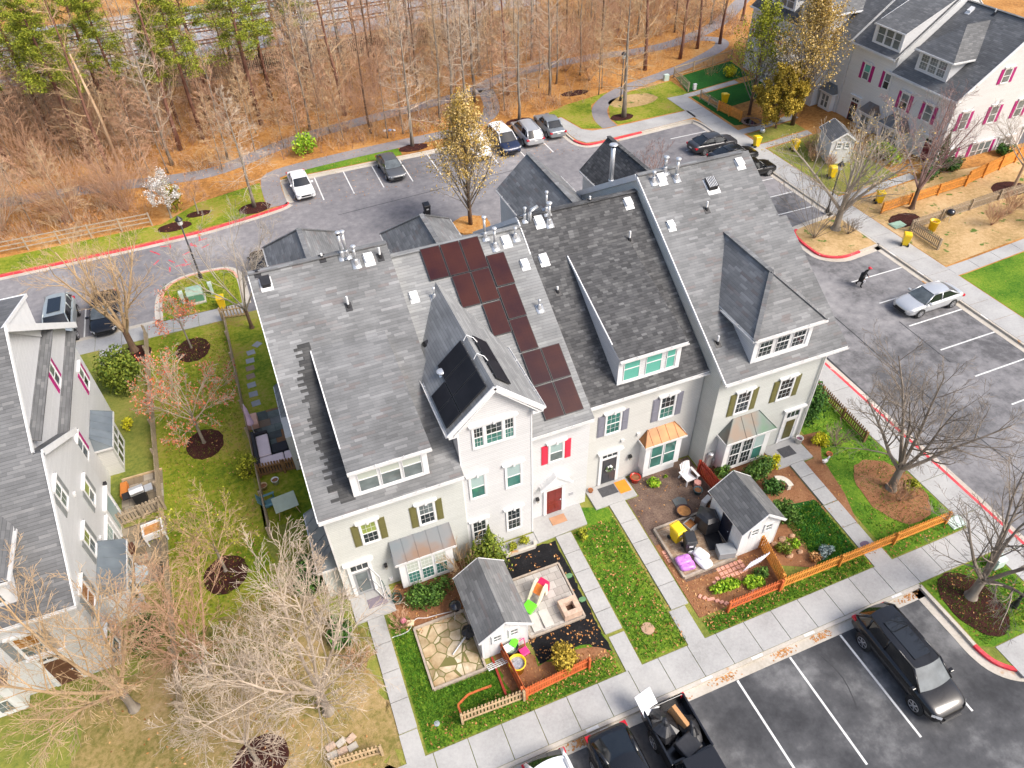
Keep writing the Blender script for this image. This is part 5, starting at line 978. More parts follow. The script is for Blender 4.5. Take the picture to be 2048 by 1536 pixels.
LF = dict(box=[leafm('hedge_leaf_dark', (.03, .07, .012)), leafm('hedge_leaf', (.06, .13, .02)), leafm('hedge_leaf_light', (.12, .21, .035))],
 arb=[leafm('cypress_dark', (.06, .1, .012)), leafm('cypress_leaf', (.13, .17, .02)), leafm('cypress_light', (.22, .26, .035))],
 gold=[leafm('gold_leaf_dark', (.17, .12, .012)), leafm('gold_leaf', (.36, .25, .03)), leafm('gold_leaf_light', (.55, .4, .06))],
 budding=[leafm('bud_dark', (.26, .17, .03)), leafm('bud', (.46, .31, .07)), leafm('bud_light', (.66, .48, .2))],
 ygreen=[leafm('spring_leaf_dark', (.12, .14, .01)), leafm('spring_leaf', (.26, .28, .02)), leafm('spring_leaf_light', (.42, .42, .04))],
 green=[leafm('green_leaf_dark', (.02, .06, .012)), leafm('green_leaf', (.045, .12, .02)), leafm('green_leaf_light', (.09, .19, .035))],
 lime=[leafm('lime_leaf_dark', (.12, .24, .01)), leafm('lime_leaf', (.22, .4, .02)), leafm('lime_leaf_light', (.4, .52, .04))],
 yellow=[leafm('yellow_leaf_dark', (.34, .32, .01)), leafm('yellow_leaf', (.55, .52, .02)), leafm('yellow_leaf_light', (.66, .6, .04))],
 pine=[leafm('pine_dark', (.08, .11, .01)), leafm('pine_needle', (.19, .23, .02)), leafm('pine_light', (.36, .38, .04))],
 red=[leafm('red_bud_dark', (.42, .06, .03)), leafm('red_bud', (.62, .16, .08)), leafm('red_bud_light', (.62, .25, .14))],
 white=[leafm('blossom_shade', (.5, .46, .42)), leafm('blossom', (.72, .7, .66)), leafm('blossom_light', (.8, .79, .77))],
 blue=[leafm('blue_leaf_dark', (.1, .15, .14)), leafm('blue_leaf', (.2, .27, .26)), leafm('blue_leaf_light', (.34, .4, .38))],
 rust=[leafm('rust_leaf_dark', (.25, .1, .03)), leafm('rust_leaf', (.42, .2, .07)), leafm('rust_leaf_light', (.55, .32, .14))])
def vrand(rn): 
    while True:
        v = Vector((rn.uniform(-1, 1), rn.uniform(-1, 1), rn.uniform(-1, 1)))
        if .05 < v.length < 1: return v.normalized()
def leaf(mb, p, s, rn, nrm=None, mi=0, asp=.6):
    n = nrm if nrm else vrand(rn); a = n.cross(vrand(rn))
    if a.length < .05: a = n.orthogonal()
    a = a.normalized()*s; b = n.cross(a).normalized()*s*asp; o = len(mb.v)
    mb.v += [tuple(p-a), tuple(p+b), tuple(p+a), tuple(p-b)]; mb.f.append((o, o+1, o+2, o+3)); mb.m.append(mi)
def perp(d, rn, ang, az=None):
    a = d.orthogonal().normalized(); b = d.cross(a).normalized(); t = rn.uniform(0, 6.283) if az is None else az
    return (d*math.cos(ang)+(a*math.cos(t)+b*math.sin(t))*math.sin(ang)).normalized()
MINR = .0065
def limb(mb, p, d, L, r, depth, rn, nsub, lift=.12, wob=.18, ends=None, ang=(.5, 1.0), fall=.55, flat=0):
    segs = (2, 3, 4, 4, 5)[min(depth, 4)]; pts = [p.copy()]; d = d.copy(); dirs = []
    for s in range(segs):
        d = (d+vrand(rn)*wob+Vector((0, 0, lift))).normalized(); dirs.append(d.copy()); pts.append(pts[-1]+d*L/segs)
    rr = [max(MINR, r*(1-.75*i/segs)) for i in range(segs+1)]
    mb.tube(pts, rr, 6 if r > .06 else (4 if r > .025 else 3), 0, False)
    if ends is not None and depth <= 1: ends.append((pts[-1], dirs[-1])); ends.append((pts[-2], dirs[-2]))
    if depth > 0:
        k = nsub[depth-1]
        for i in range(k):
            t = .22+.78*(i+rn.random())/k; f = t*segs; j = min(int(f), segs-1); q = pts[j].lerp(pts[j+1], f-j)
            dd = perp(dirs[j], rn, rn.uniform(*ang))
            if flat: dd.z *= (1-flat); dd.normalize()
            limb(mb, q, dd, L*fall*rn.uniform(.7, 1.15)*(1.15-.55*t), max(MINR, r*.5*(1-.6*t)), depth-1, rn, nsub, lift, wob, ends, ang, fall, flat)
def make_tree(seed, style, H, r, spread=2.5, dens=1.0):
    """returns (trunk MB, crown MB, twig ends)"""
    rn = random.Random(seed); tk = MB(); cw = MB(); ends = []
    if style == 'oak':            # straight leader, tiers of fine level branches
        pts = [Vector((0, 0, 0))]; k = 8
        for i in range(k): pts.append(pts[-1]+Vector((rn.uniform(-.06, .06), rn.uniform(-.06, .06), H/k)))
        tk.tube(pts, [max(.014, r*(1.25 if i == 0 else 1)*(1-i/k*.96)) for i in range(k+1)], 8)
        n = int(46*dens)
        for i in range(n):
            t = .2+.79*(i/n)**.9; f = t*k; j = min(int(f), k-1); q = pts[j].lerp(pts[j+1], f-j); az_ = i*2.4+rn.uniform(-.4, .4)
            prof = (1-((t-.2)/.8))**.75*.92+.1; el_ = -.12+1.05*((t-.2)/.8)**1.5
            limb(cw, q, Vector((math.cos(az_)*math.cos(el_), math.sin(az_)*math.cos(el_), math.sin(el_))), spread*prof*rn.uniform(.75, 1.1), max(.014, r*.2*prof), 2, rn, (5, 7), .06, .14, ends, (.4, .85), .52)
    elif style == 'vase':         # low fork into several rising limbs
        fh = H*.2; tk.tube([(0, 0, -.1), (0, 0, .06), (0, 0, .3), (.01, .01, .7), (.03, .02, fh), (.04, .03, fh+.25)], [r*2.0, r*1.6, r*1.15, r*1.0, r*.9, r*.5], 10)
        n = 6
        for i in range(n):
            az_ = i*6.283/n+rn.uniform(-.4, .4); tilt = rn.uniform(.3, .72) if i else .12
            d = Vector((math.cos(az_)*math.sin(tilt), math.sin(az_)*math.sin(tilt), math.cos(tilt)))
            limb(tk if False else cw, Vector((.03, .02, fh*rn.uniform(.8, 1))), d, (H-fh)*rn.uniform(.85, 1.02), r*.55, 3, rn, (5, 7, int(9*dens)), .05, .13, ends, (.4, .95), .5)
    elif style == 'round':        # leader that breaks into a rounded head
        fh = H*.34; tk.tube([(0, 0, -.1), (0, 0, .05), (.02, 0, .3), (.04, .03, fh), (.05, .04, fh+.3)], [r*1.8, r*1.4, r, r*.8, r*.5], 8)
        n = int(9*dens)
        for i in range(n):
            t = i/n; az_ = i*2.4; tilt = 1.15-1.0*t
            d = Vector((math.cos(az_)*math.sin(tilt), math.sin(az_)*math.sin(tilt), math.cos(tilt)))
            limb(cw, Vector((.04, .03, fh*(.75+.3*t))), d, (H-fh)*(.62+.4*t)*rn.uniform(.85, 1.1)*min(1.2, spread/2.5), r*.42, 3, rn, (5, 6, 8), .06, .16, ends, (.4, .95), .5)
    elif style == 'tall':         # forest tree: long bare bole, narrow open top
        pts = [Vector((0, 0, 0))]; k = 8; lean = Vector((rn.uniform(-.5, .5), rn.uniform(-.5, .5), 0))
        for i in range(k): pts.append(pts[-1]+Vector((rn.uniform(-.12, .12), rn.uniform(-.12, .12), H/k))+lean/k)
        tk.tube(pts, [max(.02, r*(1.2 if i == 0 else 1)*(1-i/k*.85)) for i in range(k+1)], 7)
        for i in range(int(20*dens)):
            t = .16+.82*(i/20/dens); f = t*k; j = min(int(f), k-1); q = pts[j].lerp(pts[j+1], f-j); az_ = i*2.4; el_ = rn.uniform(.25, .95)
            limb(cw, q, Vector((math.cos(az_)*math.cos(el_), math.sin(az_)*math.cos(el_), math.sin(el_))), spread*rn.uniform(.5, 1.1)*(1.25-.7*t), r*.28*(1.1-.6*t), 2, rn, (5, 7), .1, .2, ends, (.4, .95), .55)
    elif style == 'broom':        # many stems from the ground
        tk.tube([(0, 0, 0), (0, 0, .2)], [r, r*.8], 6)
        for i in range(int(18*dens)):
            az_ = i*2.4; tilt = .12+.62*math.sqrt((i+.5)/(18*dens))
            d = Vector((math.cos(az_)*math.sin(tilt), math.sin(az_)*math.sin(tilt), math.cos(tilt)))
            limb(cw, d*.05, d, H*rn.uniform(.75, 1.05), r*.35, 2, rn, (5, 7), .05, .1, ends, (.25, .6), .45)
    elif style == 'fast':         # upright flame-shaped crown (ornamental pear)
        pts = [Vector((0, 0, 0)), Vector((0, 0, H*.15)), Vector((.05, 0, H*.5)), Vector((0, .05, H*.9))]; tk.tube(pts, [r*1.2, r, r*.6, .03], 8)
        n = int(34*dens)
        for i in range(n):
            t = i/n; az_ = i*2.4; tilt = .62-.35*t; q = Vector((.03, .02, H*(.12+.72*t)))
            d = Vector((math.cos(az_)*math.sin(tilt), math.sin(az_)*math.sin(tilt), math.cos(tilt)))
            limb(cw, q, d, spread*1.5*(1.05-.7*t)*rn.uniform(.8, 1.1), r*.35*(1.1-.7*t), 2, rn, (3, 5), .1, .14, ends, (.35, .8), .45)
    return tk, cw, ends
def leaves_on(ends, per, s, rn, spread=.25, mats=3):
    b = MB()
    for p, d in ends:
        for _ in range(per): leaf(b, p+vrand(rn)*spread*rn.random(), s*rn.uniform(.6, 1.25), rn, None, rn.choice((0, 1, 1, 2, 2)) if mats == 3 else 0)
    return b
NTREE = [0]
def tree(label, x, y, seed, style, H, r, spread=2.5, dens=1., bk=B_GREY, tw=T_GREY, name='bare_tree', leaves=None, per=2, ls=.12, lsp=.3, keep=1.0, group=None, cat='tree', rz=None):
    tk, cw, ends = make_tree(seed, style, H, r, spread, dens); rn = random.Random(seed+99)
    t = thing(name, label, cat, (x, y, gh(x, y)-.03), rn.uniform(0, 6.28) if rz is None else rz, group)
    tk.build('trunk', bk, t, True, False, False); c = cw.build('crown', tw, t, False, False, False)
    if leaves: leaves_on([e for e in ends if rn.random() < keep], per, ls, rn, lsp).build('leaves', LF[leaves], c, False, False, False)
    return t
def shrub(label, x, y, rx, ry, h, lf, n=900, s=.07, seed=0, name='shrub', shape='ball', rz=0, z0=None, lumps=9, group=None):
    """leafy shrub: leaves packed through a lumpy volume, thinner towards the rim, over a few woody stems"""
    rn = random.Random(seed); b = MB(); st = MB()
    L = []
    for i in range(lumps):
        if shape == 'cone': t = (i+.5)/lumps; a = i*2.4; k = (1-t)*.6; L.append((Vector((math.cos(a)*k, math.sin(a)*k, t*.88)), .5*(1-t)+.2))
        else: v = vrand(rn); L.append((Vector((v.x*.55, v.y*.55, .45+abs(v.z)*.28*(1 if i % 3 else -.6))), rn.uniform(.32, .5)))
    for i in range(n):
        c, q = L[i % lumps]; v = vrand(rn); p = c+v*q*rn.random()**.35
        if shape == 'cone': p = Vector((p.x*min(1, 1.7*(1-p.z)+.08), p.y*min(1, 1.7*(1-p.z)+.08), p.z))
        p = Vector((p.x*rx, p.y*ry, max(.02, p.z*h)))
        tone = rn.random(); mi = 0 if tone < .25 else (1 if tone < .7 else 2)
        nn = (v+vrand(rn)*.8).normalized(); leaf(b, p, s*rn.uniform(.6, 1.3), rn, nn, mi, .65)
    for i in range(7): a = i*2.4; st.tube([(0, 0, 0), (math.cos(a)*rx*.3, math.sin(a)*ry*.3, h*.4), (math.cos(a)*rx*.5, math.sin(a)*ry*.5, h*.75)], [.025, .015, .008], 4)
    t = thing(name, label, 'shrub', (x, y, gh(x, y) if z0 is None else z0), rz, group); st.build('stem', B_BROWN, t, False, False, False); b.build('foliage', LF[lf], t, False, False, False); return t
def conifer(label, x, y, r, H, lf='arb', n=2600, seed=0, name='conifer', s=.07):
    return shrub(label, x, y, r, r, H, lf, n, s, seed, name, 'cone', lumps=26)
# --- trees of the yards and lots
tree('large bare tree with a broad radiating crown, in front of the sage green house', -3.1, 15.2, 3, 'vase', 8.0, .17, 3, 1.75, B_GREY, T_PALE)
tree('bare tree crowding the front corner of the white end house', -10.7, 18.4, 14, 'vase', 8.2, .16, 3, 1.6, B_GREY, T_TAN)
tree('small bare tree in a mulch ring on the side lawn, nearest the front', -6.38, 23.8, 5, 'round', 5.6, .075, 2.3, .9, B_GREY, T_TAN, leaves='ygreen', per=1, ls=.045, keep=.25)
tree('bare sapling in a mulch ring at the bottom edge', -6.15, 14.3, 6, 'round', 6.2, .09, 3.0, 1.35, B_GREY, T_PALE)
tree('young tree with orange red buds in a mulch ring on the side lawn', -6.65, 33.1, 7, 'round', 7.0, .085, 2.3, 1., B_GREY, T_PALE, leaves='red', per=1, ls=.06, keep=.45)
tree('slender young tree with red buds beside the back pavement', -6.8, 42.8, 8, 'round', 6.2, .06, 1.6, .6, B_GREY, T_GREY, leaves='red', per=1, ls=.06, keep=.4)
tree('brown forked tree over the back pavement, near the parked black saloon', -10.4, 44.1, 9, 'vase', 8.6, .2, 3, 1.1, B_BROWN, T_TAN)
tree('thin many stemmed bare tree at the rear corner of the sage green house', -2.75, 43.4, 10, 'vase', 8.2, .11, 2.2, .75, B_BROWN, T_GREY)
tree('bare tree with pinkish twigs at the edge of the dry lawn, left of the largest', -7.6, 18.6, 144, 'vase', 6.4, .1, 3, 1.2, B_GREY, T_PINK)
tree('slim bare tree against the front left corner of the sage green house', -2.6, 19.2, 21, 'round', 5.8, .07, 2.0, .9, B_GREY, T_PALE)
tree('spreading grey bare tree beside the right hand pavement', 27.05, 15.4, 11, 'vase', 8.0, .2, 4, 1.35, B_GREY, T_DARK, rz=.4)
tree('bare tree in the mulch of the front corner island', 25.9, 9.0, 12, 'vase', 7.6, .2, 3.2, .9, B_GREY, T_DARK, rz=2.2)
tree('thick trunked tree with tawny buds on the island of the right lot', 42.0, 37.6, 13, 'vase', 9.2, .26, 3, 1.1, B_GREY, T_GREY, leaves='budding', per=1, ls=.06, keep=.3)
tree('dark purplish bare tree beside the far picket fence', 49.3, 37.3, 15, 'vase', 9.0, .16, 3, 1., B_BROWN, T_PURP)
tree('bare tree in a mulch ring by the right edge', 58.3, 35.8, 16, 'round', 7.5, .13, 3, 1., B_TAN, T_GREY)
tree('twiggy many stemmed tree at the left tip of the lot island', 39.6, 37.2, 17, 'broom', 6.8, .07, 2, .8, B_BROWN, T_DARK)
tree('small purplish bare tree behind the rightmost terrace house', 28.6, 44.6, 18, 'round', 6.6, .09, 2.4, 1.1, B_BROWN, T_PURP)
tree('pyramid shaped bare tree in a mulch ring by the end of the red kerb', -.4, 60.7, 19, 'oak', 10.2, .15, 2.8, 1., B_GREY, T_PALE)
tree('tall bare tree behind the charcoal far bay saloon', 15.4, 66.4, 20, 'oak', 13.5, .17, 3.1, 1.1, B_GREY, T_PALE)
tree('tall bare tree behind the white van', 22.0, 69.0, 23, 'oak', 13.0, .17, 3.0, 1.0, B_GREY, T_PALE)
tree('tall bare tree behind the silver estate car', 27.0, 67.3, 22, 'oak', 13.5, .15, 2.8, .9, B_GREY, T_GREY)
tree('large bare tree in a mulch ring on the corner lawn beside the street lamp', 37.1, 63.7, 24, 'oak', 13.0, .24, 3.5, 1.1, B_GREY, T_TAN)
tree('little bare tree in a small mulch ring along the red kerb', -5.0, 61.5, 25, 'round', 4.2, .06, 1.8, .8, B_GREY, T_PINK)
tree('small tree covered in white blossom by the red kerb', -7.2, 61.8, 26, 'round', 4.6, .08, 2.0, .9, B_GREY, T_GREY, 'flowering_tree', 'white', 1, .055, .2, .6)
tree('golden leaved upright tree behind the terrace', 15.7, 50.3, 27, 'fast', 10.2, .16, 3.7, 1.9, B_BROWN, T_DARK, 'golden_tree', 'budding', 4, .08, .6)
tree('tall golden tree in front of the white house in the far row', 50.6, 54.3, 28, 'fast', 12.5, .18, 4.0, 1.8, B_BROWN, T_DARK, 'golden_tree', 'budding', 5, .09, .55)
tree('fresh yellow green tree at the far end of the right row', 48.5, 58.4, 29, 'fast', 10.5, .14, 3.4, 1.3, B_BROWN, T_DARK, 'leafing_tree', 'ygreen', 3, .1, .4)
tree('low bushy olive green tree below the tall golden tree', 48.9, 54.6, 30, 'round', 4.8, .1, 3.2, 1.2, B_BROWN, T_DARK, 'leafing_tree', 'gold', 5, .1, .35)
tree('white flowering tree against the white house at the end of the far row', 52.0, 58.6, 31, 'round', 6.0, .1, 2.2, 1., B_GREY, T_GREY, 'flowering_tree', 'white', 3, .09, .3)
isl = land('tree_island_lawn', ell(15.7, 50.3, 1.6, 1.4), LITTER, .0, .2)
# --- the wood: a few of each kind, then copies
WG = 'bare trees of the wood along the railway'
kinds = []
for i, (H, r, sp, bk, tw) in enumerate(((15, .17, 3.2, B_GREY, T_PALE), (13.5, .13, 2.6, B_BROWN, T_PINK), (16, .2, 3.4, B_RED, T_TAN), (12, .1, 2.2, B_GREY, T_PINK), (14, .12, 2.8, B_GREY, T_TAN))):
    kinds.append(tree('tall thin bare tree among the trees of the wood', -60+i*3, 118, 40+i, 'tall', H, r, sp, 1.4, bk, tw, 'forest_tree', group=WG))
saps = [tree('pinkish twiggy sapling in the understorey of the wood', -60+i*3, 120, 50+i, 'oak' if i else 'broom', 7.5 if i else 4.5, .055, 2.0, .8 if i else 1.0, B_GREY, T_PINK if i < 2 else T_TAN, 'sapling', group='saplings of the wood') for i in range(3)]
def pine(label, x, y, seed, H, r):
    rn = random.Random(seed); tk = MB(); cw = MB(); lf = MB()
    tk.tube([(0, 0, 0), (.05, 0, H*.3), (-.05, .08, H*.7), (0, 0, H)], [r*1.15, r, r*.6, .03], 8)
    for i in range(30):
        t = .42+.57*i/30; az_ = i*2.4; q = Vector((0, 0, H*t)); L = (2.9*(1-t)**.7*1.25+.35)*rn.uniform(.7, 1.1); el_ = rn.uniform(-.05, .35)
        d = Vector((math.cos(az_)*math.cos(el_), math.sin(az_)*math.cos(el_), math.sin(el_))); e = []
        limb(cw, q, d, L, .045, 1, rn, (6,), .04, .12, e, (.5, .9), .5)
        for p, dd in e+[(q+d*L*.6, d), (q+d*L*.8, d)]:
            for _ in range(44): n = (vrand(rn)+Vector((0, 0, 1.2))).normalized(); leaf(lf, p+Vector((rn.gauss(0, .26), rn.gauss(0, .26), rn.gauss(0, .1))), rn.uniform(.06, .13), rn, n, rn.choice((0, 1, 1, 2, 2)), .3)
    t = thing('pine_tree', label, 'tree', (x, y, gh(x, y)), rn.uniform(0, 6), 'pines of the wood'); tk.build('trunk', B_RED, t, True, False, False); c = cw.build('crown', B_BROWN, t, False, False, False); lf.build('needles', LF['pine'], c, False, False, False); return t
PL_ = 'pine with yellow green needles at the top of a bare reddish trunk, in the wood'
pines = [pine(PL_, -14, 76, 60, 15.5, .2), pine(PL_, -3.4, 77, 61, 14.5, .17), pine(PL_, 2.5, 78, 62, 16.5, .19)]
rn = random.Random(5)
for x, y in ((-21, 78), (-17.5, 83), (-9.5, 79), (-12, 86), (-2, 87), (-24, 86), (9.5, 90), (-19, 90), (1.5, 92), (4.5, 84), (-5.5, 82), (-15, 81)):
    dup(rn.choice(pines), (x, y, gh(x, y)), rn.uniform(0, 6), scale=rn.uniform(.75, 1.05))
placed = []
tr0 = [(-12.2, 73.1, 2), (-6.6, 72.2, 0), (-2.5, 80.2, 1), (-5.7, 75.3, 2), (12.4, 71, 1), (19.5, 70.4, 4), (28.5, 74.2, 2), (11, 76.6, 2), (50.4, 74.7, 2), (53.6, 76.1, 2), (56.6, 75.9, 2), (64, 82, 2), (7.5, 98.4, 2), (8.5, 98.9, 1), (12.6, 98.9, 1), (17.1, 98.8, 2), (18.6, 98, 1), (22.5, 100, 2), (-6.8, 96, 2), (-9.5, 98, 1), (-14.2, 87.2, 2), (-17.7, 87.4, 0), (-19.6, 81.8, 1), (-1.6, 71.1, 3), (6.9, 74.5, 4), (27.8, 81, 0), (32.6, 72.2, 0), (38.1, 76, 4), (41.6, 77.9, 1), (45.5, 74.2, 2), (24.5, 74, 0), (16, 73, 4), (9, 80, 0), (35, 83, 0), (20, 80, 1)]
first = set()
def putk(lst, k, x, y, s):
    o = lst[k]
    if (id(lst), k) not in first: first.add((id(lst), k)); o.location = (x, y, gh(x, y)-.05); o.rotation_euler.z = rn.uniform(0, 6); return
    dup(o, (x, y, gh(x, y)-.05), rn.uniform(0, 6), scale=(s, s, s*rn.uniform(.92, 1.08)))
def pathfree(x, y):
    for (a, b_, c, d_) in ((-60, 70.5, 20, 75), (19, 75.4, 30, 79.6), (30, 79.6, 52, 80.5), (20, 67.7, 26.8, 76.6), (36, 67, 56, 75), (56, 74.5, 57.5, 78)):
        e = Vector((c-a, d_-b_)); t = cl(((x-a)*e.x+(y-b_)*e.y)/e.length_squared)
        if math.hypot(x-a-e.x*t, y-b_-e.y*t) < 1.5: return False
    return True
for x, y, k in tr0: placed.append((x, y)); putk(kinds, k, x, y, rn.uniform(.85, 1.1))
cnt = 0
while cnt < 80:
    x = rn.uniform(-34, 66); y = rn.uniform(72, 98)
    if x > 44 and y < 82: continue
    if any(math.hypot(x-a, y-b_) < 2.6 for a, b_ in placed) or not pathfree(x, y): continue
    placed.append((x, y)); putk(kinds, rn.choice((0, 1, 1, 3, 4, 4, 0)), x, y, rn.uniform(.75, 1.05)); cnt += 1
cnt = 0
while cnt < 215:
    x = rn.uniform(-34, 60); y = rn.uniform(62.5, 97)
    if y < 69 and x > -6: continue
    if -14 < x < -4 and y < 63.5: continue
    if (x > 40 and y < 80) or not pathfree(x, y) or any(math.hypot(x-a, y-b_) < 1.1 for a, b_ in placed): continue
    placed.append((x, y)); putk(saps, rn.choice((0, 1, 1, 2, 2)), x, y, rn.uniform(.7, 1.25)); cnt += 1
b = MB(); b.tube([(0, 0, 0), (.1, .1, 5), (-.2, .2, 10.5)], [.19, .14, .07], 8)
t = thing('dead_tree', 'bare tan dead trunk without bark among darker trunks on the left of the wood', 'tree', (-11.2, 73.3, .1)); b.build('trunk', B_TAN, t, True, False, False); b = MB()
for i in range(6): limb(b, Vector((0, .1, 5+i*.9)), Vector((math.cos(i*2.4), math.sin(i*2.4), .2)).normalized(), .8, .03, 1, rn, (2,), 0, .1)
b.build('branch', B_TAN, t, False, False, False)
tree('dense pinkish thicket tree above the timber fence on the left', -15.2, 64.6, 33, 'broom', 5.6, .1, 3, 1.7, B_GREY, T_PINK, 'thicket'); tree('pinkish bare thicket tree right of the dense thicket', -11.3, 65.4, 34, 'broom', 4.8, .08, 3, 1.3, B_GREY, T_PINK, 'thicket'); tree('pale twiggy thicket tree at the left edge of the wood', -20.5, 65.5, 35, 'broom', 6, .1, 3, 1.3, B_GREY, T_PALE, 'thicket')
shrub('bright green pine bush beside the path of the wood', 5.5, 69.0, 1.4, 1.2, 2.2, 'lime', 900, .11, 71, 'pine_bush')
shrub('green climber leaves behind the white blossom', -6.6, 62.9, .9, .7, 2.6, 'ygreen', 500, .09, 72)
# undergrowth: too many stems to count
b = MB()
for i in range(6800):
    x = rn.uniform(-40, 64); y = rn.uniform(61.5, 99)
    if y < 68.6 and x > -7.5: continue
    if -9 < x and y < 64: continue
    if (x > 33 and y < 77 and rn.random() < .8) or not pathfree(x, y): continue
    z = gh(x, y); h_ = rn.uniform(.5, 2.9); mi = rn.choice((0, 0, 1, 1, 2, 3))
    for _ in range(9):
        d = Vector((rn.gauss(0, .5), rn.gauss(0, .5), 1)).normalized(); p = Vector((x+rn.gauss(0, .25), y+rn.gauss(0, .25), z)); q = p+d*h_*rn.uniform(.5, 1); w = Vector((rn.uniform(-1, 1), rn.uniform(-1, 1), 0)).normalized()*.013; o = len(b.v)
        b.v += [tuple(p-w), tuple(p+w), tuple(q)]; b.f.append((o, o+1, o+2)); b.m.append(mi)
        for _ in range(2):
            s = p.lerp(q, rn.uniform(.3, .9)); e = s+(d+vrand(rn)*.8).normalized()*h_*.35; o = len(b.v); b.v += [tuple(s-w*.7), tuple(s+w*.7), tuple(e)]; b.f.append((o, o+1, o+2)); b.m.append(mi)
    if i % 3 == 0:
        for _ in range(9): leaf(b, Vector((x+rn.gauss(0, .4), y+rn.gauss(0, .4), z+rn.uniform(.1, .9))), rn.uniform(.06, .13), rn, None, 4)
tag(b.build('undergrowth', [T_PINK, T_TAN, T_PALE, T_PURP, LF['rust'][1]], None, False, False, False), 'brown leafless undergrowth covering the floor of the wood', 'undergrowth', kind='stuff')
# fallen leaves
b = MB()
def scatter(n, x0, x1, y0, y1, zo=.03):
    for _ in range(n):
        x = rn.uniform(x0, x1); y = rn.uniform(y0, y1); nn = Vector((rn.gauss(0, .5), rn.gauss(0, .5), 1)).normalized(); leaf(b, Vector((x, y, gh(x, y)+zo+rn.random()*.03)), rn.uniform(.03, .075), rn, nn, rn.choice((0, 1, 1, 2)))
scatter(320, 4.3, 9.2, 12.3, 15.1); scatter(420, 10.2, 12.6, 12.1, 19.3); scatter(300, .3, 9.2, 12.05, 13.2); scatter(420, 13.8, 18, 12.2, 14.8); scatter(250, 13.7, 28, 12.05, 12.8); scatter(260, 18.3, 28.5, 12.3, 20); scatter(350, 1, 4.8, 17, 19.9); scatter(220, 24.5, 28.7, 7, 10.3); scatter(500, -12, -1, 12.3, 26); scatter(500, -9, -4.5, 24, 45); scatter(180, 13.7, 18, 15, 21); scatter(1800, -9, 31, 58.6, 70); scatter(160, 6, 9, 14, 19, .04)
for _ in range(420):
    t_ = rn.choice((rn.gauss(16.2, .3), rn.gauss(13.2, .35), rn.gauss(10.8, .25), rn.gauss(18.3, .3), rn.gauss(23.4, .3), rn.gauss(6.2, .3))); y = rn.uniform(9.95, 10.25); leaf(b, Vector((t_, y, .018)), rn.uniform(.03, .08), rn, Vector((rn.gauss(0, .2), rn.gauss(0, .2), 1)).normalized(), 1)
tag(b.build('fallen_leaves', LF['rust'], None, False, False, False), 'dry orange leaves strewn over lawns, beds and gutters', 'leaves', kind='stuff')
# grass blades over the greener lawns
b = MB()
def blades(n, x0, x1, y0, y1, h_=.09, mi=(0, 1, 1, 2), ok=None):
    for _ in range(n):
        x = rn.uniform(x0, x1); y = rn.uniform(y0, y1)
        if ok and not ok(x, y): continue
        z = gh(x, y)+.005; k = rn.choice(mi)
        for _ in range(3):
            a = rn.uniform(0, 6.28); w = Vector((math.cos(a), math.sin(a), 0))*rn.uniform(.012, .03); o = len(b.v); p = Vector((x+rn.gauss(0, .04), y+rn.gauss(0, .04), z)); q = p+Vector((rn.gauss(0, .05), rn.gauss(0, .05), h_*rn.uniform(.5, 1.3)))
            b.v += [tuple(p-w), tuple(p+w), tuple(q)]; b.f.append((o, o+1, o+2)); b.m.append(k)
blades(2600, 10.25, 12.5, 12.1, 19.2); blades(1800, .35, 9.1, 12.05, 13.0); blades(1700, .35, 1.25, 13, 18); blades(2200, 1.2, 4.1, 12.6, 14.3); blades(1500, 13.8, 22.8, 12.05, 12.7); blades(2200, 20.5, 22.8, 13.2, 16.2, .11); blades(3200, 24.3, 28.6, 12.2, 26, ok=lambda x, y: x > 25.7 or y < 15); blades(1800, 24.6, 28.6, 7, 10.3); blades(5200, -8.8, -4.5, 18, 44, .08, (1, 3, 3, 4)); blades(1300, -8.3, -3.2, 47, 51.6, .08, (1, 3, 4))
tag(b.build('grass_tufts', [leafm('grass_dark', (.03, .1, .008)), leafm('grass_blade', (.075, .19, .015)), leafm('grass_light', (.16, .28, .025)), LF['ygreen'][0], LF['ygreen'][1]], None, False, False, False), 'short tufts of grass growing on the lawns', 'grass', kind='stuff')
# --- shrubs of the front gardens
shrub('long clipped green hedge under the bay window of the sage house', 2.45, 18.55, 1.5, .85, .95, 'box', 2600, .065, 80, 'hedge', lumps=14)
conifer('tall cone shaped green cypress at the corner of the white gable', 5.7, 18.95, .95, 3.3, n=3600, seed=81); conifer('smaller green cypress leaning on the tall cone shaped one', 5.0, 19.15, .6, 2.2, n=1600, seed=82)
shrub('yellow green dwarf shrub in the planter bed, left one', 7.0, 19.55, .35, .3, .4, 'ygreen', 350, .05, 83); shrub('yellow green dwarf shrub in the planter bed, right one', 7.7, 19.62, .35, .3, .4, 'ygreen', 350, .05, 84)
shrub('round golden yellow shrub behind the rust red picket fence', 6.85, 13.25, .85, .8, 1.35, 'gold', 1700, .07, 85, lumps=14)
tree('leafless twiggy bush between the hedge and the cypress', 4.35, 18.9, 86, 'broom', 2.1, .05, 1, .9, B_TAN, T_TAN, 'bare_bush', cat='shrub')
shrub('ragged green plant at the edge of the white house doorstep', 10.6, 18.8, .4, .4, .5, 'ygreen', 260, .06, 87)
shrub('bright green clump in the bark bed under the copper bay', 15.5, 20.4, .5, .45, .45, 'lime', 500, .06, 88); shrub('small green plant in the bark bed', 16.3, 20.5, .15, .15, .2, 'lime', 60, .05, 89)
shrub('lime green ground cover curving round the brick path', 15.6, 13.75, 1.1, .4, .35, 'lime', 1300, .08, 90, 'ground_cover'); shrub('lime green ground cover at the foot of the lattice', 16.9, 13.45, .75, .4, .35, 'lime', 800, .08, 91, 'ground_cover')
shrub('dark green bush between the lattice and the orange fence', 17.5, 13.7, .45, .4, .6, 'box', 420, .06, 92)
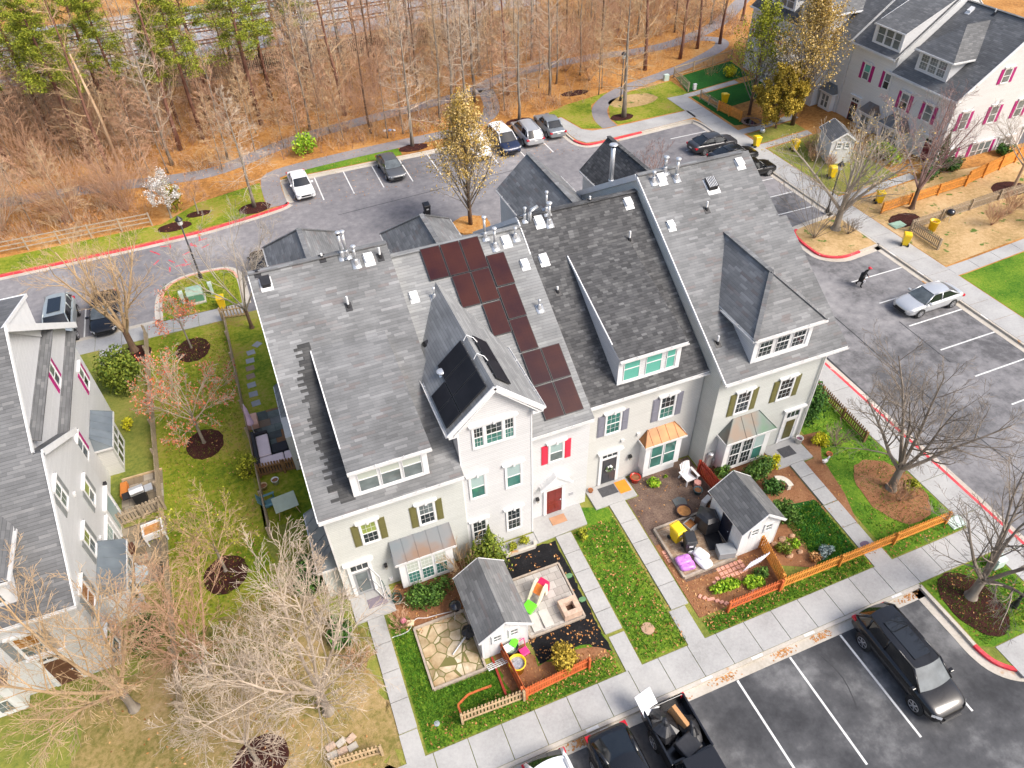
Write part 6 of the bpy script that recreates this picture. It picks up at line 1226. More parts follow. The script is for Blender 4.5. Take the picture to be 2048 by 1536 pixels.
shrub('large green bush left of the curved bench', 20.9, 18.9, 1.2, .9, 1.0, 'box', 1900, .07, 93, lumps=13); shrub('low green bush at the back corner of the right shed', 19.3, 19.4, .7, .5, .7, 'box', 700, .07, 94); shrub('green bush below the curved bench', 21.0, 17.6, .7, .65, .8, 'green', 900, .07, 95); shrub('big dense green bush beside the right shed', 20.5, 15.9, .95, 1.0, 1.1, 'box', 1700, .07, 96, lumps=13)
shrub('bright yellow bush beside the rightmost doorstep', 22.05, 19.0, .6, .55, .75, 'yellow', 900, .06, 97); shrub('round bright yellow bush right of the rightmost door', 25.5, 19.3, .6, .55, .65, 'yellow', 1000, .055, 98)
shrub('large dark green conifer bush at the right corner of the terrace', 25.9, 21.2, 1.15, 1.2, 2.6, 'green', 3000, .085, 99, 'conifer', lumps=15)
shrub('blue grey shrub behind the orange picket fence', 21.2, 13.45, .55, .4, .5, 'blue', 600, .06, 100); shrub('rusty shrub left of the blue grey one', 20.5, 13.4, .4, .35, .45, 'rust', 300, .06, 101)
shrub('olive green mound among the rocks', 19.4, 14.4, .45, .5, .5, 'arb', 600, .06, 102); shrub('mossy green mound right of the rocks', 20.0, 14.5, .4, .4, .4, 'lime', 420, .06, 103)
shrub('small yellow green shrub at the foot of the spreading grey tree', 27.9, 15.0, .5, .5, .7, 'ygreen', 420, .07, 104)
tree('reddish leafless bush at the foot of the spreading grey tree', 26.9, 14.6, 105, 'broom', 1.2, .03, 1, .9, T_PURP, T_PINK, 'bare_bush', cat='shrub'); tree('dark red twiggy bush right of the rightmost door', 26.3, 18.9, 106, 'broom', 1.3, .03, 1, .7, T_PURP, T_PURP, 'bare_bush', cat='shrub')
tree('pinkish leafless bush left of the front path', -1.4, 16.6, 107, 'broom', 1.3, .03, 1, 1., T_PURP, T_PINK, 'bare_bush', cat='shrub'); tree('pinkish leafless bush right of the front path', .75, 17.6, 108, 'broom', .9, .03, 1, .7, T_PURP, T_PINK, 'bare_bush', cat='shrub')
shrub('dark green laurel between the sage house and the side lawn', -2.6, 21.2, .9, 1.6, 1.6, 'green', 1800, .09, 109); shrub('dark green laurel at the front corner of the sage house', -1.9, 18.2, .7, 1.0, 1.0, 'green', 900, .09, 110)
# --- side yard and far yards
shrub('large yellow green bush by the white end house', -10.9, 40.2, 1.5, 1.9, 2.7, 'arb', 3400, .1, 111, lumps=18); shrub('small bright yellow shrub by the tin roofed bay', -10.7, 36.2, .35, .6, .7, 'yellow', 300, .07, 112)
shrub('straggly chartreuse shrub by the side fence', -4.5, 29.6, .7, .9, 1.3, 'ygreen', 800, .07, 113)
shrub('dark green bush under the tree at the white end house front', -9.9, 21.5, .9, 1.4, 1.2, 'green', 1300, .09, 114)
shrub('bright lime hedge below the bay of the white end house in the far row', 52.8, 44.6, 1.1, 2.0, 1.5, 'lime', 1900, .1, 115, 'hedge', lumps=14); shrub('dark green bush at the near corner of the far end house', 56.3, 40.6, 1.6, 1.0, 1.1, 'green', 1500, .1, 116); shrub('ragged evergreen left of the dark green bush', 53.6, 40.3, 1.0, .9, 1.1, 'green', 900, .1, 117)
conifer('loose green conifer at the near corner of the far row', 55.2, 40.9, .8, 3.6, 'green', 1700, 118); shrub('low dark bush under the gable windows of the far end house', 62.6, 40.7, 1.0, .7, 1.0, 'green', 900, .1, 119)
shrub('round yellow bush on the watered lawn', 51.9, 67.2, 1.0, .9, 1.2, 'yellow', 900, .09, 120)
for i, (x, y, h_) in enumerate(((48.6, 49.2, 1.4), (47.7, 47.6, 1.2), (50.3, 49.6, 1.5), (48.2, 46.0, 1.1))): tree(['pink twiggy bush by the yellow bin', 'pink twiggy bush in front of the far shed', 'brown twiggy bush behind the far shed', 'low pink twiggy bush along the side pavement'][i], x, y, 121+i, 'broom', h_, .04, 1, .9, T_PURP, T_PINK, 'bare_bush', cat='shrub')
for i, (x, y) in enumerate(((52.5, 32.5), (54.8, 33.0), (57.3, 32.2), (55.6, 30.9))): tree('sprawling pinkish leafless bush on the bare soil by the right edge', x, y, 130+i, 'broom', 1.7, .04, 1, 1.1, T_PURP, T_PINK, 'bare_bush', group='leafless bushes on the bare soil', cat='shrub')
tree('brown twiggy bush at the foot of the island tree', 42.4, 36.6, 140, 'broom', 1.1, .04, 1, .9, B_BROWN, T_DARK, 'bare_bush', cat='shrub')
# ------------------------------------------------------------------ fences
def fence(label, A, B, h=.95, m=TAN, sp=.15, pw=.09, post=2.2, railm=None, rails=(.2, .78), group=None, name='picket_fence', tip=True, lean=0., posts=True, lo=.04):
    t = thing(name, label, 'fence', (A[0], A[1], 0)); a = Vector((A[0], A[1], 0)); d = Vector((B[0]-A[0], B[1]-A[1], 0)); L = d.length; d /= L; n = Vector((-d.y, d.x, 0)); rnn = random.Random(int(A[0]*7+A[1]*3))
    g = lambda s: gh(a.x+d.x*s, a.y+d.y*s)
    if sp:
        b = MB(); k = int(L/sp)
        for i in range(k+1):
            s = i*L/k; z0 = g(s)+lo; hh = h*(1+rnn.uniform(-.015, .015)); q = d*s+n*.035; vs = []
            for w, z in ((-pw/2, z0), (pw/2, z0), (pw/2, z0+hh-pw*.6*tip), (0, z0+hh), (-pw/2, z0+hh-pw*.6*tip)): vs.append(q+d*(w+lean*(z-z0))+Vector((0, 0, z)))
            vs += [v+n*.022 for v in vs]; b.add(vs, [(0, 1, 2, 3, 4), (9, 8, 7, 6, 5)]+[(j, j+5, (j+1) % 5+5, (j+1) % 5) for j in range(5)])
        b.build('pickets', m, t)
    for f in rails:
        b = MB(); b.bar(Vector((0, 0, g(0)+h*f)), d*L+Vector((0, 0, g(L)+h*f)), .04, .085); b.build('rail', railm or m, t)
    if posts:
        k = max(1, int(round(L/post)))
        for i in range(k+1): q = d*(L*i/k)-n*.05; b = MB(); z = g(L*i/k); b.box(q.x-.05, q.x+.05, q.y-.05, q.y+.05, z-.1, z+h*1.05); b.build('post', railm or m, t)
    return t
fence('long weathered fence dividing the white end house garden from the side lawn', (-9.58, 45.6), (-8.8, 17.5), .9, OLDW, .15, .08, 2.6, rails=(.3, .8)); fence('long weathered fence between the side lawn and the sage house garden', (-4.4, 45.0), (-4.0, 24.9), .85, OLDW, .15, .08, 2.4, rails=(.3, .8))
fence('short tan picket fence at the back pavement by the yellow bin', (-4.55, 45.3), (-2.8, 45.0), 1.0, TAN, .21, .09, 1.7); fence('brown picket fence closing the slate patio', (-3.95, 29.2), (-1.35, 28.85), 1.0, BROWNF, .15, .1, 1.3)
fence('dark weathered slat fence below the old paver patio', (-11.1, 28.65), (-8.95, 29.0), 1.0, OLDW, .16, .12, 1.1); fence('grey three rail timber fence along the left end of the wood', (-30, 61.5), (-8.75, 61.2), 1.15, TIMBER, 0, 0, 2.5, rails=(.3, .62, .94), name='rail_fence')
fence('tan picket fence in front of the flagstone garden', (2.0, 12.64), (4.74, 12.56), .85, TAN, .15, .09, 2.7); fence('rust red picket fence in front of the golden shrub', (4.86, 12.58), (7.9, 12.75), .85, RUST, .115, .095, 3); fence('orange board fence running from the white shed to the front pickets', (4.55, 15.0), (4.76, 12.68), .9, RUST, .12, .115, 2.3, tip=False)
fence('dark red board fence between the bark bed and the right shed', (18.02, 20.0), (18.18, 18.0), 1.15, REDWOOD, .125, .1, 2); fence('rust red end of the long front picket fence', (15.02, 12.71), (17.9, 12.72), .85, RUST, .16, .09, 3, lean=.12); fence('long orange cedar picket fence along the front pavement', (18.02, 12.72), (28.0, 12.66), .9, CEDAR, .165, .1, 3.3, lean=.12)
fence('orange brown fence running back from the front pickets to the lattice', (18.42, 15.0), (18.1, 12.85), 1.0, CEDAR, .13, .1, 2.1); fence('low brown picket fence beside the right hand pavement', (28.5, 24.5), (28.1, 18.6), .8, BROWNF, .16, .09, 2); fence('tan picket fence at the bottom edge of the picture', (-3.3, 12.92), (-1.4, 12.72), .8, TAN, .15, .09, 1.9)
fence('weathered picket fence with the yellow tub and kettle barbecue behind it', (46.95, 34.95), (58.5, 34.85), .95, OLDW, .17, .09, 2.8); fence('weathered picket fence along the side pavement by the yellow bin', (46.95, 34.9), (46.85, 32.0), .95, OLDW, .17, .09, 3); fence('orange cedar fence behind the far picket fence', (46.8, 37.95), (55.1, 37.75), 1.0, CEDAR, .16, .1, 2.6); fence('cedar fence under the gable of the far end house', (55.2, 37.75), (64.5, 39.6), 1.3, CEDAR, .16, .12, 2.4)
fence('orange cedar fence by the stone ringed pond', (46.55, 60.9), (47.0, 57.7), 1.0, CEDAR, .15, .1, 1.6); fence('grey wire mesh fence by the watered lawn', (46.55, 64.2), (46.55, 61.0), .95, OLDW, .12, .02, 1.6, name='mesh_fence', tip=False); fence('tan post and rail fence along the edge of the watered lawn', (47.2, 70.7), (54.8, 71.0), 1.1, TAN, .14, .02, 2.5, rails=(.12, .92), name='rail_fence', tip=False); fence('side mesh fence of the watered lawn', (47.2, 70.6), (46.5, 66.5), 1.0, OLDW, .14, .02, 2, name='mesh_fence', tip=False)
fence('dark ragged picket fence between the wood and the railway', (-45, 92.6), (34, 94.6), 1.9, mat('dark_fence', (.06, .045, .035), .9, var=.4), .24, .12, 4, rails=(.3, .8))
# ------------------------------------------------------------------ sheds
def shed(name, label, x0, x1, y0, y1, zw, zr, rm, sid, wins=True, ov=.17, dr=None, rz=0, loc=(0, 0, 0)):
    t = thing(name, label, 'shed', loc, rz); xm = (x0+x1)/2; b = MB(); b.yprism([(x0, .1), (x1, .1), (x1, zw), (xm, zr-.08), (x0, zw)], y0, y1); b.build('wall', sid, t)
    s = (zr-zw)/(xm-x0); ze = zw-s*ov+.03; roof_part(t, [[(x0-ov, y0-ov, ze), (xm, y0-ov, zr), (xm, y1+ov, zr), (x0-ov, y1+ov, ze)], [(x1+ov, y1+ov, ze), (xm, y1+ov, zr), (xm, y0-ov, zr), (x1+ov, y0-ov, ze)]], rm, .07)
    b = MB()
    for y in (y0-ov-.01, y1+ov+.01): b = MB(); b.bar((x0-ov, y, ze-.06), (xm, y, zr-.06), .03, .13); b.bar((x1+ov, y, ze-.06), (xm, y, zr-.06), .03, .13); b.build('barge_board', WHITE, t)
    for x in (x0, x1):
        b = MB(); b.box(x-.02, x+.02, y0-.015, y0+.08, .1, zw-.06); b.build('corner_board', WHITE, t)
    f = Fac(0, y0, (1, 0), (0, -1))
    if wins:
        for u in (x0+(x1-x0)*.33, x0+(x1-x0)*.7): window(t, f, u-.18, u+.18, zw-.75, zw-.28, G_GRAY, G_GRAY, (2, 1), None, False)
    b = MB(); f.box(b, xm+.55, xm+.75, zw+.12, zw+.22, .003, .03); b.build('gable_vent', SLATEP, t); return t
SHW = cell_mat('shed_boards', .24, 9, [(0, (.74, .74, .73)), (1, (.8, .8, .79))], dark=.8, gap=.0, vgap=.06, stain=.08, rough=.6, vary=False)
s1 = shed('garden_shed', 'white garden shed with a light grey roof beside the flagstones', 3.75, 5.88, 14.82, 17.9, 2.25, 3.08, SH_L, SHW)
s2 = shed('garden_shed', 'white garden shed with a black door and charcoal roof, by the brick patio', 17.02, 19.15, 14.98, 17.5, 2.5, 3.4, SH_N, SHW)
fx = Fac(17.02, 0, (0, 1), (-1, 0)); b = MB(); fx.box(b, 15.75, 16.5, .5, 2.1, .003, .04)
for z0, z1 in ((.62, 1.2), (1.3, 2.0)): fx.box(b, 15.83, 16.42, z0, z1, .04, .052)
d_ = b.build('door', mat('black_door', (.015, .017, .03), .4), s2); b = MB(); b.ball((16.96, 15.86, 1.3), .03, 5); b.build('handle', GALV, d_)
s3 = shed('garden_shed', 'white shed with a grey roof and red door in the far front garden', -1.0, 1.0, -.2, 2.6, 2.3, 3.0, SH_N, SID_W, True, loc=(49.3, 46.3, .3), rz=rad(-20)); b = MB(); b.box(1.003, 1.05, .4, 1.4, .2, 2.1); b.build('door', mat('crimson_door', (.4, .02, .05), .5), s3)
# ------------------------------------------------------------------ paved corners
def vor_mat():
    m, n, p = nodes('flagstone'); tc = N(n, 'TexCoord'); v = N(n, 'TexVoronoi', feature='F1'); e = N(n, 'TexVoronoi', feature='DISTANCE_TO_EDGE')
    for q in (v, e): q.inputs['Scale'].default_value = 1.75; n.links.new(tc.outputs['Object'], q.inputs['Vector'])
    c = ramp(n, v.outputs['Color'], [(.1, (.3, .26, .16)), (.4, (.55, .42, .27)), (.65, (.62, .53, .4)), (.9, (.66, .6, .48))]); c = mix(n, 1.0, c, ramp(n, noise(n, 1.2, 4), [(.35, (.5, .42, .28)), (.6, (1, 1, 1))]), 'MULTIPLY')
    n.links.new(mix(n, math_(n, 'LESS_THAN', e.outputs['Distance'], .035), c, (.14, .13, .04)), p.inputs['Base Color']); setin(p, Roughness=.9); return m
land('flagstone_patio', rect(1.38, 3.66, 14.42, 17.25), vor_mat(), .04, .1); land('paver_patio', rect(6.12, 8.7, 15.0, 17.8), PAVER, .09, .15); land('slate_patio', rect(-3.9, -1.17, 29.25, 34.4), SLATES, .03, .05); land('old_paver_patio', rect(-11.12, -9.0, 29.15, 31.9), OLDPAV, .03, .05); land('old_paver_patio', rect(-11.1, -8.95, 24.5, 28.5), OLDPAV, .025, .05); land('brick_patio', rect(14.12, 16.92, 14.98, 17.7), BRICKP, .12, .2)
def edging(name, label, pts, m, w=.1, h=.1, closed=True):
    b = MB(); P_ = pts+[pts[0]] if closed else pts
    for p, q in zip(P_, P_[1:]): b.bar((p[0], p[1], gh(*p)+h/2), (q[0], q[1], gh(*q)+h/2), w, h)
    return tag(b.build(name, m), label, 'edging')
edging('timber_edging', 'grey timber frame round the irregular flagstones', [(1.3, 14.36), (3.72, 14.36), (3.72, 17.3), (1.3, 17.3)], TIMBER, .1, .16); edging('timber_edging', 'timber frame round the grey paver patio', [(6.06, 14.92), (8.78, 14.92), (8.78, 17.88), (6.06, 17.88)], TIMBER, .09, .14); edging('timber_edging', 'timber frame of the raised brick patio by the black doored shed', [(14.04, 14.9), (17.0, 14.9), (17.0, 17.78), (14.04, 17.78)], TIMBER, .11, .2); edging('timber_edging', 'pale block edging of the small planter bed at the white gable', [(6.55, 19.2), (8.1, 19.15), (8.2, 19.4)], KERB, .14, .22, False); edging('brick_edging', 'orange brick edging curving round the small bed behind the tan fence', [(2.07, 12.75), (2.05, 13.37), (2.6, 13.62), (3.2, 13.62), (3.66, 13.6)], RUST, .09, .07, False); edging('timber_rail', 'red painted timber lying between the white shed and the tan fence', [(4.12, 14.75), (4.1, 13.0)], REDWOOD, .1, .12, False)
edging('lawn_edging', 'thin pale plastic edging strip winding round the hedge bed', curve([(.25, 17.3), (1.02, 17.32), (1.5, 17.75), (2.0, 17.62), (2.7, 17.55), (3.5, 17.42)], 4), WHITE, .02, .06, False)
edging('timber_edging', 'low timber edging of the patio garden by the end house', [(-11.1, 31.95), (-9.0, 31.95)], TAN, .09, .12, False)
b = MB(); rn = random.Random(3)
for i in range(6):
    for j in range(3): x = 15.75+i*.24; y = 14.1+j*.24; b.box(x, x+.2, y, y+.19, gh(x, y)-.02, gh(x, y)+.05)
for x, y in ((13.8, 15.9), (13.8, 16.15), (13.8, 16.4), (15.2, 14.05), (15.45, 14.2)): b.box(x, x+.18, y, y+.2, gh(x, y)-.02, gh(x, y)+.05)
struct(b.build('brick_path', PINKB))
rn = random.Random(8)
for i in range(24):
    t_ = i/23; x = 14.25+3.6*t_; y = 13.85-1.0*math.sin(math.pi*min(1, t_*1.05))+rn.uniform(-.06, .06); b = MB(); b.box(-.11, .11, -.07, .07, 0, .09); o = b.build('edging_brick', PINKB, bevel=.02); o.location = (x, y, gh(x, y)); o.rotation_euler.z = rn.uniform(-.6, .6); tag(o, 'pink brick in the curved edge of the lime ground cover', 'brick', 'pink bricks edging the lime ground cover')
for i, (x, y, r) in enumerate(((-2.66, 41.3, .7), (-3.15, 40.58, .1), (-3.3, 39.71, 0), (-3.39, 38.91, .05), (-3.45, 38.06, .1), (-3.5, 37.16, .05), (-3.5, 36.23, 0), (-3.45, 35.3, .08))):
    b = MB(); b.box(-.26, .26, -.24, .24, -.02, .04); o = b.build('stepping_stone', [mat('blue_grey_slab', (.27, .28, .29), .9), mat('brown_slab', (.24, .17, .12), .9)][i in (3, 4)], bevel=.01); o.location = (x, y, gh(x, y)); o.rotation_euler.z = r; tag(o, ['turned slate stepping stone, farthest of the garden row', 'slate stepping stone second from the far end of the row', 'pale stepping stone third from the far end of the row', 'brown leaf covered stepping stone, upper of the two', 'brown leaf covered stepping stone, lower of the two', 'blue grey stepping stone third from the slate patio', 'blue grey stepping stone second from the slate patio', 'blue grey stepping stone nearest the slate patio'][i], 'stepping stone', 'stepping stones in the sage house garden')
for i, (x, y, s) in enumerate(((19.5, 14.0, .16), (19.75, 14.9, .2), (19.2, 14.85, .15), (20.1, 14.0, .14), (19.65, 14.5, .24), (20.3, 14.9, .13))):
    b = MB(); b.ball((0, 0, 0), s, 6, 0, (1.2, .9, .7)); rr = random.Random(i); b.v = [tuple(c*rr.uniform(.8, 1.15) for c in v) for v in b.v]; o = b.build('rock', mat('tan_rock', (.46, .28, .17), .9, var=.3)); o.location = (x, y, gh(x, y)+.06); tag(o, 'tan rock among the green mounds by the right shed', 'rock', 'tan rocks in the shrub bed')
# ------------------------------------------------------------------ bins
YEL = mat('yellow_plastic', (.78, .52, .01), .4, var=.06); YEL2 = mat('yellow_plastic_shade', (.7, .45, .01), .45, var=.06); BINK = mat('black_bin_plastic', (.025, .025, .027), .4, var=.2)
def wbin(label, x, y, rz, m, z=None):
    t = thing('wheelie_bin', label, 'wheelie bin', (x, y, gh(x, y) if z is None else z), rad(rz)); b = MB()
    B0 = [(-.2, -.22, .06), (.2, -.22, .06), (.2, .22, .06), (-.2, .22, .06)]; B1 = [(-.28, -.3, .92), (.28, -.3, .92), (.28, .34, .98), (-.28, .34, .98)]
    b.add(B0+B1, [(3, 2, 1, 0), (0, 1, 5, 4), (1, 2, 6, 5), (2, 3, 7, 6), (3, 0, 4, 7), (4, 5, 6, 7)]); b.build('body', m, t, bevel=.025)
    b = MB(); b.add([(-.3, -.35, .93), (.3, -.35, .93), (.3, .36, 1.0), (-.3, .36, 1.0), (-.24, -.28, 1.02), (.24, -.28, 1.02), (.24, .3, 1.08), (-.24, .3, 1.08)], [(3, 2, 1, 0), (4, 5, 6, 7), (0, 1, 5, 4), (1, 2, 6, 5), (2, 3, 7, 6), (3, 0, 4, 7)]); b.build('lid', m, t, bevel=.02)
    b = MB(); b.tube([(-.24, .4, .98), (.24, .4, .98)], .02, 6); b.build('handle', m, t)
    b = MB(); b.box(-.1, .1, -.302, -.29, .6, .72); b.build('sticker', WHITE, t)
    for s in (-1, 1): b = MB(); b.lathe([(.04, -.03), (.12, -.03), (.12, .03), (.04, .03)], 0, 0, 14); b.xf(Matrix.Translation((s*.24, .26, .12)) @ Matrix.Rotation(rad(90), 4, 'Y')); b.build('wheel', RUBBER, t, True)
wbin('yellow wheelie bin beside the green electricity cabinet', -4.38, 46.75, 180, YEL); wbin('yellow wheelie bin at the top left of the brick patio', 14.75, 16.85, 10, YEL, .53); wbin('black wheelie bin on the brick patio in front of the yellow one', 15.0, 16.15, -15, BINK, .5)
wbin('yellow wheelie bin standing on the side pavement', 45.15, 33.6, 140, YEL); wbin('yellow wheelie bin behind the orange cedar fence', 47.75, 39.3, 60, YEL); wbin('yellow wheelie bin among the pink twigs near the far shed', 47.25, 44.5, 80, YEL); wbin('yellow wheelie bin at the twiggy bushes by the garden steps', 47.65, 50.1, 90, YEL); wbin('yellow wheelie bin behind the fence by the pond', 48.0, 62.0, 90, YEL); wbin('black wheelie bin at the back of the road', 12.9, 53.2, 0, BINK)
wbin('yellow bin lid showing between two dark cars', 45.1, 52.4, 90, YEL)
def tub(name, label, cat, x, y, r, h, m, z=None, fill=None, taper=.8, group=None):
    t = thing(name, label, cat, (x, y, gh(x, y) if z is None else z), 0, group); b = MB(); b.lathe([(r*taper, 0), (r, h*.92), (r*1.08, h*.93), (r*1.08, h), (r*.94, h), (r*.9, h*.72)], 0, 0, 22); b.build('tub', m, t, True); f = MB(); f.lathe([(.01, h*.79), (r*.5, h*.8), (r*.93, h*.76)], 0, 0, 16); f.build('contents', fill or SOIL, t); return t
tub('yellow_tub', 'open yellow tub of grey rubbish beside the orange board fence', 'tub', 4.98, 13.85, .36, .7, YEL, fill=mat('grey_rubbish', (.25, .27, .32), .8, var=.5, scale=12)); tub('yellow_tub', 'open yellow tub behind the far picket fence', 'tub', 48.35, 34.2, .34, .85, YEL); 
tub('plant_pot', 'glossy red plant pot beside the dark grey front door', 'plant pot', 14.7, 20.95, .27, .36, mat('red_glaze', (.6, .03, .01), .25, coat=.4)); tub('plant_pot', 'dark teal plant pot in front of the white armchair', 'plant pot', 17.33, 18.95, .22, .32, mat('teal_glaze', (.05, .12, .14), .3)); tub('plant_pot', 'small terracotta pot at the left of the cream house doorstep', 'plant pot', 12.15, 21.15, .13, .16, mat('terracotta', (.4, .13, .04), .8), .66); tub('plant_pot', 'pale stone urn beside the rightmost front door', 'plant pot', 24.35, 19.75, .2, .55, mat('pale_stone', (.62, .6, .56), .8), .5, mat('purple_flowers', (.18, .08, .12), .9)); tub('plant_pot', 'tan plant pot by the chartreuse shrub', 'plant pot', -3.9, 28.3, .2, .3, mat('tan_pot', (.5, .38, .22), .8)); tub('plant_pot', 'white plant pot below the brown picket fence', 'plant pot', -3.25, 28.42, .19, .34, WHITE); tub('plant_pot', 'orange pot in the bed by the front path', 'plant pot', 25.4, 18.4, .16, .2, mat('orange_pot', (.55, .16, .05), .7))
tub('fire_bowl', 'round rusty fire bowl full of leaves at the patio corner', 'fire bowl', 16.0, 18.15, .38, .24, mat('rusted_iron', (.06, .03, .03), .7), fill=LF['rust'][1], taper=.6)
# ------------------------------------------------------------------ garden things
CREAM = mat('cream_plastic', (.74, .7, .52), .4); PINKP = mat('pink_plastic', (.72, .04, .2), .4); LIMEP = mat('lime_plastic', (.12, .7, .02), .4); ORNG = mat('orange_plastic', (.72, .2, .03), .45); WPL = mat('white_plastic', (.74, .72, .72), .45); GREYPL = mat('grey_plastic', (.27, .28, .29), .5)
t = thing('toddler_slide', 'toy slide with lime, orange and red parts on the grey pavers', 'toy slide', (7.05, 16.55, .49), rad(-58))
b = MB(); P0 = [(-.2, -.75, .05), (-.2, -.35, .12), (-.2, 0, .4), (-.2, .3, .72), (-.2, .45, .74)]; vs = P0+[(.2, p[1], p[2]) for p in P0]; b.add(vs[2:5]+vs[7:10], [(0, 1, 4, 3), (1, 2, 5, 4)]); b.build('chute', ORNG, t)
b = MB(); b.box(-.27, .27, -.85, -.3, .02, .17); b.build('chute_end', LIMEP, t, bevel=.03); b = MB(); b.box(-.26, .26, .35, .75, .05, .74); b.build('ladder', mat('crimson_plastic', (.6, .01, .08), .4), t, bevel=.05)
for s in (-1, 1): b = MB(); b.xprism([(-.35, .1), (-.1, .55), (.2, .95), (.42, 1.0), (.5, .85), (.5, .1), (.35, .1), (.3, .6), (0, .2)], s*.26-.035, s*.26+.035); b.build('side_wall', CREAM, t)
t = thing('fire_pit', 'square pink brick fire pit on the corner of the grey pavers', 'fire pit', (8.25, 15.45, gh(8.25, 15.45)+.09)); b = MB()
for k in range(3):
    z = k*.15; o_ = .44
    for a0, a1, c0, c1 in ((-o_, o_, -o_, -.2), (-o_, o_, .2, o_), (-o_, -.2, -.2, .2), (.2, o_, -.2, .2)): b.box(a0, a1, c0, c1, z, z+.145)
b.build('block', mat('buff_block', (.5, .36, .27), .9, var=.2, scale=6), t, bevel=.012); b = MB(); b.box(-.2, .2, -.2, .2, 0, .12); b.build('ash', mat('ash', (.1, .05, .03), .95, var=.5), t)
for i in range(2): b = MB(); b.box(6.3+.55*i, 6.75+.55*i, 15.05, 15.95, gh(6.5, 15.5)+.1, gh(6.5, 15.5)+.16); tag(b.build('paving_slab', mat('loose_slab', (.5, .47, .43), .9), bevel=.01), ['loose paving slab beside the light roofed shed', 'loose paving slab left of the fire pit'][i], 'paving slab')
def mat_(label, x0, x1, y0, y1, z, m, name='doormat', rz=0): b = MB(); b.box((x0-x1)/2, (x1-x0)/2, (y0-y1)/2, (y1-y0)/2, 0, .02); o = b.build(name, m, bevel=.006); o.location = ((x0+x1)/2, (y0+y1)/2, z); o.rotation_euler.z = rz; return tag(o, label, 'doormat')
DMG = mat('grey_doormat', (.07, .07, .075), .95, var=.3, scale=20)
mat_('purple grey doormat under the open storm door', -.35, .55, 19.0, 19.5, .622, mat('mauve_mat', (.2, .17, .2), .95)); mat_('tan doormat in front of the red door', 9.42, 10.25, 19.95, 20.45, .632, mat('tan_mat', (.42, .23, .13), .95)); mat_('dark grey doormat at the charcoal front door', 12.55, 13.5, 20.55, 21.15, .662, DMG); mat_('orange doormat with a faint pattern on the cream house step', 13.55, 14.2, 20.4, 21.2, .662, mat('orange_mat', (.68, .24, .02), .95, var=.1)); mat_('dark grey doormat on the rightmost doorstep', 22.9, 23.75, 19.1, 19.75, .662, DMG)
def adirondack(label, x, y, rz, m):
    t = thing('garden_chair', label, 'garden chair', (x, y, gh(x, y)+.01), rad(rz)); b = MB()
    b.slab([(-.27, -.3, .36), (.27, -.3, .36), (.27, .22, .26), (-.27, .22, .26)], .03); b.build('seat', m, t, bevel=.006)
    b = MB()
    for i in range(7): u = -.25+i*.0833; hh = .95+.12*(1-(u/.27)**2); b.bar((u, .2, .26), (u*1.1, .52, hh), .065, .022, up=(0, -1, .4))
    b.bar((-.28, .36, .6), (.28, .36, .6), .04, .05); b.build('backrest', m, t)
    for s in (-1, 1): b = MB(); b.box(s*.36-.07, s*.36+.07, -.38, .36, .54, .57); b.build('armrest', m, t, bevel=.01)
    for s in (-1, 1):
        for q in (((s*.33, -.3, 0), (s*.33, -.3, .55)), ((s*.33, .38, 0), (s*.33, .22, .55))): b = MB(); b.bar(q[0], q[1], .05, .07); b.build('leg', m, t)
adirondack('white slatted garden armchair standing in the bark bed', 17.3, 19.85, 5, WPL); adirondack('blue slatted garden armchair beside the glass table', -3.75, 26.95, 95, mat('blue_green_paint', (.09, .2, .23), .5)); adirondack('pale blue garden chair on the old pavers by the end house', -10.45, 23.5, 200, mat('pale_blue_plastic', (.4, .47, .5), .5))
t = thing('garden_table', 'rounded square glass topped table in the sage house garden', 'garden table', (-2.95, 26.35, .56), .1); b = MB(); b.box(-.6, .6, -.55, .55, .66, .69); b.build('tabletop', mat('frosted_glass', (.4, .45, .34), .15), t, bevel=.14)
for x, y in ((-.5, -.45), (.5, -.45), (.5, .45), (-.5, .45)): b = MB(); b.bar((x*.8, y*.8, .66), (x*1.1, y*1.1, 0), .035, .035); b.build('leg', TAN, t)
t = thing('garden_table', 'round pale blue table by the tin roofed bay', 'garden table', (-10.2, 24.7, .58)); b = MB(); b.lathe([(.5, .68), (.52, .7), (.5, .72), (.01, .72)], 0, 0, 24); b.build('tabletop', mat('pale_blue_plastic', (.4, .47, .5), .5), t); b = MB(); b.tube([(0, 0, 0), (0, 0, .68)], [.2, .05], 10); b.build('leg', GALV, t)
t = thing('corner_sofa', 'black wicker corner sofa with pale pink cushions on the slate patio', 'sofa', (0, 0, .59)); WK = mat('black_wicker', (.02, .02, .025), .8); CU = mat('pale_pink_cushion', (.66, .56, .58), .9, var=.06)
b = MB(); b.box(-3.98, -3.1, 29.4, 32.1, 0, .34); b.box(-3.1, -1.75, 29.4, 30.15, 0, .34); b.build('base', WK, t, bevel=.03); b = MB(); b.box(-4.0, -3.82, 29.4, 32.1, .34, .75); b.box(-3.82, -3.1, 31.95, 32.1, .34, .6); b.build('backrest', WK, t, bevel=.03)
for q in ((-3.8, -3.12, 30.2, 31.9), (-3.8, -2.5, 29.45, 30.12), (-2.46, -1.8, 29.45, 30.12)): b = MB(); b.box(*q, .34, .5); b.build('cushion', CU, t, bevel=.06)
b = MB(); b.box(-3.05, -2.2, 30.35, 31.05, .59, .98); tag(b.build('ottoman', WK, bevel=.04), 'square black wicker stool in front of the corner sofa', 'stool')
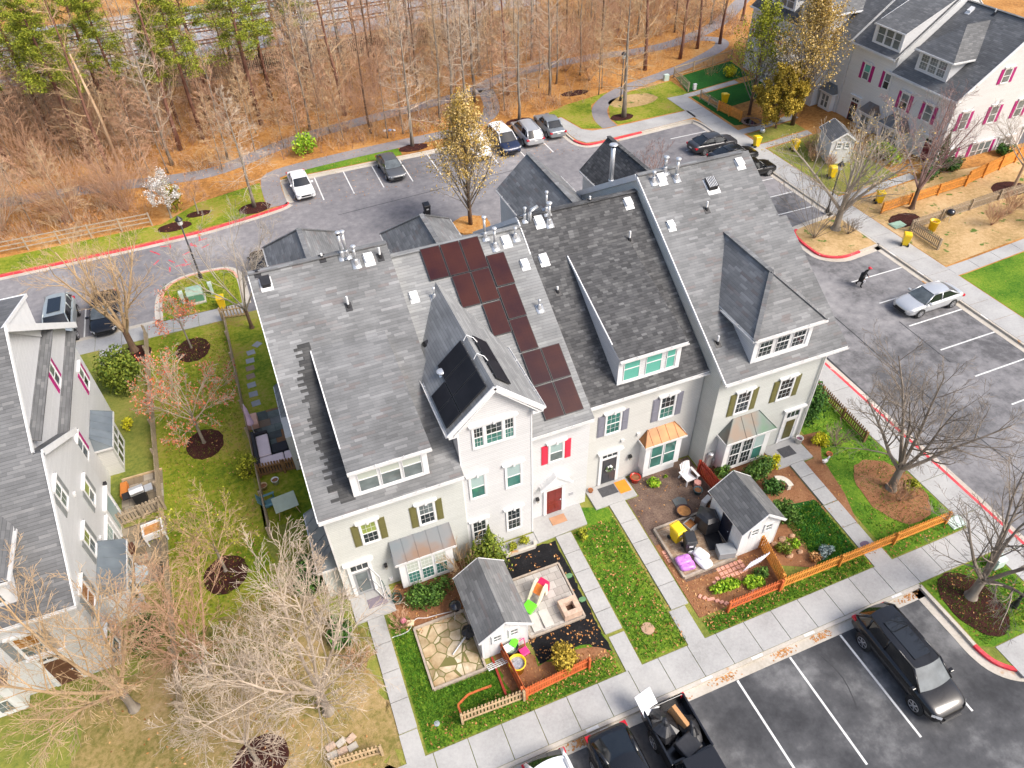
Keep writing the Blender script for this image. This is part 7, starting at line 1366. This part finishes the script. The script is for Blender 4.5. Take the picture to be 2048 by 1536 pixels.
t = thing('parasol', 'closed lilac parasol at the edge of the slate patio', 'parasol', (-3.85, 32.6, .56)); b = MB(); b.tube([(0, 0, 0), (0, 0, 2.5)], .025, 8); b.build('pole', WHITE, t); b = MB(); b.lathe([(.16, .9), (.2, 1.0), (.13, 1.5), (.1, 2.1), (.03, 2.42)], 0, 0, 9); b.build('canopy', mat('lilac_fabric', (.62, .45, .6), .9), t); b = MB(); b.lathe([(.25, 0), (.25, .08), (.05, .12)], 0, 0, 16); b.build('base', BLACK, t)
b = MB(); b.box(-4.2, -3.5, 33.0, 34.0, .6, 1.0); tag(b.build('storage_box', mat('peach_plastic', (.6, .36, .28), .7), bevel=.04), 'peach coloured box behind the lilac parasol', 'box')
t = thing('barbecue', 'silver lidded gas barbecue with black side shelves on the old pavers', 'barbecue', (-10.05, 29.95, .6), .15); b = MB(); b.box(-.32, .32, -.25, .25, .1, .85); b.build('cart', BLACK, t); b = MB(); b.xprism([(-.27, .86), (-.27, 1.05), (-.1, 1.17), (.12, 1.15), (.27, 1.0), (.27, .86)], -.34, .34); l_ = b.build('hood', GALV, t, bevel=.02); b = MB(); b.bar((-.28, -.31, 1.0), (.28, -.31, 1.0), .03, .03); b.build('handle', CHROME, l_)
for s in (-1, 1): b = MB(); b.box(s*.36, s*.75, -.24, .24, .8, .85); b.build('side_shelf', BLACK if s < 0 else GALV, t)
t = thing('planter_trolley', 'white raised planter trolley full of dead leaves', 'planter', (-9.4, 27.2, .58), .12); b = MB()
for q in ((-.5, .5, -.42, -.34), (-.5, .5, .34, .42), (-.5, -.42, -.34, .34), (.42, .5, -.34, .34)): b.box(*q, .45, .85)
b.build('box', WHITE, t); b = MB(); b.box(-.42, .42, -.34, .34, .45, .7); b.build('soil', LF['rust'][1], t)
for x, y in ((-.45, -.38), (.45, -.38), (.45, .38), (-.45, .38)): b = MB(); b.bar((x, y, 0), (x, y, .45), .07, .07); b.build('leg', WHITE, t)
b = MB(); b.box(-11.1, -10.75, 30.5, 31.5, .58, .9); b.box(-11.05, -10.8, 30.55, 31.2, .9, .93); tag(b.build('planter_box', mat('orange_wood', (.5, .17, .03), .8), bevel=.02), 'narrow orange planter box against the white end house', 'planter'); b = MB(); b.box(-11.05, -10.5, 26.6, 27.1, .58, .95); tag(b.build('storage_box', mat('dark_brown_wood', (.1, .035, .02), .8), bevel=.02), 'dark brown box beside the tin roofed bay', 'box')
def kettle(label, x, y, r=.29):
    t = thing('kettle_barbecue', label, 'barbecue', (x, y, gh(x, y)))
    b = MB(); b.ball((0, 0, .72), r, 10, 0, (1, 1, .85)); b.build('bowl', mat('black_enamel', (.01, .01, .015), .15, coat=.5), t, True)
    for i in range(3): a = i*2.1; b = MB(); b.tube([(math.cos(a)*.15, math.sin(a)*.15, .55), (math.cos(a)*.32, math.sin(a)*.32, 0)], .014, 6); b.build('leg', GALV, t)
    b = MB(); b.tube([(-.06, 0, .72+r*.85), (-.06, 0, .78+r*.85), (.06, 0, .78+r*.85), (.06, 0, .72+r*.85)], .012, 6); b.build('handle', BLACK, t)
kettle('black kettle barbecue behind the light roofed shed', 3.32, 17.3); kettle('navy black kettle barbecue behind the far picket fence', 50.3, 34.6, .33)
bag('rubbish_bag', 'black rubbish bag against the wall of the light roofed shed', 'rubbish bag', 3.5, 16.2, .36, .32, seed=5, sq=(.8, 1.1, .7)); b = MB(); b.tube([(2.55, 15.5, .42), (3.35, 16.05, .5)], [.03, .045], 8); tag(b.build('downpipe_offcut', WHITE, smooth=True), 'white pipe lying across the flagstones', 'pipe')
b = MB(); b.lathe([(.5, 0), (.62, .2), (.6, 1.0), (.4, 1.15), (.02, 1.18)], 0, 0, 5); o = b.build('barbecue_cover', BAGM); o.location = (16.5, 16.95, .52); o.rotation_euler.z = .3; o.scale = (.95, 1.1, 1); tag(o, 'bulky black covered barbecue beside the black shed door', 'barbecue')
t = thing('storage_tote', 'grey plastic tub full of brown leaves behind the yellow bin', 'tub', (15.7, 17.15, .53), .3); b = MB()
for q in ((-.3, .3, -.25, -.22), (-.3, .3, .22, .25), (-.3, -.27, -.22, .22), (.27, .3, -.22, .22), (-.27, .27, -.22, .22)): b.box(*q, 0, .5 if q[1]-q[0] < .61 and q != (-.27, .27, -.22, .22) else .05)
b.build('tub', GREYPL, t); b = MB(); b.box(-.27, .27, -.22, .22, .05, .4); b.build('contents', LF['rust'][0], t)
b = MB(); b.box(-.42, .42, -.3, .3, 0, .42); b.box(-.44, .44, -.32, .32, .42, .5); o = b.build('storage_box', GREYPL, bevel=.03); o.location = (16.55, 15.25, .45); o.rotation_euler.z = -.25; tag(o, 'closed grey plastic box at the corner of the right shed', 'box')
t = thing('boot_tray', 'black tray lying in front of the black shed door', 'tray', (16.45, 16.1, .5), -.25); b = MB(); b.box(-.35, .35, -.5, .5, 0, .02); b.build('base', BLACK, t); b = MB()
for q in ((-.38, .38, -.53, -.47), (-.38, .38, .47, .53), (-.38, -.33, -.47, .47), (.33, .38, -.47, .47)): b.box(*q, 0, .1)
b.build('rim', BLACK, t)
def sack(label, x, y, z, rz, m, w=.55, l=.8, h=.16, g=None, seed=0):
    b = MB(); b.ball((0, 0, 0), 1, 8, 0); rr = random.Random(seed); b.v = [(math.copysign(abs(v[0])**.5, v[0])*w/2, math.copysign(abs(v[1])**.5, v[1])*l/2, v[2]*h*rr.uniform(.85, 1.1)) for v in b.v]; o = b.build('soil_bag', m, None, True); o.location = (x, y, z+h); o.rotation_euler.z = rz; return tag(o, label, 'bag', g)
PURP = mat('purple_bag', (.52, .2, .58), .35, var=.5, scale=5); WBAG = mat('white_bag', (.76, .76, .76), .35, var=.15, scale=8)
sack('purple and white soil bag, lower of two by the patio edge', 14.45, 15.35, .42, 1.4, PURP, seed=1); sack('purple and white soil bag lying on another', 14.4, 15.6, .55, 1.5, PURP, seed=2); sack('printed white soil bag in the middle of the patio front', 15.3, 15.25, .42, .2, WBAG, .65, .9, seed=3); sack('white soil bag overlapping the printed one', 15.35, 15.55, .55, .35, WBAG, .6, .8, seed=4); sack('small crumpled white bag behind the soil bags', 15.15, 15.95, .45, .9, WBAG, .4, .55, seed=5)
b = MB()
for i in range(8): b.bar((-.55+i*.157, 0, 0), (-.55+i*.157, .05, 1.25), .03, .02)
for k in range(7): b.bar((-.58, .012, .15+k*.17), (.58, .012, .15+k*.17), .03, .02)
o = b.build('lattice_panel', mat('lilac_white_paint', (.72, .68, .76), .6)); o.location = (17.4, 14.2, .3); o.rotation_euler = (.25, 0, .1); tag(o, 'leaning white lattice panel by the lime ground cover', 'lattice')
b = MB()
for i in range(7): b.bar((-.45+i*.15, 0, 0), (-.45+i*.15, 0, .6), .03, .02)
for k in range(4): b.bar((-.48, .012, .05+k*.17), (.48, .012, .05+k*.17), .03, .02)
o = b.build('lattice_panel', WHITE); o.location = (4.2, 14.55, .3); o.rotation_euler = (.9, 0, .05); tag(o, 'white lattice panel at the foot of the light roofed shed', 'lattice')
t = thing('air_conditioner', 'grey box fan unit behind the right shed', 'fan', (17.25, 18.1, .5), .4); b = MB(); b.box(-.3, .3, -.15, .15, 0, .6); b.build('case', mat('light_grey_plastic', (.5, .5, .5), .5), t, bevel=.05); b = MB(); b.tube([(0, -.152, .3), (0, -.165, .3)], [.22, .22], 20); b.build('fan_grille', BLACK, t)
b = MB(); b.lathe([(.17, 0), (.2, .05), (.2, .34), (.01, .35)], 0, 0, 6); o = b.build('stump_stool', mat('salmon_ceramic', (.62, .3, .25), .6)); o.location = (17.55, 19.35, .56); tag(o, 'salmon coloured block beside the white armchair', 'stool')
b = MB(); b.zprism([(-.35, -.25), (.3, -.3), (.38, .1), (.1, .32), (-.3, .25)], 0, .06); o = b.build('flat_stone', mat('dark_slate', (.12, .13, .13), .8), bevel=.01); o.location = (16.15, 18.8, .53); tag(o, 'flat dark slate lying in the bark above the fire bowl', 'stone')
b = MB(); P_ = curve([(-.05, .35), (.28, .2), (.42, -.1), (.4, -.4)], 4); ribbon(b, P_, .3, .36, .44); ribbon(b, [P_[2], P_[4]], .22, 0, .36); ribbon(b, [P_[-4], P_[-2]], .22, 0, .36); o = b.build('garden_bench', mat('pale_concrete', (.6, .56, .47), .9), bevel=.015); o.location = (21.5, 17.65, .45); tag(o, 'curved pale concrete bench in the shrub bed', 'bench')
t = thing('garden_ornament', 'white bird ornament standing in the bed by the front path', 'ornament', (24.75, 18.0, .48)); b = MB(); b.ball((0, 0, .28), .13, 8, 0, (1.4, .8, 1.1)); b.tube([(.1, 0, .36), (.17, 0, .5), (.2, 0, .56)], [.07, .04, .05], 8); b.tube([(-.12, 0, .32), (-.26, 0, .48)], [.07, .02], 8); b.build('body', WPL, t, True); b = MB(); b.tube([(0, .03, 0), (0, .03, .2)], .015, 5); b.tube([(0, -.03, 0), (0, -.03, .2)], .015, 5); b.build('leg', GREYPL, t)
HOSE = mat('green_hose', (.01, .06, .045), .4); b = MB(); hp = []
for i in range(60): a = i*.42; r_ = .28+.06*math.sin(i*.7); hp.append((.98+math.cos(a)*r_*.7, 19.0+math.sin(a)*r_, .66+.012*i*.35))
hp += [(.7, 19.2, .68), (.62, 19.5, .64), (.6, 19.8, .9), (.55, 19.92, 1.15)]; b.tube(hp, .018, 6); tag(b.build('garden_hose', HOSE, smooth=True), 'dark green hose coiled beside the sage house doorstep', 'hose')
b = MB(); b.ball((0, 0, .13), .14, 9); o = b.build('ball', mat('pink_rubber', (.75, .2, .35), .4), smooth=True); o.location = (.95, 17.85, .46); tag(o, 'pink ball lying beside the front path', 'ball'); b = MB(); b.zprism([(-.2, -.1), (.15, -.16), (.22, .08), (-.1, .17)], 0, .12); o = b.build('flat_stone', mat('cream_stone', (.6, .5, .33), .9), bevel=.02); o.location = (1.2, 17.65, .45); tag(o, 'cream stone beside the pink ball', 'stone')
t = thing('toy_trolley', 'pink toy push trolley beside the front of the light roofed shed', 'toy trolley', (5.5, 14.55, .3), .2); b = MB(); b.tube([(-.17, 0, .1), (-.17, .12, .75), (.17, .12, .75), (.17, 0, .1)], .025, 8); b.build('handle', PINKP, t); b = MB(); b.box(-.2, .2, -.35, .02, .1, .22); b.build('tray', PINKP, t, bevel=.03)
for x, y in ((-.2, -.3), (.2, -.3), (-.2, 0), (.2, 0)): b = MB(); b.ball((x, y, .07), .07, 6, 0, (.4, 1, 1)); b.build('wheel', BLACK, t)
tub('rubbish_barrel', 'black barrel heaped with white and lime toys by the shed', 'barrel', 4.95, 14.6, .35, .75, BLACK, fill=mat('mixed_toys', (.4, .5, .35), .6, var=.9, scale=9))
for i, (lb, m, p, r_) in enumerate((('white sheet of plastic sticking out of the black barrel', WHITE, (-.1, -.05, .78), (.5, .2, .3)), ('lime green toy lying on the black barrel', LIMEP, (.2, .05, .8), (.3, .3, .8)))): b = MB(); b.box(-.22, .22, -.16, .16, 0, .05); o = b.build('plastic_toy', m, bevel=.02); o.location = (4.95+p[0], 14.6+p[1], .3+p[2]); o.rotation_euler = r_; tag(o, lb, 'toy')
for lb, x, y in (('green valve cover in the black mulch, upper one', 8.98, 17.1), ('green valve cover in the black mulch, lower one', 9.05, 15.75)): b = MB(); b.lathe([(.17, 0), (.17, .05), (.01, .055)], 0, 0, 6); o = b.build('valve_cover', mat('valve_green', (.1, .22, .1), .7)); o.location = (x, y, gh(x, y)+.025); o.scale = (1.2, .8, 1); tag(o, lb, 'valve cover')
def disc(name, label, x, y, r, m, cat='manhole cover'): b = MB(); b.lathe([(r, 0), (r, .05), (r*.85, .055), (.01, .06)], 0, 0, 24); o = b.build(name, m); o.location = (x, y, gh(x, y)); return tag(o, label, cat)
disc('manhole_cover', 'round tan manhole cover in the leafy front lawn', 11.2, 13.35, .3, mat('tan_cover', (.42, .27, .18), .8)); disc('manhole_cover', 'round purplish cover at the foot of the right front path', 23.35, 13.2, .26, mat('mauve_cover', (.16, .11, .16), .7)); disc('manhole_cover', 'small grey cover in the grass before the tan pickets', 1.0, 13.0, .12, mat('grey_cover', (.3, .33, .35), .7))
UGR = mat('utility_green', (.28, .42, .33), .5, var=.06); UGD = mat('utility_green_dark', (.12, .3, .19), .5, var=.06); UPALE = mat('pale_utility_green', (.5, .6, .54), .5, var=.06)
t = thing('electricity_cabinet', 'green electricity cabinet on the grass island', 'cabinet', (-6.05, 48.55, .14)); b = MB(); b.box(-.62, .62, -.6, .5, 0, .1); b.build('base', KERB, t); b = MB(); b.xprism([(-.42, .1), (-.48, .72), (-.1, .98), (.4, .98), (.4, .1)], -.55, .55); b.build('case', [UGR], t, bevel=.02); b = MB(); b.add([(-.52, -.5, .73), (.52, -.5, .73), (.52, -.44, .12), (-.52, -.44, .12)], [(0, 1, 2, 3)]); b.build('door', UGD, t)
for lb, x, y in (('pale green utility pedestal left of the electricity cabinet', -6.95, 48.5), ('pale green utility pedestal right of the electricity cabinet', -4.92, 48.85)): b = MB(); b.box(-.11, .11, -.11, .11, 0, .95); b.box(-.14, .14, -.14, .14, .7, 1.05); o = b.build('utility_pedestal', UPALE, bevel=.04); o.location = (x, y, .14); tag(o, lb, 'pedestal')
for lb, x, y, w in (('flat green utility lid in the corner of the lawn by the pavement', 28.55, 12.45, .45), ('pale green utility box in the corner island', 28.3, 9.8, .3), ('flat green lid in the soil by the side pavement', 46.75, 36.0, .6), ('small pale green pedestals beside the watered lawn', 46.0, 70.4, .3)):
    b = MB(); b.box(-w, w, -w*.7, w*.7, 0, .07 if w > .31 else .6); b.box(-w*.9, w*.9, -w*.6, w*.6, .07 if w > .31 else .6, .1 if w > .31 else .68); o = b.build('utility_box', UPALE if w < .5 else UGR, bevel=.02); o.location = (x, y, gh(x, y)); tag(o, lb, 'utility box')
b = MB(); b.box(-.18, .18, -.12, .12, 0, .55); b.box(-.2, .2, -.14, .14, .55, .62); o = b.build('utility_box', WPL, bevel=.02); o.location = (47.3, 66.6, .22); tag(o, 'small white box on the watered lawn beside the far path', 'utility box')
b = MB(); b.ball((0, 0, .25), .27, 10); o = b.build('garden_sphere', mat('silver_globe', (.6, .62, .63), .2, .5), smooth=True); o.location = (47.3, 54.5, .2); tag(o, 'silvery globe in the bed by the garden steps', 'ornament')
t = thing('garden_pond', 'dark pond ringed with brown stones by the cedar fence', 'pond', (47.8, 56.9, .25)); b = MB(); b.lathe([(.8, .03), (.01, .031)], 0, 0, 20); b.build('water', mat('dark_water', (.01, .012, .012), .08), t); rr = random.Random(4)
for i in range(22): a = i*6.283/22; b = MB(); b.ball((math.cos(a)*.9, math.sin(a)*.9, .08), rr.uniform(.1, .17), 5, 0, (1.2, 1, .7)); b.build('stone', mat('brown_stone', (.22, .14, .1), .9, var=.4), t)
# ------------------------------------------------------------------ lamps, posts, person
def lamp(label, x, y, h, m=BLACK):
    t = thing('street_lamp', label, 'street lamp', (x, y, gh(x, y))); b = MB(); b.lathe([(.14, 0), (.15, .25), (.09, .5), (.065, .7), (.055, h-.45)], 0, 0, 12); b.build('post', m, t, True); b = MB(); b.lathe([(.09, h-.45), (.17, h-.38), (.2, h-.05)], 0, 0, 8); b.build('lantern', mat('lamp_glass', (.6, .6, .56), .2), t); b = MB(); b.lathe([(.27, h-.06), (.27, h), (.1, h+.2), (.03, h+.3)], 0, 0, 8); b.build('cap', m, t)
lamp('black street lamp on the grass island', -5.57, 51.35, 5.0); lamp('black street lamp beside the big bare tree on the corner lawn', 38.75, 67.5, 4.8); lamp('black street lamp on the front corner island', 27.25, 7.85, 5.0); lamp('black street lamp behind the lot island tree', 43.05, 39.9, 4.2)
t = thing('person', 'person in a black coat and reddish cap walking across the parking lines', 'person', (38.5, 30.85, 0), rad(-150))
def skin(name, joints, bones, m):
    me = bpy.data.meshes.new(name); me.from_pydata([j[0] for j in joints], bones, []); o = bpy.data.objects.new(name, me); COL.objects.link(o); o.parent = t; md = o.modifiers.new('skin', 'SKIN'); md.use_smooth_shade = True
    for v, j in zip(me.skin_vertices[0].data, joints): v.radius = j[1]
    me.skin_vertices[0].data[0].use_root = True; s = o.modifiers.new('sub', 'SUBSURF'); s.levels = 1; s.render_levels = 2; me.materials.append(m); return o
# facing +y: bent slightly forward, one leg ahead; coat and trousers over one continuous body
J = [((0, 0, .82), (.15, .12)), ((0, .05, 1.1), (.17, .13)), ((0, .14, 1.3), (.19, .13)), ((0, .2, 1.42), (.07, .07)), ((0, .24, 1.5), (.06, .06)),
     ((.1, .02, .76), (.095, .1)), ((.11, .16, .44), (.07, .075)), ((.11, .1, .08), (.05, .05)), ((.11, .24, .04), (.045, .035)),
     ((-.1, 0, .76), (.095, .1)), ((-.11, -.06, .44), (.07, .075)), ((-.11, -.3, .1), (.05, .05)), ((-.11, -.18, .04), (.045, .035)),
     ((.21, .14, 1.29), (.07, .07)), ((.26, .06, 1.02), (.058, .058)), ((.24, .2, .82), (.042, .042)), ((-.21, .14, 1.29), (.07, .07)), ((-.26, .12, 1.02), (.058, .058)), ((-.2, .32, .88), (.042, .042))]
skin('body', J, [(0, 1), (1, 2), (2, 3), (3, 4), (0, 5), (5, 6), (6, 7), (7, 8), (0, 9), (9, 10), (10, 11), (11, 12), (2, 13), (13, 14), (14, 15), (2, 16), (16, 17), (17, 18)], mat('black_clothes', (.008, .008, .009), .8))
SK = mat('skin', (.35, .2, .14), .6)
b = MB(); b.ball((0, .28, 1.6), .105, 8, 0, (.85, 1, 1.15)); b.ball((0, .385, 1.59), .02, 4); h_ = b.build('head', SK, t, True)
b = MB(); b.ball((0, .265, 1.645), .115, 8, 0, (.92, 1.02, .85)); b.box(-.07, .07, .34, .43, 1.64, 1.655); b.build('cap', mat('red_cap', (.5, .03, .05), .8), h_, True)
for s, p in ((1, (.24, .22, .79)), (-1, (-.19, .36, .86))):
    b = MB(); b.ball(p, .042, 6, 0, (.8, 1, 1.3))
    for i in range(4): b.tube([(p[0]-.03+.02*i, p[1]+.02, p[2]-.04), (p[0]-.03+.02*i, p[1]+.035, p[2]-.085), (p[0]-.03+.02*i, p[1]+.015, p[2]-.11)], [.011, .01, .008], 6)
    b.tube([(p[0]-s*.03, p[1]+.02, p[2]), (p[0]-s*.05, p[1]+.05, p[2]-.04)], [.012, .009], 6); b.build('hand', SK, t, True)
b = MB(); b.lathe([(.26, .5), (.23, .8), (.2, 1.1)], 0, .02, 16); b.v = [(x, y*.8, z) for x, y, z in b.v]; b.build('coat', mat('black_coat', (.01, .01, .011), .7), t, True)
b = MB(); b.box(.25, .31, .2, .34, .62, .78); tag(b.build('paper_bag', WPL), None); bpy.data.objects['paper_bag'].location = (38.5, 30.85, 0); bpy.data.objects['paper_bag'].rotation_euler.z = rad(-150); tag(bpy.data.objects['paper_bag'], 'small white bag in the hand of the walking person', 'bag')
# ------------------------------------------------------------------ oddments
b = MB()
for x, y in ((15.0, 10.36), (17.8, 10.36), (12.4, 10.36), (22.8, 10.36), (9.6, 10.36), (6.9, 10.36)): b.box(x-.28, x+.28, 10.3, 10.42, .15, .158)
for y in (33, 30.2, 27.3, 24.5): b.box(43.4, 43.5, y-.3, y+.3, .15, .158)
struct(b.build('kerb_markings', LINE)); b = MB(); rr = random.Random(2)
for i in range(16): x = rr.uniform(-9, -5.2); y = rr.uniform(52.8, 57.5); a = rr.uniform(0, 3); b.bar((x, y, .004), (x+math.cos(a)*.7, y+math.sin(a)*.7, .004), .1, .004)
struct(b.build('survey_paint_marks', mat('red_spray_paint', (.6, .05, .08), .8)))
b = MB()
for k in range(5): b.bar((-11, 85+k*.35, .25+.06*k), (-8.2, 85.6+k*.35, .25+.06*k), .25, .12)
tag(b.build('timber_stack', mat('grey_planks', (.3, .28, .27), .9)), 'stack of grey planks lying in the wood before the dark fence', 'timber'); 
for i, (dx, dy, m) in enumerate(((0, 0, WHITE), (.5, -.1, mat('blue_litter', (.2, .3, .5), .6)), (.9, -.3, WHITE))): b = MB(); b.box(-.2, .2, -.13, .13, 0, .12); o = b.build('litter', m, bevel=.03); o.location = (13.8+dx, 70.9+dy, .14); o.rotation_euler = (.2, .1, i*.8); tag(o, ['white piece of litter at the edge of the wood', 'blue piece of litter at the edge of the wood', 'second white piece of litter at the edge of the wood, right of the blue one'][i], 'litter')
for i in range(6): b = MB(); b.box(-.2, .2, -.12, .12, 0, .14); o = b.build('concrete_block', [KERB, mat('buff_block', (.5, .36, .27), .9)][i % 2], bevel=.01); o.location = (-3.3+.42*(i % 3), 13.4+.35*(i//3), .22); o.rotation_euler.z = .1*i; tag(o, 'loose concrete block near the pickets at the bottom edge', 'block', 'loose blocks near the pickets')
